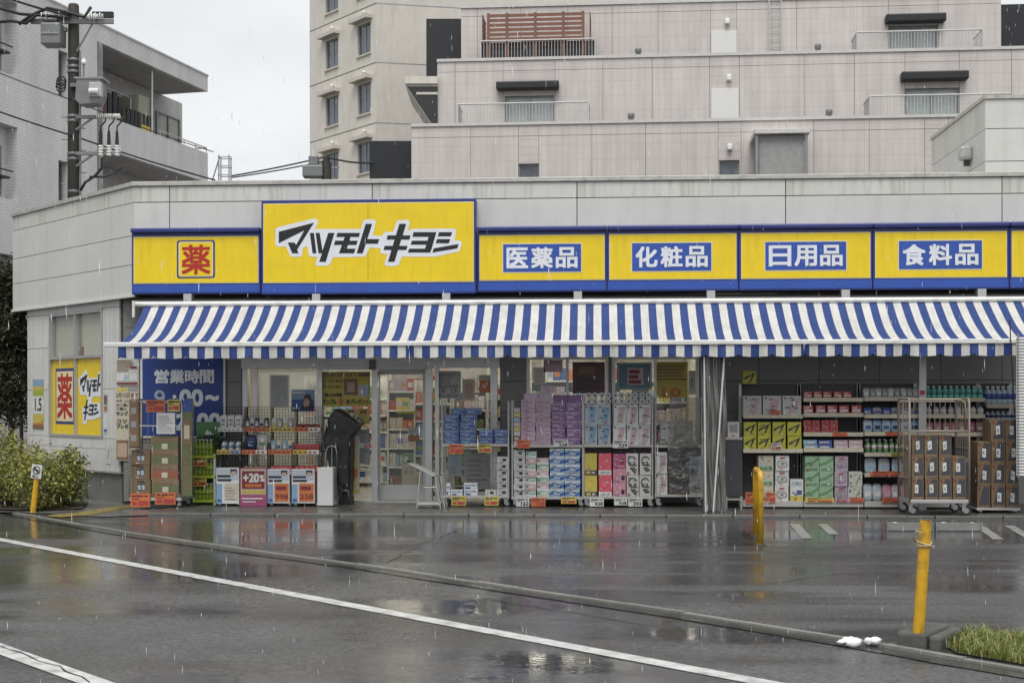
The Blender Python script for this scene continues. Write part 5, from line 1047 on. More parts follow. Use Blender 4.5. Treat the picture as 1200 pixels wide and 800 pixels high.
for c_, col, lb in (((157, 642, 205, 690), 'p_orange', 'orange price card at the lower end of the bay shelving'), ((243, 642, 285, 684), 'p_orange', 'orange price card in front of the leaf print packs'), ((262, 292, 305, 312), 'p_orange', 'orange price card on the wide pink packs'), ((265, 432, 312, 462), 'offwhite', 'white price card on the yellow boxes')): card(v, *c_, col, lb)
eF = shelving('steel shelving of small red boxes and green packs', v, 405, 661, (243, 308, 390, 457), 178)
rb = [('r', .1, .3, .9, .5, 'white'), ('r', .1, .65, .6, .8, 'p_cream')]
for k in range(5): a = 406 + k * 42; stack(v.at(v.Y + .02), a, a + 38, eF[0], 1, 30, .1, 'p_red', rb, 'small_red_box', 'small red and white box on the highest shelf', 'box', 'red boxes on the highest shelf')
for k in range(5): a = 406 + k * 51; stack(v.at(v.Y + .02), a, a + 44, eF[1], 1, 36, .12, 'p_red', [('r', .1, .2, .9, .55, 'p_lpink')] + rb, 'small_red_box', 'small red and pink box on the second shelf', 'box', 'red boxes on the second shelf')
for k in range(4): a = 406 + k * 38; stack(v.at(v.Y + .02), a, a + 35, eF[2], 2, 27, .1, 'p_red', [('r', .2, .2, .8, .8, 'p_dred')], 'small_red_box', 'plain dark red box in two layers on the third shelf', 'box', 'dark red boxes on the third shelf')
for k, c in enumerate(('p_sky', 'p_blue', 'p_lpink', 'p_lpink')): a = 406 + k * 64; stack(v.at(v.Y + .02), a, a + 60, eF[3], 2, 19, .2, c, [('r', .1, .3, .8, .6, 'white')], 'tissue_box', ['pale blue flat box pair on the fourth shelf', 'darker blue flat box pair on the fourth shelf', 'pink flat box pair on the fourth shelf', 'pink flat box pair on the fourth shelf'][k], 'box', ['pale blue flat boxes', 'dark blue flat boxes', 'pink flat boxes', 'pink flat boxes'][k])
zb = eF[4]; lf = [('p', [(0, .3), (.5, .45), (1, .75), (1, .95), (.4, .6), (0, .5)], 'p_green'), ('r', .1, .05, .9, .18, 'p_green')]
for a, b in ((410, 471), (473, 534)): stack(vv_, a, b, zb, 3, 63, .25, 'p_leaf', lf, 'detergent_pack', 'pale green pack with a dark green sweep', 'pack', 'green sweep packs')
stack(vv_, 539, 595, zb, 3, 63, .25, 'p_lilac', wp, 'detergent_pack', 'lilac pack with a grey ring beside the green packs', 'pack', 'lilac packs'); stack(vv_, 597, 656, zb, 2, 62, .25, 'offwhite', [('r', .1, .1, .2, .3, 'ink'), ('r', .1, .6, .2, .8, 'ink'), ('p', [(.5, .1), (.6, .1), (.9, .8), (.8, .8)], 'p_lime')], 'detergent_pack', 'cream pack with black dots beside the lilac packs', 'pack', 'black dot packs')
for c_, col, lb in (((413, 664, 534, 684), 'p_yellow', 'long yellow price card under the green packs'), ((540, 664, 597, 684), 'p_lilac', 'lilac price card under the lilac packs'), ((600, 664, 660, 684), 'p_orange', 'orange price card under the black dot packs'), ((528, 385, 592, 404), 'p_orange', 'orange price card on the third shelf of red boxes')): card(v, *c_, col, lb)
v = V8
eG = shelving('steel shelving of bags and bottles behind the carton cage', v, 46, 290, (240, 313, 388, 476, 563), 178)
bg1 = lambda c, c2, s, hh=34, ww=32: pouch(ww * v.u, .09, hh * v.u, c, [('r', .1, .15, .9, .55, c2)], s)
for z, n, ml, lb, gp_ in ((eG[0], 9, [bg1('lgrey', 'white', 1, 42, 27), bg1('grey', 'lgrey', 2, 42, 27)], 'grey snack bag on the highest bag shelf', 'grey bags'), (eG[1], 6, [bg1('p_blue', 'white', 3, 32, 38), bg1('grey', 'p_blue', 4, 32, 38)], 'blue and grey bag on the second bag shelf', 'blue bags'), (eG[2], 6, [bg1('p_pale', 'p_blue', 5, 56, 38), bg1('p_sky', 'p_navy', 6, 56, 38)], 'pale blue tall bag on the third bag shelf', 'tall blue bags')):
    row(v, 46, 285, z, n, ml, 'bag', lb, 'bag', gp_, v.Y + .1)
row(v, 55, 285, eG[3], 9, [bottle(.2, .034, 'p_green', 'cap_white', 'p_lpink'), bottle(.19, .034, 'p_green', 'cap_white', 'white')], 'bottle', 'green bottle with pink or white label on the fourth bag shelf', 'bottle', 'green bottles', v.Y + .1, 2)
row(v, 50, 280, eG[4], 4, [bg1('p_pale', 'p_sky', 7, 66, 48), bg1('lgrey', 'p_sky', 8, 66, 48)], 'bag', 'large pale blue bag on the fifth bag shelf', 'bag', 'large blue bags', v.Y + .12)
row(v, 46, 125, eG[5], 2, [bg1('p_pale', 'white', 9, 72, 40)], 'bag', 'large white and blue bag on the bottom bag shelf', 'bag', 'bottom white bags', v.Y + .12); row(v, 128, 285, eG[5], 4, [bg1('p_pink', 'p_lpink', 10, 70, 40), bg1('p_lilac', 'white', 11, 70, 40)], 'bag', 'large pink bag on the bottom bag shelf', 'bag', 'bottom pink bags', v.Y + .12)
for c_, col, lb in (((135, 384, 213, 402), 'p_orange', 'orange price card under the tall blue bags'), ((120, 665, 212, 685), 'p_orange', 'orange price card under the pink bags'), ((70, 552, 210, 574), 'p_orange', 'long orange price card under the large blue bags'), ((160, 474, 212, 490), 'p_lime', 'lime price card under the green bottles')): card(v, *c_, col, lb)
eH = shelving('steel shelving with a top row of teal bottles', v, 308, 562, (243, 313, 390, 500), 178)
row(v, 312, 560, eH[0], 10, [bottle(52 * v.u, .04, 'bottle_teal', 'cap_white', 'p_teal')], 'bottle', 'teal bottle in the top row of the end shelving', 'bottle', 'teal bottles', v.Y + .1)
row(v, 312, 565, eH[1], 8, [bottle(38 * v.u, .042, 'lgrey', 'p_blue', 'white')], 'bottle', 'white labelled bottle under the teal bottles', 'bottle', 'white bottles under teal', v.Y + .1)
row(v, 312, 560, eH[2], 7, [bg1('p_brown', 'p_lpink', 12, 50, 34), bg1('p_mag', 'grey', 13, 50, 34)], 'bag', 'dim brown or pink bag on the third shelf under the teal bottles', 'bag', 'dim bags', v.Y + .1)
vj = v.at(-.4); eJ = shelving('narrow steel shelving of clear water bottles at the bay end', vj, 566, 705, (270, 335), 178)
row(vj, 568, 702, eJ[0], 6, [bottle(78 * vj.u, .052, 'bottle_clear', 'cap_white', 'p_blue')], 'water_bottle', 'large clear water bottle with blue label on the end shelving', 'bottle', 'large water bottles', vj.Y + .1)
row(vj, 568, 702, eJ[1], 6, [bottle(36 * vj.u, .04, 'bottle_clear', 'cap_white', 'p_navy')], 'water_bottle', 'small clear water bottle under the large ones', 'bottle', 'small water bottles', vj.Y + .1)
# steel column of the bay and the dark board by the curtain
v = V8.at(-.64); m = MB(); x0 = v.x(281); x1 = v.x(311); m.bb(x0, x1, -.64, -.57, PADZ - .01, v.z(295, 60), 'rack_grey'); m.bb(x0 + .01, x1 - .02, -.646, -.641, v.z(295, 228), v.z(295, 208), 'p_red')
tag(m.build('steel_column'), 'slim grey steel column with a red patch in the open bay', 'column')
v = V7.at(-.5); m = MB(); m.bbox(v.x(71), v.x(146), -.5, -.46, v.z(100, 660), v.z(100, 420), 'dark_panel', .006); r = empty('display_board', (0, 0, 0)); tag(r, 'dark blank standing board between the curtain and the yellow boxes', 'board'); m.build('panel', r)
for a in (76, 141): MB().bb(v.x(a) - .015, v.x(a) + .015, -.499, -.461, PADZ, v.z(100, 658), 'rack_grey').build('leg', r)
m = MB(); m.bb(v.x(71), v.x(146), -.51, -.2, v.z(100, 418), v.z(100, 408), 'shelf_white'); m.bb(v.x(76), v.x(141), -.48, -.22, v.z(100, 676), v.z(100, 668), 'shelf_white'); m.build('ledge', r)
stack(v, 82, 132, v.z(100, 408), 1, 66, .15, 'offwhite', [('r', .15, .3, .85, .8, 'grey')], 'detergent_pack', 'single white pack on top of the dark standing board', 'pack', None)
# ---- roll cage and dolly of brown boxes
box_els = [('p', [(.12, .12), (.95, .12), (.95, .95), (.48, .95)], 'dark_panel'), ('r', .08, .82, .24, .92, 'p_dred')]
lab = lambda x, t_: [('p', [(x, .3), (x + .3, .3 + t_), (x + .3 - t_ * .5, .7 + t_), (x - t_ * .5, .7)], 'white'), ('r', x + .06, .42, x + .2, .58, 'grey')]
v = V8.at(-1.72); x0, x1 = v.x(240), v.x(494); w = (x1 - x0) / 2; zt = v.z(350, 243); H = zt - PADZ; D = .7
cg = tag(empty('roll_cage', ((x0 + x1) / 2, v.Y, PADZ)), 'cream framed roll cage of brown boxes at the edge of the step', 'roll cage')
zb = v.z(350, 673) - PADZ
m = MB(); m.bbox(-w, w, 0, D, zb - .05, zb - .002, 'rack_grey', .006); m.build('base', cg)
for s in (-1, 1):
    m = MB(); m.path([(s * w, .0, zb - .04), (s * w, .0, H - .05), (s * w, .05, H), (s * w, D - .05, H), (s * w, D, H - .05), (s * w, D, zb - .04)], .013, 'cage_cream')
    for k in range(7): m.tube((s * w, .08 + k * .09, zb), (s * w, .08 + k * .09, H), .004, 'cage_cream', 5)
    for z in (.5, .9, 1.3): m.tube((s * w, 0, z), (s * w, D, z), .008, 'cage_cream', 6)
    m.build('side_frame', cg)
m = MB(); m.tube((-w, D, H - .04), (w, D, H - .04), .012, 'cage_cream')
for k in range(11): m.tube((-w + .07 + w * 2 * k / 11, D, zb), (-w + .07 + w * 2 * k / 11, D, H - .04), .004, 'cage_cream', 5)
m.build('back_frame', cg)
m = MB(); g_ = v.z(350, 381) - PADZ; m.path([(-w, -.01, g_), (w - .03, -.01, g_)], .014, 'cage_cream'); m.path([(-w, -.01, H - .01), (w - .12, -.01, H - .01), (w - .06, -.01, H - .06), (w - .06, -.01, g_)], .013, 'cage_cream'); m.build('front_gate', cg)
for x in (-w + .02, w - .06):
    for y in (.06, D - .06): caster(cg, x, y, .07)
bcols = ((250, 300), (304, 361), (365, 419), (423, 481)); hb2 = 89.5
for ci, (a, b) in enumerate(bcols):
    for k in range(3 if ci < 3 else 2):
        vb = v.at(v.Y + .03); me = carton(vb.x(b) - vb.x(a) - .004, .5, hb2 * vb.u - .003, 'brown_card', box_els + lab(.22 + JR.uniform(0, .2), JR.uniform(-.05, .06)), 'brown_box')
        thing('brown_box', me, ((vb.x(a) + vb.x(b)) / 2, vb.Y + .25, PADZ + zb + k * hb2 * vb.u), 'brown box with dark slanted panel and white label in the cream cage', 'box', 'brown boxes in the cream cage', JR.uniform(-.02, .02))
v = V8.at(-1.2); x0, x1 = v.x(524), v.x(712); zb = v.z(600, 708)
dl = tag(empty('dolly', ((x0 + x1) / 2, v.Y, PADZ)), 'flat dolly on small casters carrying three columns of brown boxes', 'dolly'); w = (x1 - x0) / 2
m = MB(); m.bbox(-w, w, 0, .6, zb - PADZ - .035, zb - PADZ - .002, 'rack_grey', .005); m.build('platform', dl)
for x in (-w + .06, w - .06):
    for y in (.06, .52): caster(dl, x, y, .026)
for ci, (a, b) in enumerate(((529, 585), (588, 647), (650, 707))):
    for k in range(3 if ci == 0 else 4):
        me = carton(v.x(b) - v.x(a) - .004, .45, 92 * v.u - .003, 'brown_card', box_els + (lab(.3 + JR.uniform(0, .15), JR.uniform(-.06, .06)) if (ci + k) % 3 or k else []), 'brown_box')
        thing('brown_box', me, ((v.x(a) + v.x(b)) / 2, v.Y + .24, zb + k * 92 * v.u), 'brown box with dark slanted panel stacked on the flat dolly', 'box', 'brown boxes on the dolly', JR.uniform(-.02, .02))
# white ribbed sheet at the end of the awning
xe = PX(1191, -1.7); m = MB(); z1, z0 = PZ(1195, 395, -1.7), PZ(1195, 558, -1.7); n = 46
m.bb(xe, xe + .9, -1.7, -1.69, z0, z1, 'white')
for k in range(n): m.tube((xe, -1.702, z0 + (z1 - z0) * (k + .5) / n), (xe + .9, -1.702, z0 + (z1 - z0) * (k + .5) / n), (z1 - z0) / n * .33, 'white', 6)
hs = tag(empty('ribbed_sheet', (0, 0, 0)), 'white ribbed plastic sheet hanging at the end of the awning', 'sheet'); m.build('sheet', hs)
m = MB(); m.tube((xe + .02, -1.69, z0), (xe + .02, -1.34, z1 + .25), .008, 'wire', 5); m.tube((xe + .02, -1.72, z0 - .02), (xe + .02, -1.72, z1 + .05), .01, 'chrome', 6); m.build('hanger', hs)
# ================================================================== things behind the shop
def faced(name, me_or_mb, parent=None): return me_or_mb.build(name, parent)
def wallh(mb, x0, x1, z0, z1, y, holes, t, mat, rmat=None):
    """front sheet with openings and their reveals"""
    xs = sorted({x0, x1} | {v for h in holes for v in h[:2]}); zs = sorted({z0, z1} | {v for h in holes for v in h[2:4]})
    for i in range(len(xs) - 1):
        for j in range(len(zs) - 1):
            cx, cz = (xs[i] + xs[i + 1]) / 2, (zs[j] + zs[j + 1]) / 2
            if not any(h[0] < cx < h[1] and h[2] < cz < h[3] for h in holes): mb.rect(xs[i], zs[j], xs[i + 1], zs[j + 1], y, mat)
    for a, b, c, d in holes:
        for q in (((a, y, c), (b, y, c), (b, y + t, c), (a, y + t, c)), ((a, y, d), (b, y, d), (b, y + t, d), (a, y + t, d)), ((a, y, c), (a, y + t, c), (a, y + t, d), (a, y, d)), ((b, y, c), (b, y + t, c), (b, y + t, d), (b, y, d))): mb.add(q, [(0, 1, 2, 3)], rmat or mat)
def patterned(name, c1, c2, cm, bw, bh, ms, bump=.4, off=.5, rough=.55, vert=None, dirt=None):
    """small wall tiles (brick courses) or boards too fine to model at this distance"""
    m = bpy.data.materials.new(name); m.use_nodes = True; MAT[name] = m; t = m.node_tree; l = t.links.new; b = t.nodes['Principled BSDF']; b.inputs['Roughness'].default_value = rough
    tcn = t.nodes.new('ShaderNodeTexCoord'); se = t.nodes.new('ShaderNodeSeparateXYZ'); co = t.nodes.new('ShaderNodeCombineXYZ'); l(tcn.outputs['Object'], se.inputs[0]); l(se.outputs['X'], co.inputs['X']); l(se.outputs['Z'], co.inputs['Y'])
    br = t.nodes.new('ShaderNodeTexBrick'); br.offset = off; br.inputs['Scale'].default_value = 1; br.inputs['Brick Width'].default_value = bw; br.inputs['Row Height'].default_value = bh; br.inputs['Mortar Size'].default_value = ms; br.inputs['Mortar Smooth'].default_value = .1; br.inputs['Bias'].default_value = 0
    br.inputs['Color1'].default_value = (*c1, 1); br.inputs['Color2'].default_value = (*c2, 1); br.inputs['Mortar'].default_value = (*cm, 1); l(co.outputs[0], br.inputs['Vector'])
    n = t.nodes.new('ShaderNodeTexNoise'); n.inputs['Scale'].default_value = .8; n.inputs['Detail'].default_value = 6; mp = t.nodes.new('ShaderNodeMapping'); mp.inputs['Scale'].default_value = (2.5, 2.5, .5); l(tcn.outputs['Object'], mp.inputs['Vector']); l(mp.outputs['Vector'], n.inputs['Vector'])
    mr = t.nodes.new('ShaderNodeMapRange'); mr.inputs['From Min'].default_value = .3; mr.inputs['From Max'].default_value = .7; mr.inputs['To Min'].default_value = .88; mr.inputs['To Max'].default_value = 1.08; l(n.outputs['Fac'], mr.inputs['Value'])
    mx_ = t.nodes.new('ShaderNodeMixRGB'); mx_.blend_type = 'MULTIPLY'; mx_.inputs[0].default_value = 1; l(br.outputs['Color'], mx_.inputs[1]); l(mr.outputs['Result'], mx_.inputs[2]); l(mx_.outputs['Color'], b.inputs['Base Color'])
    bp = t.nodes.new('ShaderNodeBump'); bp.invert = True; bp.inputs['Strength'].default_value = bump; bp.inputs['Distance'].default_value = .01; l(br.outputs['Fac'], bp.inputs['Height']); l(bp.outputs['Normal'], b.inputs['Normal'])
patterned('grey_tile', (.68, .67, .67), (.64, .63, .635), (.5, .5, .5), .2, .085, .008, .4)
patterned('pink_board', (.57, .527, .502), (.56, .515, .49), (.475, .435, .418), .275, .62, .011, .2, 0)
patterned('pink_plank', (.56, .515, .49), (.545, .5, .48), (.44, .405, .39), 60, .3, .013, .2, 0)
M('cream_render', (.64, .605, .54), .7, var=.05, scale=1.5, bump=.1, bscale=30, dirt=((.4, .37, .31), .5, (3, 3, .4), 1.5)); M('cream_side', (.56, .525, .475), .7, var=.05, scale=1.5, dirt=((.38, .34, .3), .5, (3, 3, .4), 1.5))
M('far_glass', (.08, .1, .12), .08, var=.3, scale=3, spec=.8); M('far_frame', (.3, .3, .3), .4, .4); M('far_black', (.012, .013, .016), .5, var=.3, scale=20); M('ledge_cap', (.55, .54, .52), .5, var=.08)
M('pink_gap', (.22, .2, .19), .8); M('door_white', (.68, .67, .64), .5, var=.02); M('curtain_pale', (.55, .6, .62), .8, var=.08); M('wood_red', (.2, .09, .06), .6, var=.2, stretch=(1, 1, 8)); M('dark_inside', (.04, .04, .042), .8); M('balcony_grey', (.46, .455, .45), .7, var=.15); M('concrete_grey', (.3, .3, .295), .7, var=.12, bump=.1); M('pole_brown', (.05, .045, .038), .75, var=.25, scale=6, stretch=(4, 4, .5)); M('porcelain', (.75, .75, .72), .25); M('trafo_grey', (.2, .205, .205), .45, .3, var=.12)
def window(parent, x0, x1, z0, z1, y, curtain=False, mull=1, fm='far_frame', glassm='far_glass'):
    w = ob('window', None, parent, (0, 0, 0)); f = MB(); t = .05
    for x in (x0, x1 - t): f.bb(x, x + t, y - .03, y + .04, z0, z1, fm)
    for z in (z0, z1 - t): f.bb(x0 + t, x1 - t, y - .028, y + .038, z, z + t, fm)
    n = mull + 1
    for k in range(1, n): x = x0 + (x1 - x0) * k / n; f.bb(x - .025, x + .025, y - .026, y + .036, z0 + t, z1 - t, fm)
    f.build('frame', w)
    for k in range(n):
        a = x0 + (x1 - x0) * k / n + .03; b = x0 + (x1 - x0) * (k + 1) / n - .03; MB().bb(a, b, y + .005, y + .012, z0 + t, z1 - t, 'pane' if curtain else glassm).build('pane', w)
    if curtain:
        m = MB(); nn = max(6, int((x1 - x0) / .09)); vs = []
        for i in range(nn + 1):
            x = x0 + (x1 - x0) * i / nn; yy = y + .12 + .03 * (i % 2)
            vs += [(x, yy, z0), (x, yy, z1)]
        m.add(vs, [(2 * i, 2 * i + 2, 2 * i + 3, 2 * i + 1) for i in range(nn)], 'curtain_pale'); m.bb(x0, x1, y + .3, y + .32, z0, z1, 'dark_inside'); m.build('curtain', w)
    return w
class Face:
    """local frame of a distant wall: x along it, -y outward, z up"""
    def __init__(s, px, dep, xdir): s.o = at(px, HOR, dep); s.o.z = 0; s.x = Vector((xdir[0], xdir[1], 0)).normalized(); s.n = Vector((s.x.y, -s.x.x, 0)); s.rz = math.atan2(s.x.y, s.x.x)
    def h(s, px, py, y=0):
        p = hP(px, py, s.o - s.n * y, s.n) - s.o; return p.dot(s.x), p.z
    def X(s, px, y=0): return s.h(px, HOR, y)[0]
    def Z(s, px, py, y=0): return s.h(px, py, y)[1]
# ---- grey tiled apartment block on the left
a_ = R(11.4); fl_ = Face(244, 46, (math.sin(a_), math.cos(a_)))
gb_ = tag(empty('tiled_apartment_block', fl_.o, fl_.rz), 'grey tiled apartment block with a deep balcony behind the utility pole', 'building')
zt = fl_.Z(244, 90); zb1 = fl_.Z(244, 108); zp1 = fl_.Z(244, 180); zp0 = fl_.Z(244, 214); xj = fl_.X(121); xe = 0
m = MB(); wA = (fl_.X(69), fl_.X(80), fl_.Z(75, 115), fl_.Z(75, 61)); wB = (wA[0], wA[1], wA[2] - 3.0, wA[3] - 3.0)
sx0, sx1 = fl_.X(-8), fl_.X(21); hs_ = [wA, wB] + [(sx0, sx1, fl_.Z(21, y0) , fl_.Z(21, y1)) for y0, y1 in ((91, 5), (236, 150), (380, 300))]
wallh(m, -26, xj, 0, zt, 0, hs_, .35, 'grey_tile'); m.build('wall', gb_)
for h in (wA, wB): window(gb_, *h, .2)
for h in hs_[2:]:
    m = MB(); m.rect(h[0], h[2], h[1], h[3], .35, 'grey_tile'); m.build('recess_wall', gb_); window(gb_, h[0] + .1, h[0] + .75, h[2] + .1, h[3] - .5, .3, True, 0)
    m = MB(); m.bb(h[0] + .05, h[0] + .8, .05, .3, h[2] + .55, h[2] + .6, 'far_black'); m.tube((h[0] + .05, .05, h[2] + .75), (h[0] + .9, .05, h[2] + .75), .02, 'far_black', 5); m.build('railing', gb_)
for z0, z1, nm_ in ((zb1, zt, 'roof_band'), (zp0, zp1, 'balcony_wall'), (zp0 - 3.0, zp1 - 3.0, 'balcony_wall'), (zp0 - 6.0, zp1 - 6.0, 'balcony_wall')):
    m = MB(); m.bb(xj, xe, 0, .18, z0, z1, 'grey_tile'); m.bb(xe - .18, xe, .18, 3.2, z0, z1, 'grey_tile'); m.build(nm_, gb_)
    m = MB(); m.bb(xj, xe - .18, .18, 6, z0 + .02, z0 + .22, 'balcony_grey'); m.build('slab', gb_)
m = MB(); m.bb(xj - .02, xe + .02, -.03, 6, zt, zt + .05, 'ledge_cap'); m.bb(-26, xj - .02, -.03, .3, zt, zt + .05, 'ledge_cap'); m.build('coping', gb_)
xb = fl_.X(214, 1.7); m = MB(); m.bb(xj, xb, 1.7, 6, 0, zb1, 'balcony_grey'); m.bb(xj - .3, xj, .0, 1.7, 0, zb1, 'grey_tile'); m.bb(-26, xj - .02, .36, 10, 0, zt - .1, 'balcony_grey'); m.build('inner_wall', gb_)
for k in range(3): window(gb_, xj + .8 + k * 2.6, xj + 2.4 + k * 2.6, zp0 + .3, zp0 + 2.4, 1.66, True)
m = MB(); m.tube((fl_.X(190), .05, zp1 + .18), (xe, .05, zp1 + .18), .02, 'alu', 6); [m.tube((fl_.X(190) * (1 - k / 4), .05, zp1), (fl_.X(190) * (1 - k / 4), .05, zp1 + .18), .015, 'alu', 5) for k in range(5)]; m.tube((xe, .05, zp1 + .18), (xe, 3, zp1 + .18), .02, 'alu', 6); m.build('hand_rail', gb_)
m = MB(); xx = fl_.X(187); m.tube((xx, .25, zp0 + .2), (xx, .25, zb1), .04, 'alu', 6); m.build('drain_pipe', gb_)
def on_bal(name, label, cat, fn): m = MB(); fn(m); o = m.build(name, None, fl_.o, fl_.rz); return tag(o, label, cat)
zf = zp0 + .222; X_ = fl_.X
M('cloth_maroon', (.12, .05, .05), .8); M('cabinet_olive', (.28, .29, .22), .6)
on_bal('storage_cabinet', 'pale olive storage cabinet on the tiled balcony', 'cabinet', lambda m: (m.bbox(X_(174), X_(190), .3, .9, zf, zf + 1.9, 'cabinet_olive', .03), m.bb(X_(176), X_(187), .28, .3, zf + .8, zf + 1.0, 'p_yellow')))
on_bal('laundry', 'dark clothes hung to dry on the tiled balcony', 'laundry', lambda m: ([m.bb(X_(139 + k * 6), X_(143.5 + k * 6), .5, .56, zf + .5, zf + 1.75 - .1 * (k % 2), c) for k, c in enumerate(('cloth_maroon', 'far_black', 'far_black', 'dark_inside'))], m.tube((X_(136), .53, zf + 1.78), (X_(172), .53, zf + 1.78), .02, 'alu', 6), m.tube((X_(136), .53, zf), (X_(136), .53, zf + 1.78), .02, 'alu', 6), m.tube((X_(172), .53, zf), (X_(172), .53, zf + 1.78), .02, 'alu', 6)))
on_bal('balcony_screen', 'dark low screen beside the olive cabinet on the balcony', 'screen', lambda m: ([m.bb(X_(160) + k * .22, X_(160) + k * .22 + .18, .3, .33, zf, zf + 1.35, 'far_black') for k in range(7)], m.bb(X_(160), X_(172), .33, .36, zf + 1.2, zf + 1.3, 'far_black')))
# ---- cream tower
aL = R(40.9); aR = R(74.5); tl_ = Face(441, 66, (math.sin(aL), -math.cos(aL)))
tw = tag(empty('cream_tower', tl_.o, tl_.rz), 'tall cream rendered apartment tower with hooded windows', 'building')
xl = tl_.X(363.5); fz = [tl_.Z(441, y) for y in (144, 73.3, 4)]; pit = (fz[2] - fz[0]) / 2; lev = [fz[0] - pit * k for k in range(6, 0, -1)] + fz + [fz[2] + pit, fz[2] + 2 * pit]
lev = [z for z in lev if z > 3]; lev = [0] + lev
wins = [(382, 397, 45, 80), (419.5, 435, 27, 64)]
W0 = [(tl_.X(382), tl_.X(397), tl_.Z(389, 80) , tl_.Z(389, 46)), (tl_.X(419.5), tl_.X(435), tl_.Z(427, 64), tl_.Z(427, 28))]
base_i = lev.index(fz[1])
for i in range(len(lev) - 1):
    dz = lev[i] - fz[1]; m = MB(); hh = [(a, b, c + dz, d + dz) for a, b, c, d in W0 if c + dz > lev[i] and d + dz < lev[i + 1]]
    wallh(m, xl, 0, lev[i] + .03, lev[i + 1] - .03, 0, hh, .2, 'cream_render'); m.rect(xl, lev[i] - .03, 0, lev[i] + .03, .03, 'cream_side'); m.build('wall_band', tw)
    for h in hh:
        window(tw, *h, .12); m = MB(); m.bb(h[0] - .3, h[1] + .15, -.35, 0, h[3] + .12, h[3] + .3, 'cream_side'); m.build('window_hood', tw); m = MB(); m.bb(h[0] - .05, h[1] + .05, -.08, 0, h[2] - .08, h[2], 'cream_side'); m.build('window_sill', tw)
        m = MB(); m.lathe((h[1] - .5, -.08, h[3] + .45), [(.09, 0), (.09, .1), (.03, .14)], 'porcelain', 8); m.build('vent_cap', tw)
zt2 = lev[-1]
m = MB(); m.bb(xl, -.02, .36, .5, 0, zt2, 'dark_inside'); m.build('inner_lining', tw)
rd = Vector((math.sin(aR), math.cos(aR), 0)); lx = rd.dot(tl_.x); ly = rd.dot(-tl_.n); L2 = 16
for i in range(len(lev) - 1):
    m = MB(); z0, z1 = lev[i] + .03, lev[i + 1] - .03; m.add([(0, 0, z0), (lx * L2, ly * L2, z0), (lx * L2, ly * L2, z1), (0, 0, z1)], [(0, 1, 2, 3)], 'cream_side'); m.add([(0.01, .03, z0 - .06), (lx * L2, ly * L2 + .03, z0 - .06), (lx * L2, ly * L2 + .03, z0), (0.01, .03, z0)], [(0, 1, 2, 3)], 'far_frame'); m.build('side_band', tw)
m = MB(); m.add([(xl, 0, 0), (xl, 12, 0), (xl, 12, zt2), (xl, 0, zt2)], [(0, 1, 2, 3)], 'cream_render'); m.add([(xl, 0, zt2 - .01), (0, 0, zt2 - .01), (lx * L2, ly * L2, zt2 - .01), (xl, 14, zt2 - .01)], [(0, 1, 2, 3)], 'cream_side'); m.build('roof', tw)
# ---- terraced pinkish apartment
aT = R(-1.41); te = Face(700, 55, (math.cos(aT), math.sin(aT)))
tr = tag(empty('terraced_apartment', te.o, te.rz), 'pinkish grey panelled apartment building stepping back in three terraces', 'building')
SB = [0, 2.6, 5.2]
L_ = [dict(y=0, l=483, top=(700, 141.5), j=[483, 552, 608, 632, 694, 757, 842, 869, 954, 1019, 1084, 1112, 1190, 1260, 1330], hj=(700, 158), wins=[(608, 632, 192, 213), (843, 867, 188, 209)], horiz=[(608, 632), (842, 869), (1084, 1112)]),
      dict(y=SB[1], l=513.5, top=(700, 65.5), j=[513.5, 534, 590, 651, 707, 765, 832, 867, 943, 1002, 1061, 1125, 1186, 1250, 1330], hj=(700, 81), wins=[(592, 650, 113, 144), (1061, 1125, 104, 136)], horiz=[(590, 651), (832, 867), (1061, 1125)], door=(834, 866, 104.5)),
      dict(y=SB[2], l=541.5, top=(700, 3), j=[541.5, 560, 611, 666, 718, 772, 833, 864, 934, 1042, 1100, 1174], hj=(700, 16), wins=[(611, 666, 44, 68), (1042, 1100, 31, 60)], horiz=[(1042, 1100), (833, 864)], door=(834, 864, 37))]
tops = [te.Z(*d['top'], d['y']) for d in L_]
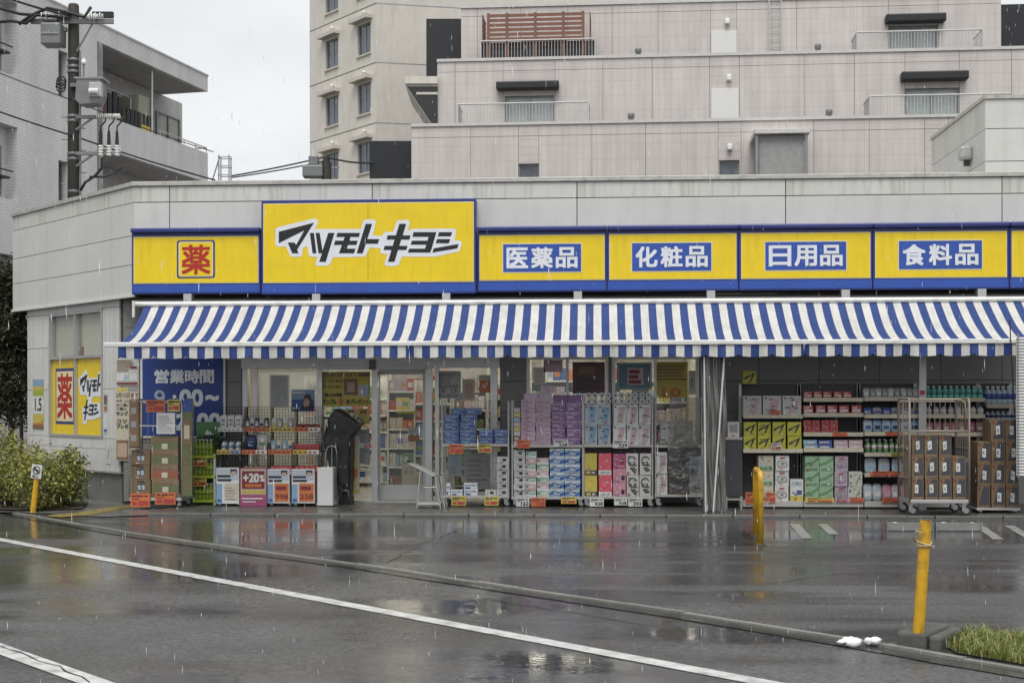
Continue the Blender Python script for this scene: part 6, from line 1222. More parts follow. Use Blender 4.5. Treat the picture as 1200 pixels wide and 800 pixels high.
for k, d in enumerate(L_):
    y = d['y']; zt_ = tops[k]; z0 = 0 if k == 0 else tops[k - 1] - 1.1; hj = te.Z(*d['hj'], y); X = [te.X(p, y) for p in d['j']]
    hol = []
    for (a, b, t0, t1) in d['wins']: hol.append((te.X(a, y), te.X(b, y), max(z0 + .05, te.Z(a, t1, y)) if k == 0 else z0 + .12, te.Z(a, t0, y)))
    for i in range(len(X) - 1):
        pm = 'pink_plank' if any(abs(p[0] - d['j'][i]) < 3 for p in d['horiz']) else 'pink_board'
        for (u, w_) in ((z0, hj), (hj, zt_ - .12)):
            m = MB(); g = .008; hh = [h for h in hol if h[0] < X[i + 1] - .02 and h[1] > X[i] + .02 and h[2] < w_ and h[3] > u]
            hh = [(max(h[0], X[i] + g), min(h[1], X[i + 1] - g), max(h[2], u + g), min(h[3], w_ - g)) for h in hh]
            wallh(m, X[i] + g, X[i + 1] - g, u + g, w_ - g, y, hh, .2, pm); m.build('panel', tr)
    m = MB(); wallh(m, X[0], X[-1], z0, zt_, y + .04, hol, .1, 'pink_gap'); m.build('backing', tr)
    for h in hol: window(tr, *h, y + .15, k > 0, 1 if k else 0)
    xr = X[-1] if k == 2 else X[-1]
    m = MB(); m.bb(X[0] - .03, X[-1], y - .06, y + .3, zt_ - .12, zt_, 'ledge_cap'); m.build('ledge', tr)
    m = MB(); m.bb(X[0] - .02, X[0] + .02, y + .01, y + 12, z0, zt_ - .05, 'pink_board'); m.bb(X[0], X[-1], y + .3, y + (2.6 if k < 2 else 12), zt_ - 1.2, zt_ - 1.1 if k < 2 else zt_ - .1, 'concrete_grey'); m.build('terrace_deck', tr)
    if 'door' in d:
        a, b, t0 = d['door']; m = MB(); m.bbox(te.X(a, y), te.X(b, y), y - .05, y + .0, z0 + .1, te.Z(a, t0, y), 'door_white', .01); m.build('service_door', tr)
    for px, py in {0: ((855, 173),), 1: ((854, 92), (1000, -50)), 2: ((852, 26),)}[k]:
        if py > 0: m = MB(); x, z = te.h(px, py, y); m.bbox(x - .1, x + .1, y - .2, y - .01, z - .12, z + .12, 'porcelain', .04); m.build('wall_lamp', tr)
def terrace_rail(label, k, a, b, side, solid=False):
    yw = L_[k]['y'] - 1.7; zt_ = tops[k - 1]; r = tag(ob('terrace_railing', None, None, te.o, te.rz), label, 'railing'); x0, x1 = te.X(a, yw), te.X(b, yw); z1 = zt_ + .95
    m = MB(); m.tube((x0, yw, z1), (x1, yw, z1), .035, 'ledge_cap', 6); m.tube((x0, yw, zt_ - 1.05), (x0, yw, z1), .03, 'ledge_cap', 6); m.tube((x1, yw, zt_ - 1.05), (x1, yw, z1), .03, 'ledge_cap', 6)
    for x in (x0, x1): m.tube((x, yw, z1), (x, yw + 1.5, z1), .03, 'ledge_cap', 6); [m.tube((x, yw + .25 * q, zt_ - .5), (x, yw + .25 * q, z1), .014, 'far_frame', 4) for q in range(1, 6)]
    m.build('top_rail', r); n = int((x1 - x0) / .13); m = MB()
    for i in range(n): m.tube((x0 + (x1 - x0) * i / n, yw, zt_ - 1.0), (x0 + (x1 - x0) * i / n, yw, z1), .012, 'ledge_cap', 4, caps=False)
    m.build('balusters', r)
    if solid: MB().bb(x0, x1, yw + .1, yw + .12, zt_ - 1, z1 - .05, 'far_black').build('privacy_sheet', r)
terrace_rail('pale metal railing on the middle terrace below the black blind with the pale curtains', 1, 537, 690, 1)
terrace_rail('metal railing on the middle terrace beside the rooftop annex', 1, 1020, 1185, 1)
terrace_rail('railing backed with a dark sheet under the red wooden screen', 2, 564, 698, 1, True)
terrace_rail('metal railing on the uppermost terrace under the right hand black blind', 2, 1005, 1152, 1)
def blind(label, a, b, t0, t1, k):
    y = L_[k]['y']; m = MB(); m.bbox(te.X(a, y), te.X(b, y), y - .5, y - .01, te.Z(a, t1, y), te.Z(a, t0, y), 'far_black', .05); return tag(m.build('awning_cassette', None, te.o, te.rz), label, 'awning')
blind('black closed awning box over the curtained window of the middle terrace', 583, 656, 98.5, 107.5, 1); blind('black closed awning box above the middle terrace window near the annex', 1055, 1133, 87, 97, 1); blind('black closed awning box above the uppermost terrace window', 1037, 1107, 20, 29.5, 2)
yw = SB[2] - 1.6; sc = tag(ob('wooden_screen', None, None, te.o, te.rz), 'reddish brown slatted wooden screen on the uppermost terrace', 'screen'); x0, x1 = te.X(573, yw), te.X(684, yw); zt_, zb_ = te.Z(620, 16, yw), te.Z(620, 62, yw)
sl = MB().bb(x0, x1, yw, yw + .03, 0, .13, 'wood_red').mesh('slat')
for i in range(8): ob('slat', sl, sc, (0, 0, zt_ - .13 - i * .2))
for px in (573, 595, 628, 661, 684): x = te.X(px, yw); MB().bb(x - .06, x + .06, yw - .04, yw - .002, zb_ - .6, zt_ + .04, 'wood_red').build('post', sc)
for px in (566, 692):
    x = te.X(px, yw); m = MB(); [m.bb(x - .02, x + .02, yw, yw + 1.3, zt_ - .13 - i * .2, zt_ - i * .2, 'wood_red') for i in range(8)]; m.build('side_slats', sc)
for px, py, k, lb in ((748, 63, 1, 'small metal vent on the middle ledge below the wooden screen'), (739.5, 139, 0, 'small metal vent on the lowest ledge beside the pale railing'), (958.5, 58, 1, 'small metal vent on the middle ledge near the ladder'), (971.5, 134.5, 0, 'small metal vent on the lowest ledge between door and annex')):
    y = L_[k]['y'] + .15; x, z = te.h(px, py, y); z = tops[k]; m = MB(); m.lathe((x, y, z), [(.1, 0), (.1, .08), (.13, .1), (.14, .26), (.12, .3)], 'trafo_grey', 10); tag(m.build('roof_vent', None, te.o, te.rz), lb, 'vent')
y = SB[2] - .1; m = MB(); xa, xb_ = te.X(902, y), te.X(916.5, y); z0 = tops[1] - 1
for x in (xa, xb_): m.tube((x, y, z0), (x, y, tops[2] + 1), .03, 'ledge_cap', 6)
ld = tag(ob('roof_ladder', None, None, te.o, te.rz), 'white metal ladder up to the terrace roof', 'ladder'); m.build('rail', ld)
for i in range(12): MB().tube((xa, y, z0 + .2 + i * .33), (xb_, y, z0 + .2 + i * .33), .018, 'ledge_cap', 5).build('rung', ld)
# grey service shaft, black netting panels, soffit
y = -2.0; m = MB(); m.bbox(te.X(890, y), te.X(943, y), y, -.05, 0, te.Z(915, 158, y), 'concrete_grey', .03); sh = tag(ob('service_shaft', None, None, te.o, te.rz), 'plain grey service shaft with overhanging cap against the lowest terrace', 'shaft'); m.build('body', sh)
m = MB(); m.bbox(te.X(884, y), te.X(949, y), y - .25, -.06, te.Z(915, 157.9, y), te.Z(915, 152, y), 'ledge_cap', .02); m.build('cap', sh); m = MB()
for px in (887, 945): m.tube((te.X(px, y), y - .1, 0), (te.X(px, y), y - .1, te.Z(915, 160, y)), .06, 'far_frame', 8)
m.build('pipe', sh)
def net(label, a, b, t0, t1, dep):
    p = at((a + b) / 2, (t0 + t1) / 2, dep); w = (b - a) * dep / F_PX; z1 = at(a, t0, dep).z; z0 = at(a, t1, dep).z; m = MB(); m.bbox(-w / 2, w / 2, 0, .4, 0, z1, 'far_black', .02); return tag(m.build('netting_panel', None, (p.x, p.y, 0), YAW), label, 'netting')
net('black netted enclosure between the tower and the uppermost terrace', 499.5, 541, 22, 87, 62.5); net('black netted enclosure in front of the tower beside the lowest terrace', 433, 482, 165, 213, 57)
p = at(494, 100, 58); m = MB(); k_ = 58 / F_PX
m.prism([((475 - 494) * k_, 0), ((513 - 494) * k_, -2.05), ((513 - 494) * k_, .05), ((475 - 494) * k_, .05)], 0, 4, 'cream_side'); m.prism([((477 - 494) * k_, -.06), ((513 - 494) * k_, -2.0), ((513 - 494) * k_, -.06)], -.02, -.001, 'dark_inside'); m.bb((488 - 494) * k_, (513 - 494) * k_, -.04, -.021, -.4, -.3, 'cream_side'); m.bb((475 - 494) * k_, (513 - 494) * k_, -.1, 4.1, .05, .35, 'cream_render'); m.bb((500 - 494) * k_, (513 - 494) * k_, .5, 3.5, -p.z, -1.9, 'cream_side')
tag(m.build('stair_canopy', None, (p.x, p.y, p.z), YAW), 'cream sloped stair canopy with dark underside between tower and terrace', 'canopy')
m = MB(); x, z = te.h(1188, 5, SB[2] + 2); zz_ = te.Z(1188, 54, SB[2] + 2); m.bbox(x - .55, x + 3, SB[2] + 2, SB[2] + 4, 0, z, 'far_black', .02); tag(m.build('black_enclosure', None, te.o, te.rz), 'black sheeted enclosure at the far end of the uppermost terrace', 'enclosure')
# ---- rooftop annex on the shop
ay = 3.2; ax = PX(1155, ay); azt = PZ(1155, 112, ay); ab = hP(1091.5, 175, (ax, 0, 0), (1, 0, 0)).y; zr = ZT - .35
an = tag(empty('rooftop_annex', (0, 0, 0)), 'panelled annex with a vent hood standing on the shop roof', 'building')
m = MB(); m.bb(ax + .03, XR + 3, ay + .03, ab, zr, azt - .05, 'joint'); m.build('core', an)
zs_ = [zr, zr + .5, zr + 1.05, zr + 1.6, azt - .06]; P0 = Vector((0, ay + .03, 0))
for i in range(4):
    xs_ = [ax, ax + 2.2, ax + 4.4]
    for j in range(2): panel(an, P0, DX, xs_[j], xs_[j + 1], zs_[i], zs_[i + 1], .03, 'clad', 'cladding_panel')
    yy = [ay, ay + (ab - ay) * .16, ay + (ab - ay) * .42, ay + (ab - ay) * .72, ab]
    for j in range(4): panel(an, Vector((ax + .03, 0, 0)), Vector((0, -1, 0)), -yy[j + 1], -yy[j], zs_[i], zs_[i + 1], .03, 'clad_top' if i == 3 else 'clad', 'cladding_panel', .004)
m = MB(); m.bb(ax - .03, XR + 3, ay - .03, ab, azt - .06, azt, 'cap_metal'); m.build('coping', an)
vx = hP(1137.5, 180, (ax, 0, 0), (1, 0, 0)); m = MB(); m.bbox(ax - .2, ax + .0, vx.y - .14, vx.y + .14, vx.z - .12, vx.z + .12, 'lgrey', .05); m.bb(ax - .12, ax - .02, vx.y - .04, vx.y + .02, vx.z - .22, vx.z - .12, 'shelf_dark'); m.build('vent_hood', an)
# ---- utility pole with switchgear
D_ = 30; up = at(87, HOR, D_); k_ = D_ / F_PX
pole = tag(empty('utility_pole', (up.x, up.y, 0), YAW), 'dark concrete utility pole with switchgear boxes behind the shop corner', 'utility pole')
q = lambda px, py: ((px - 87) * k_, CAM_H + (HOR - py) * k_ + .0)
zt = q(87, 4.5)[1]; m = MB(); m.lathe((0, 0, 0), [(.17, 0), (.115, zt - .35), (.115, zt - .04), (.1, zt)], 'pole_brown', 14); m.build('shaft', pole)
for y_ in (70, 78, 84, 136, 141.5, 180, 186, 224): z = q(87, y_)[1]; m = MB(); m.lathe((0, 0, z), [(.135, -.03), (.14, -.025), (.14, .025), (.135, .03)], 'trafo_grey', 14); m.build('band', pole)
m = MB(); x0, z = q(40, 27); x1, z2 = q(136, 22.5); m.bb(x0, x1, -.2, -.12, z - .05, z + .05, 'trafo_grey'); m.bb(q(112, 22)[0], x1, -.21, -.11, z + .08, z + .2, 'far_black'); m.tube((q(93, 62)[0], -.15, q(93, 62)[1]), (q(113, 27)[0], -.15, q(113, 27)[1]), .02, 'trafo_grey', 6); m.build('crossarm', pole)
for px, py in ((58, 21), (73, 20), (113, 23), (120, 22)):
    x, z = q(px, py); m = MB(); [m.tube((x - .07 + .05 * i, -.25, z), (x - .05 + .05 * i, -.25, z), .07 if i % 2 == 0 else .045, 'porcelain', 10) for i in range(4)]; m.build('insulator', pole)
for pts in ([(-18, 7), (30, 20), (60, 22), (87, 25)], [(-18, 31), (20, 28), (36, 31), (50, 20)], [(28, 32), (44, 21), (62, 13), (84, 18), (104, 24), (112, 12)]):
    m = MB(); m.path([(q(*p)[0], -.28, q(*p)[1]) for p in pts], .035, 'far_black', 6); m.build('cable', pole)
m = MB(); x0, z1 = q(56, 32); x1, z0 = q(80, 57); m.bbox(x0, x1 - .02, -.45, -.02, z0, z1, 'trafo_grey', .03); m.bb(x0 + .02, x1 - .05, -.47, -.452, (z0 + z1) / 2 - .02, (z0 + z1) / 2 + .02, 'far_frame'); m.bbox(x0 + .05, x1 - .1, -.4, -.1, z1, z1 + .08, 'far_black', .02); m.bb(x1 - .04, -.1, -.2, -.1, z1 - .12, z1 - .04, 'trafo_grey'); m.build('switch_box', pole)
m = MB(); x0, z1 = q(97, 98); x1, z0 = q(127, 127); w_ = x1 - x0
m.prism([(x0, z0 + .1), (x0 + .1, z0), (x1 - .08, z0 + .03), (x1, z0 + .25), (x1 - .02, z1), (x0 + .03, z1)], -.5, -.05, 'trafo_grey'); m.bbox(x0 + w_ * .55, x1 + .02, -.56, -.4, z0 + .15, z1 - .08, 'lgrey', .02); m.bb(x0 - .02, x1 + .05, -.52, -.03, z1, z1 + .04, 'far_frame'); m.bb(-.02, x0, -.2, -.12, z1 - .1, z1 - .02, 'trafo_grey'); m.build('recloser', pole)
for i in range(3): x, z = q(116 + i * 3.5, 113); m = MB(); m.lathe((x, -.6, z), [(.03, -.06), (.045, 0), (.03, .05)], 'porcelain', 8); m.build('bushing', pole)
x, z = q(102, 76); m = MB(); m.tube((x, -.2, z), (x, -.2, q(102, 96)[1]), .02, 'trafo_grey', 6); m.lathe((x, -.2, z), [(.05, -.03), (.06, .02), (.02, .1)], 'porcelain', 8); m.build('arrester', pole)
for y_ in (138, 180.5):
    m = MB(); x1, z = q(144, y_); m.bb(.1, x1, -.2, -.12, z - .04, z + .03, 'trafo_grey'); m.tube((.1, -.16, z - .28), (q(112, y_)[0], -.16, z - .03), .025, 'trafo_grey', 6); m.build('bracket_arm', pole)
for i, px in enumerate((122, 131.5, 141)):
    x, z = q(px, 138); m = MB(); [m.tube((x - .08 + j * .04, -.22, z), (x - .06 + j * .04, -.22, z), .055, 'porcelain', 10) for j in range(4)]; m.build('insulator', pole)
    x, z = q(px, 176); m = MB(); [m.lathe((x, -.22, z - .15 + j * .06), [(.035, 0), (.06, .015), (.06, .03), (.035, .05)], 'porcelain', 10) for j in range(4)]; m.build('insulator', pole)
    m = MB(); m.tube((x, -.22, q(px, 173)[1]), (x, -.22, q(px, 156)[1]), .045, 'far_black', 8, .03); m.path([(x, -.22, q(px, 156)[1]), (x, -.22, q(px, 150)[1]), (x + .1, -.22, q(px, 144)[1]), (x + .12, -.22, q(px, 138)[1])], .018, 'far_black', 6); m.build('cable', pole)
m = MB(); m.path([(q(97, 224)[0], -.15, q(97, 224)[1]), (q(103, 214)[0], -.15, q(103, 214)[1]), (q(114, 207)[0], -.15, q(114, 207)[1]), (q(122, 198)[0], -.15, q(122, 198)[1]), (q(123, 186)[0], -.2, q(123, 186)[1])], .03, 'far_black', 6); m.path([(q(108, 208)[0], -.15, q(108, 208)[1]), (q(124, 208)[0], -.15, q(124, 208)[1]), (q(136, 203)[0], -.1, q(136, 203)[1]), (q(143, 196)[0], 0, q(143, 196)[1])], .025, 'far_black', 6); m.build('cable', pole)
m = MB()
for i in range(9): z = q(87, 124 + i * 13)[1]; s = -1 if i % 2 else 1; m.tube((s * .12, -.02, z), (s * .27, -.02, z), .012, 'trafo_grey', 5)
m.tube((.16, -.08, q(97, 240)[1]), (.16, -.08, q(97, 60)[1]), .025, 'trafo_grey', 6); m.build('step_bolt', pole)
m = MB(); cx_, cz_ = q(76, 97)
for i in range(3): m.path([(cx_ + .1 * math.cos(t_ / 8 * 6.28), -.2 - i * .02, cz_ - i * .07 + .1 * math.sin(t_ / 8 * 6.28)) for t_ in range(9)], .018, 'far_black', 5)
m.build('cable_loop', pole)
def wire(label, pts, r, deps):
    P_ = [at(px, py, d) for (px, py), d in zip(pts, deps)]; out = []
    for a, b in zip(P_, P_[1:]):
        for t_ in range(8): u = t_ / 8; c = a.lerp(b, u); c.z -= .25 * 4 * u * (1 - u) * (a - b).length / 30; out.append(c)
    out.append(P_[-1]); m = MB(); m.path([c - P_[0] for c in out], r, 'far_black', 5); return tag(m.build('overhead_wire', None, P_[0]), label, 'wire')
wire('black overhead wire crossing the tiled block below the balcony to the shop roof', [(-20, 124), (88, 160), (252, 211)], .02, (29, 29.9, 33)); wire('thin overhead wire crossing the pole above its lower bracket arm', [(-20, 78), (86, 118), (250, 178)], .012, (29, 29.9, 34)); wire('overhead wire from the top of the utility pole into the sky edge', [(-20, -12), (40, 8), (84, 19)], .025, (29, 29.5, 29.8))
wire('overhead wire from the rooftop scaffold to the small far pole', [(272, 206), (380, 184)], .035, (60, 58)); wire('second overhead wire just below the upper one at the far pole', [(272, 208), (380, 189)], .03, (60, 58)); wire('overhead wire from the small far pole towards the black enclosure', [(382, 184), (410, 190), (437, 191)], .04, (58, 57.4, 56.8))
# small far pole with transformer; scaffold
D2 = 58; fp = at(382.5, HOR, D2); k2 = D2 / F_PX; fpo = tag(empty('far_utility_pole', (fp.x, fp.y, 0), YAW), 'small distant pole with a grey transformer in front of the cream tower', 'utility pole'); g = lambda px, py: ((px - 382.5) * k2, CAM_H + (HOR - py) * k2)
m = MB(); m.tube((0, 0, 0), (0, 0, g(0, 183)[1]), .16, 'pole_brown', 10, .12); m.build('shaft', fpo); m = MB(); x, z = g(366, 203); m.bbox(x - .35, x + .5, -.4, .2, z - .2, z + .3, 'trafo_grey', .05); m.bbox(x - .1, x + .3, -.35, .15, z + .3, z + .7, 'trafo_grey', .04); m.build('transformer', fpo)
m = MB(); m.bb(g(364, 0)[0], g(386, 0)[0], -.1, 0, g(0, 193)[1], g(0, 191.5)[1], 'far_frame'); m.bb(g(380, 0)[0], g(398, 0)[0], -.1, 0, g(0, 197)[1], g(0, 195.5)[1], 'far_frame'); m.build('crossarm', fpo)
x, z = g(383, 195); m = MB(); m.tube((g(383.5, 0)[0], -.1, g(0, 212)[1]), (g(383.5, 0)[0], -.1, g(0, 191)[1]), .2, 'pole_brown', 10); m.build('switch', fpo)
D3 = 62; sc_ = at(264, HOR, D3); k3 = D3 / F_PX; so = tag(empty('roof_scaffold', (sc_.x, sc_.y, 0), YAW), 'thin metal scaffold tower in the gap between the tiled block and the sky', 'scaffold'); zt3 = CAM_H + (HOR - 182) * k3
for xx in (-.25, .25):
    for yy in (-.25, .25): MB().tube((xx, yy, 0), (xx * .9, yy * .9, zt3), .03, 'far_frame', 5).build('leg', so)
m = MB()
for i in range(14): z = zt3 - .1 - i * .4; m.tube((-.27, -.25, z), (.27, -.25, z), .02, 'far_frame', 4); m.tube((-.27, .25, z), (.27, .25, z), .02, 'far_frame', 4)
m.tube((-.6, -.2, zt3 - 1.4), (-.2, -.2, zt3 - .1), .03, 'far_frame', 4); m.build('rung', so)
# ================================================================== plants
def leaf_mat(name, col, var=.35):
    m = bpy.data.materials.new(name); m.use_nodes = True; MAT[name] = m; t = m.node_tree; l = t.links.new; b = t.nodes['Principled BSDF']; b.inputs['Roughness'].default_value = .38
    g = t.nodes.new('ShaderNodeNewGeometry'); mr = t.nodes.new('ShaderNodeMapRange'); mr.inputs['To Min'].default_value = 1 - var; mr.inputs['To Max'].default_value = 1 + var * 1.3; l(g.outputs['Random Per Island'], mr.inputs['Value'])
    h = t.nodes.new('ShaderNodeHueSaturation'); h.inputs['Color'].default_value = (*col, 1); l(mr.outputs['Result'], h.inputs['Value']); mh = t.nodes.new('ShaderNodeMapRange'); mh.inputs['To Min'].default_value = .47; mh.inputs['To Max'].default_value = .53; l(g.outputs['Random Per Island'], mh.inputs['Value']); l(mh.outputs['Result'], h.inputs['Hue'])
    l(h.outputs['Color'], b.inputs['Base Color']); tl = t.nodes.new('ShaderNodeBsdfTranslucent'); l(h.outputs['Color'], tl.inputs['Color']); x = t.nodes.new('ShaderNodeMixShader'); x.inputs[0].default_value = .25; l(b.outputs[0], x.inputs[1]); l(tl.outputs[0], x.inputs[2]); l(x.outputs[0], t.nodes['Material Output'].inputs['Surface'])
leaf_mat('leaf_yellow', (.33, .32, .08), .5); leaf_mat('leaf_green', (.12, .15, .04)); leaf_mat('leaf_conifer', (.05, .06, .03), .5); leaf_mat('grass_green', (.2, .25, .06)); leaf_mat('grass_dry', (.3, .24, .1)); leaf_mat('leaf_brown', (.1, .06, .03)); M('bark', (.06, .045, .035), .85, var=.3, scale=12, bump=.4)
def leaves(mb, pts, size, mat, rr, asp=.5):
    for p in pts:
        s = size * rr.uniform(.45, 1.5); d = Vector((rr.gauss(0, 1), rr.gauss(0, 1), rr.gauss(.3, .8))).normalized(); q = d.to_track_quat('Y', 'Z') @ Matrix.Rotation(rr.uniform(0, 6.3), 3, 'Y').to_quaternion()
        mb.add([p + q @ Vector(v) for v in ((0, -s * .5, 0), (s * asp * .5, 0, s * .08), (0, s * .5, 0), (-s * asp * .5, 0, s * .08))], [(0, 1, 2, 3)], mat)
def clump_pts(rr, c, r, n):
    """points gathered round twig ends spread through an ellipsoid"""
    out = []; tw_ = []
    for _ in range(max(8, n // 28)):
        d = Vector((rr.gauss(0, 1), rr.gauss(0, 1), rr.gauss(0, 1))).normalized() * rr.uniform(.45, 1.0) ** .6; tw_.append(Vector((c[0] + d.x * r[0], c[1] + d.y * r[1], c[2] + d.z * r[2])))
    for _ in range(n):
        t_ = rr.choice(tw_); s = min(r) * .2; out.append(t_ + Vector((rr.gauss(0, s), rr.gauss(0, s), rr.gauss(0, s))))
    return out, tw_
rr = random.Random(11)
def shrub(label, px, py, w, h, dep_r, seed, mix):
    g = hZ(px, py, .02); rr = random.Random(seed); s = tag(empty('shrub', (g.x, g.y, .0)), label, 'shrub', 'shrubs at the corner bed'); c = (0, 0, h * .52); n = 3000
    pts, tw_ = clump_pts(rr, c, (w / 2, dep_r, h * .5), n); mb = MB(); pts = [p for p in pts if p.z > .04]
    k = int(len(pts) * mix); leaves(mb, pts[:k], .055, 'leaf_yellow', rr); leaves(mb, pts[k:], .055, 'leaf_green', rr); mb.build('foliage', s); m = MB()
    for t_ in tw_[:26]: m.tube((rr.uniform(-.08, .08), rr.uniform(-.08, .08), -.02), t_, .01, 'bark', 4, .003)
    m.build('stems', s)
gz = hZ(8, 603, 0); bed = MB(); bp_ = [hZ(-40, 597, 0), hZ(20, 599.5, 0), hZ(96, 598, 0), hZ(104, 590, 0), Vector((-9.4, 2.6, 0)), Vector((-14, 2.6, 0))]
bed.add([(p.x, p.y, .03) for p in bp_], [tuple(range(len(bp_)))], 'soil'); struct(bed.build('planting_bed'))
shrub('yellow green leafy shrub filling the corner bed under the conifer', 8, 594, 1.15, 1.0, .5, 1, .75); shrub('bushy yellow green shrub behind the no smoking post', 50, 596, .75, .82, .4, 2, .7); shrub('darker green shrub against the corner wall plinth', 78, 593, .62, .86, .3, 3, .45); shrub('low dark shrub beside the tall conifer trunk', -14, 590, 1.0, 1.2, .5, 4, .4)
def conifer(px, py, label, H, seed, r0, zc0):
    g = at(px, HOR, py); rr = random.Random(seed); t_ = tag(empty('conifer_tree', (g.x, g.y, 0)), label, 'tree', None); m = MB(); m.path([(0, 0, -.05), (.02, .01, H * .3), (-.01, .02, H * .6), (0, 0, H * .95)], .055, 'bark', 8); m.path([(.18, .1, -.05), (.16, .08, H * .5)], .035, 'bark', 6); m.build('trunk', t_); mb = MB(); limb = MB()
    for k in range(520):
        u = rr.random() ** .8; z = zc0 + (H - zc0) * u; R_ = r0 * (1 - u * .55) * (.75 + .3 * math.sin(u * 19 + seed)); a = rr.uniform(0, 6.283); e = Vector((math.cos(a) * R_ * rr.uniform(.5, 1.05), math.sin(a) * R_ * rr.uniform(.5, 1.05), z + rr.uniform(-.1, .2)))
        limb.tube((0, 0, z - .15), e, .012, 'bark', 4, .004); pts = [e + Vector((rr.gauss(0, .09), rr.gauss(0, .09), rr.gauss(0, .08))) for _ in range(26)]; leaves(mb, pts, .1, 'leaf_conifer', rr, .35)
    limb.build('limbs', t_); mb.build('crown', t_)
conifer(12, 25.2, 'tall dark conifer behind the shop corner above the shrubs', 3.95, 3, .75, 1.25)
# grass bed with concrete block by the kerb
gp0 = [hZ(1092, 750, 0), hZ(1122, 766, 0), hZ(1210, 781, 0), hZ(1290, 793, 0), hZ(1300, 752, 0), hZ(1150, 743, 0)]
b_ = MB(); b_.add([(p.x, p.y, .008) for p in gp0], [tuple(range(len(gp0)))], 'soil'); struct(b_.build('grass_bed'))
xs_ = [p.x for p in gp0]; ys_ = [p.y for p in gp0]
def inside(x, y, P_):
    c = False; n = len(P_)
    for i in range(n):
        a, b = P_[i], P_[(i + 1) % n]
        if (a.y > y) != (b.y > y) and x < (b.x - a.x) * (y - a.y) / (b.y - a.y) + a.x: c = not c
    return c
mb = MB(); cnt = 0; tuft = [(rr.uniform(min(xs_), max(xs_)), rr.uniform(min(ys_), max(ys_))) for _ in range(260)]
while cnt < 6500:
    tx, ty = rr.choice(tuft); x, y = rr.gauss(tx, .1), rr.gauss(ty, .1)
    if not inside(x, y, gp0): tx = 0; cnt += .2; continue
    h = rr.uniform(.02, .075) * rr.choice((.7, 1, 1.4)); a = rr.uniform(0, 6.28); w_ = .004; d = Vector((math.cos(a), math.sin(a), 0)); s_ = Vector((-d.y, d.x, 0)) * w_; p = Vector((x, y, .006)); b1 = p + d * h * .3 + Vector((0, 0, h * .7)); b2 = p + d * h * rr.uniform(.6, 1.1) + Vector((0, 0, h * rr.uniform(.75, 1.0)))
    mb.add([p - s_, p + s_, b1 + s_ * .8, b1 - s_ * .8, b2], [(0, 1, 2, 3), (3, 2, 4)], 'grass_green' if rr.random() < .72 else 'grass_dry'); cnt += 1
g_ = stuff(mb.build('grass')); g_['label'] = 'wet green grass with dry blades in the bed by the kerb'; g_['category'] = 'grass'
M('old_concrete', (.085, .082, .072), .65, var=.3, scale=7, bump=.5, bscale=40, dirt=((.04, .05, .03), .8, (1, 1, 1), 4))
c0 = hZ(1050, 757, 0); c1_ = hZ(1098, 762, 0); d = (c1_ - c0); w_ = d.length; m = MB(); m.bbox(0, w_ * .72, 0, .5, -.02, .1, 'old_concrete', .02); m.bbox(w_ * .735, w_ * 1.05, .03, .48, -.02, .085, 'old_concrete', .02)
tag(m.build('concrete_block', None, (c0.x, c0.y, 0), math.atan2(d.y, d.x)), 'mossy concrete block in the kerb corner under the leaning yellow post', 'block')
# ================================================================== posts, stops, bag
M('post_yellow', (.62, .35, .015), .4, var=.1, scale=8, coat=.2, dirt=((.09, .05, .025), .95, (1, 1, .6), 13)); M('rope', (.45, .36, .2), .8)
b0 = hZ(1076, 741, .095); top = at(1085, 609, (b0 - CP).dot(AX) - .02)
lp = tag(empty('yellow_post', b0 - Vector((0, 0, .0))), 'leaning yellow steel post with wire wound round its top', 'bollard'); d = top - b0
m = MB(); m.tube((0, 0, -.02), d, .037, 'post_yellow', 20); m.tube(d * 1.0, d * 1.004, .031, 'bark', 16); m.build('post', lp)
q_ = d.normalized().to_track_quat('Z', 'Y')
for j, (u, tl) in enumerate(((.8, .15), (.785, -.12), (.77, .05))):
    m = MB(); m.path([d * u + q_ @ Vector((.045 * math.cos(a / 10 * 6.283), .045 * math.sin(a / 10 * 6.283), .06 * tl * math.cos(a / 10 * 6.283 + j) * 2)) for a in range(11)], .006, 'rope', 5); m.build('wire_loop', lp)
m = MB(); m.path([d * .8 + Vector((-.06, -.03, 0)), d * .8 + Vector((-.085, -.04, .04)), d * .8 + Vector((-.06, -.05, .08)), d * .82 + Vector((-.02, -.06, .05))], .005, 'rope', 5); m.build('wire_end', lp)
fa = hZ(885.5, 628, 0); nb = hZ(891.5, 638.5, 0); ub_ = tag(empty('yellow_barrier', (nb.x, nb.y, 0)), 'yellow inverted U pipe barrier standing in the parking lot', 'barrier'); e = fa - nb; hh = .79; r_ = .07; dn = e.normalized(); pts = [Vector((0, 0, -.03)), Vector((0, 0, hh - r_))]
for k in range(1, 6): a = k / 6 * math.pi / 2; pts.append(dn * (r_ - r_ * math.cos(a)) + Vector((0, 0, hh - r_ + r_ * math.sin(a))))
pts.append(dn * r_ + Vector((0, 0, hh))); pts.append(e - dn * r_ + Vector((0, 0, hh)))
for k in range(1, 6): a = k / 6 * math.pi / 2; pts.append(e - dn * (r_ - r_ * math.sin(a)) + Vector((0, 0, hh - r_ + r_ * math.cos(a))))
pts += [e + Vector((0, 0, hh - r_)), e + Vector((0, 0, -.03))]
m = MB(); m.path(pts, .032, 'post_yellow', 14); m.build('pipe', ub_)
for p in (Vector((0, 0, 0)), e): m = MB(); m.tube(p + Vector((0, 0, .0)), p + Vector((0, 0, .015)), .06, 'old_concrete', 14); m.build('base_plate', ub_)
M('stop_concrete', (.2, .2, .19), .4, var=.2, scale=6, bump=.3, dirt=((.08, .085, .07), .7, (1, 1, 1), 5))
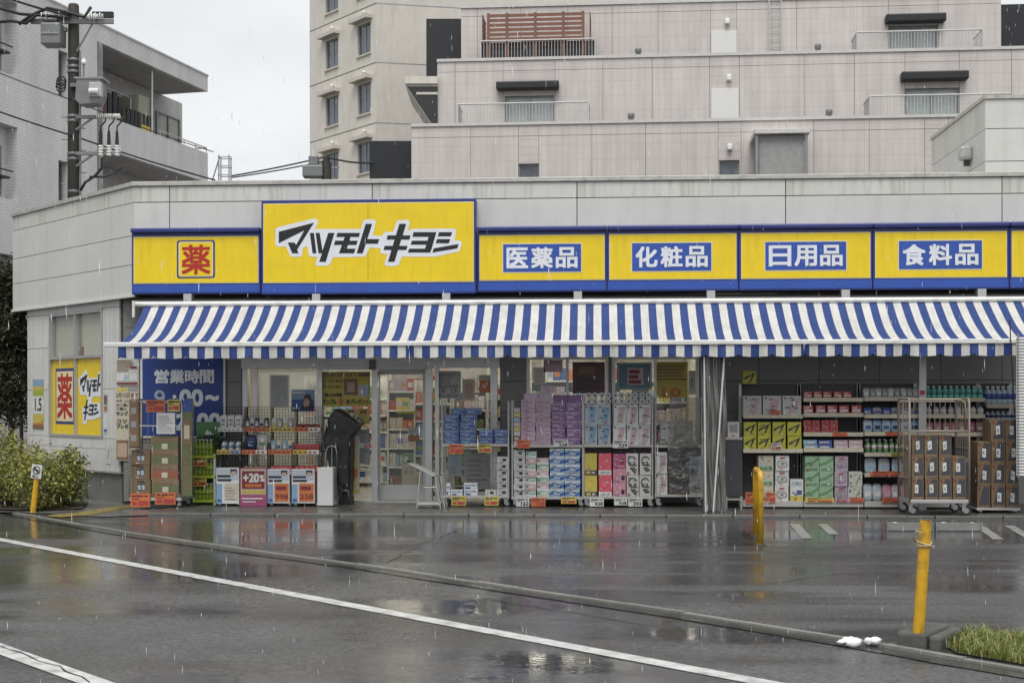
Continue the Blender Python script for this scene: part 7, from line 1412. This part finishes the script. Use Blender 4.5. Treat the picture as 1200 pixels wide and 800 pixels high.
for (a, b, lb) in ((1040, 1094.5, 'concrete wheel stop behind the leaning post'), (1097, 1151, 'mossy concrete wheel stop with pale ends next to the bay line')):
    p0, p1 = hZ(a, 622, 0), hZ(b, 622.5, 0); L0 = (p1 - p0).length; m = MB(); m.prism([(-.06, 0), (.06, 0), (.05, .1), (-.05, .1)], 0, L0, 'stop_concrete'); me = m.mesh('s'); bm_ = bmesh.new(); bm_.from_mesh(me); bmesh.ops.bevel(bm_, geom=bm_.edges[:], offset=.012, segments=2, affect='EDGES'); bm_.to_mesh(me); bm_.free()
    st_ = tag(ob('wheel_stop', None, None, (p0.x, p0.y + .06, 0), math.atan2(p1.y - p0.y, p1.x - p0.x) - math.pi / 2), lb, 'wheel stop'); ob('block', me, st_)
    for k in (.1, L0 - .1): m = MB(); m.bb(-.052, -.045 + .1, k - .02, k + .02, .098, .103, 'porcelain'); m.build('reflector', st_)
s0 = hZ(38.5, 599, .02); s1_ = at(43.5, 556, (s0 - CP).dot(AX)); d = s1_ - s0; sp = tag(empty('no_smoking_post', s0), 'small leaning yellow post with a white no smoking sign', 'sign'); m = MB(); m.tube((0, 0, -.02), d, .04, 'post_yellow', 14); m.build('post', sp)
m = MB(); w_, h_ = .15, .2; m.bb(-w_ / 2, w_ / 2, -.055, -.045, 0, h_, 'white'); printed(m, ring(.5, .6, .38, .08, 'ink', 14, sy=.78) + [('p', [(.22, .76), (.3, .84), (.8, .46), (.72, .38)], 'ink'), ('r', .25, .58, .75, .66, 'ink'), ('r', .2, .1, .4, .24, 'ink'), ('r', .45, .1, .8, .2, 'grey')], -w_ / 2, 0, w_ / 2, h_, -.055, .0008); o_ = m.build('sign_plate', sp, (d.x, d.y, d.z - .05), (0, R(7), 0))
p = hZ(1006, 758, ZR); m = MB(); P('bag_white', (.78, .78, .78), .3, bump=.3, bscale=18)

for i in range(9): m.blob((rr.uniform(-.12, .12), rr.uniform(-.03, .03), rr.uniform(.015, .035)), (rr.uniform(.05, .1), rr.uniform(.05, .09), rr.uniform(.03, .06)), 'bag_white', 1.1, 9, 6, i, .3)
tag(m.build('plastic_bag', None, (p.x, p.y, ZR + .006)), 'crumpled white plastic bag lying wet in the gutter', 'bag')
# ================================================================== rain: falling drops spread through the air of the place
M('drop', (.7, .72, .75), .1, spec=.8)
mb = MB(); rr = random.Random(3)
for i in range(1700):
    dep = 3.5 + 15.5 * rr.random() ** .75; p = at(rr.uniform(-40, 1240), rr.uniform(-30, 820), dep)
    if p.z < .05 or p.y > -1.5: continue
    l_ = rr.uniform(.006, .026) * (1 if rr.random() < .85 else 1.6); r_ = rr.uniform(.0008, .002); tl = rr.uniform(-.1, .03)
    mb.add([p + Vector((0, 0, l_)), p + Vector((r_, 0, 0)), p + Vector((-r_ * .5, r_ * .87, 0)), p + Vector((-r_ * .5, -r_ * .87, 0)), p + Vector((tl * l_ * -1, 0, -l_))], [(0, 1, 2), (0, 2, 3), (0, 3, 1), (4, 2, 1), (4, 3, 2), (4, 1, 3)], 'drop')
rn = stuff(mb.build('rain')); rn['label'] = 'falling rain drops in the air over the road and lot'; rn['category'] = 'rain'
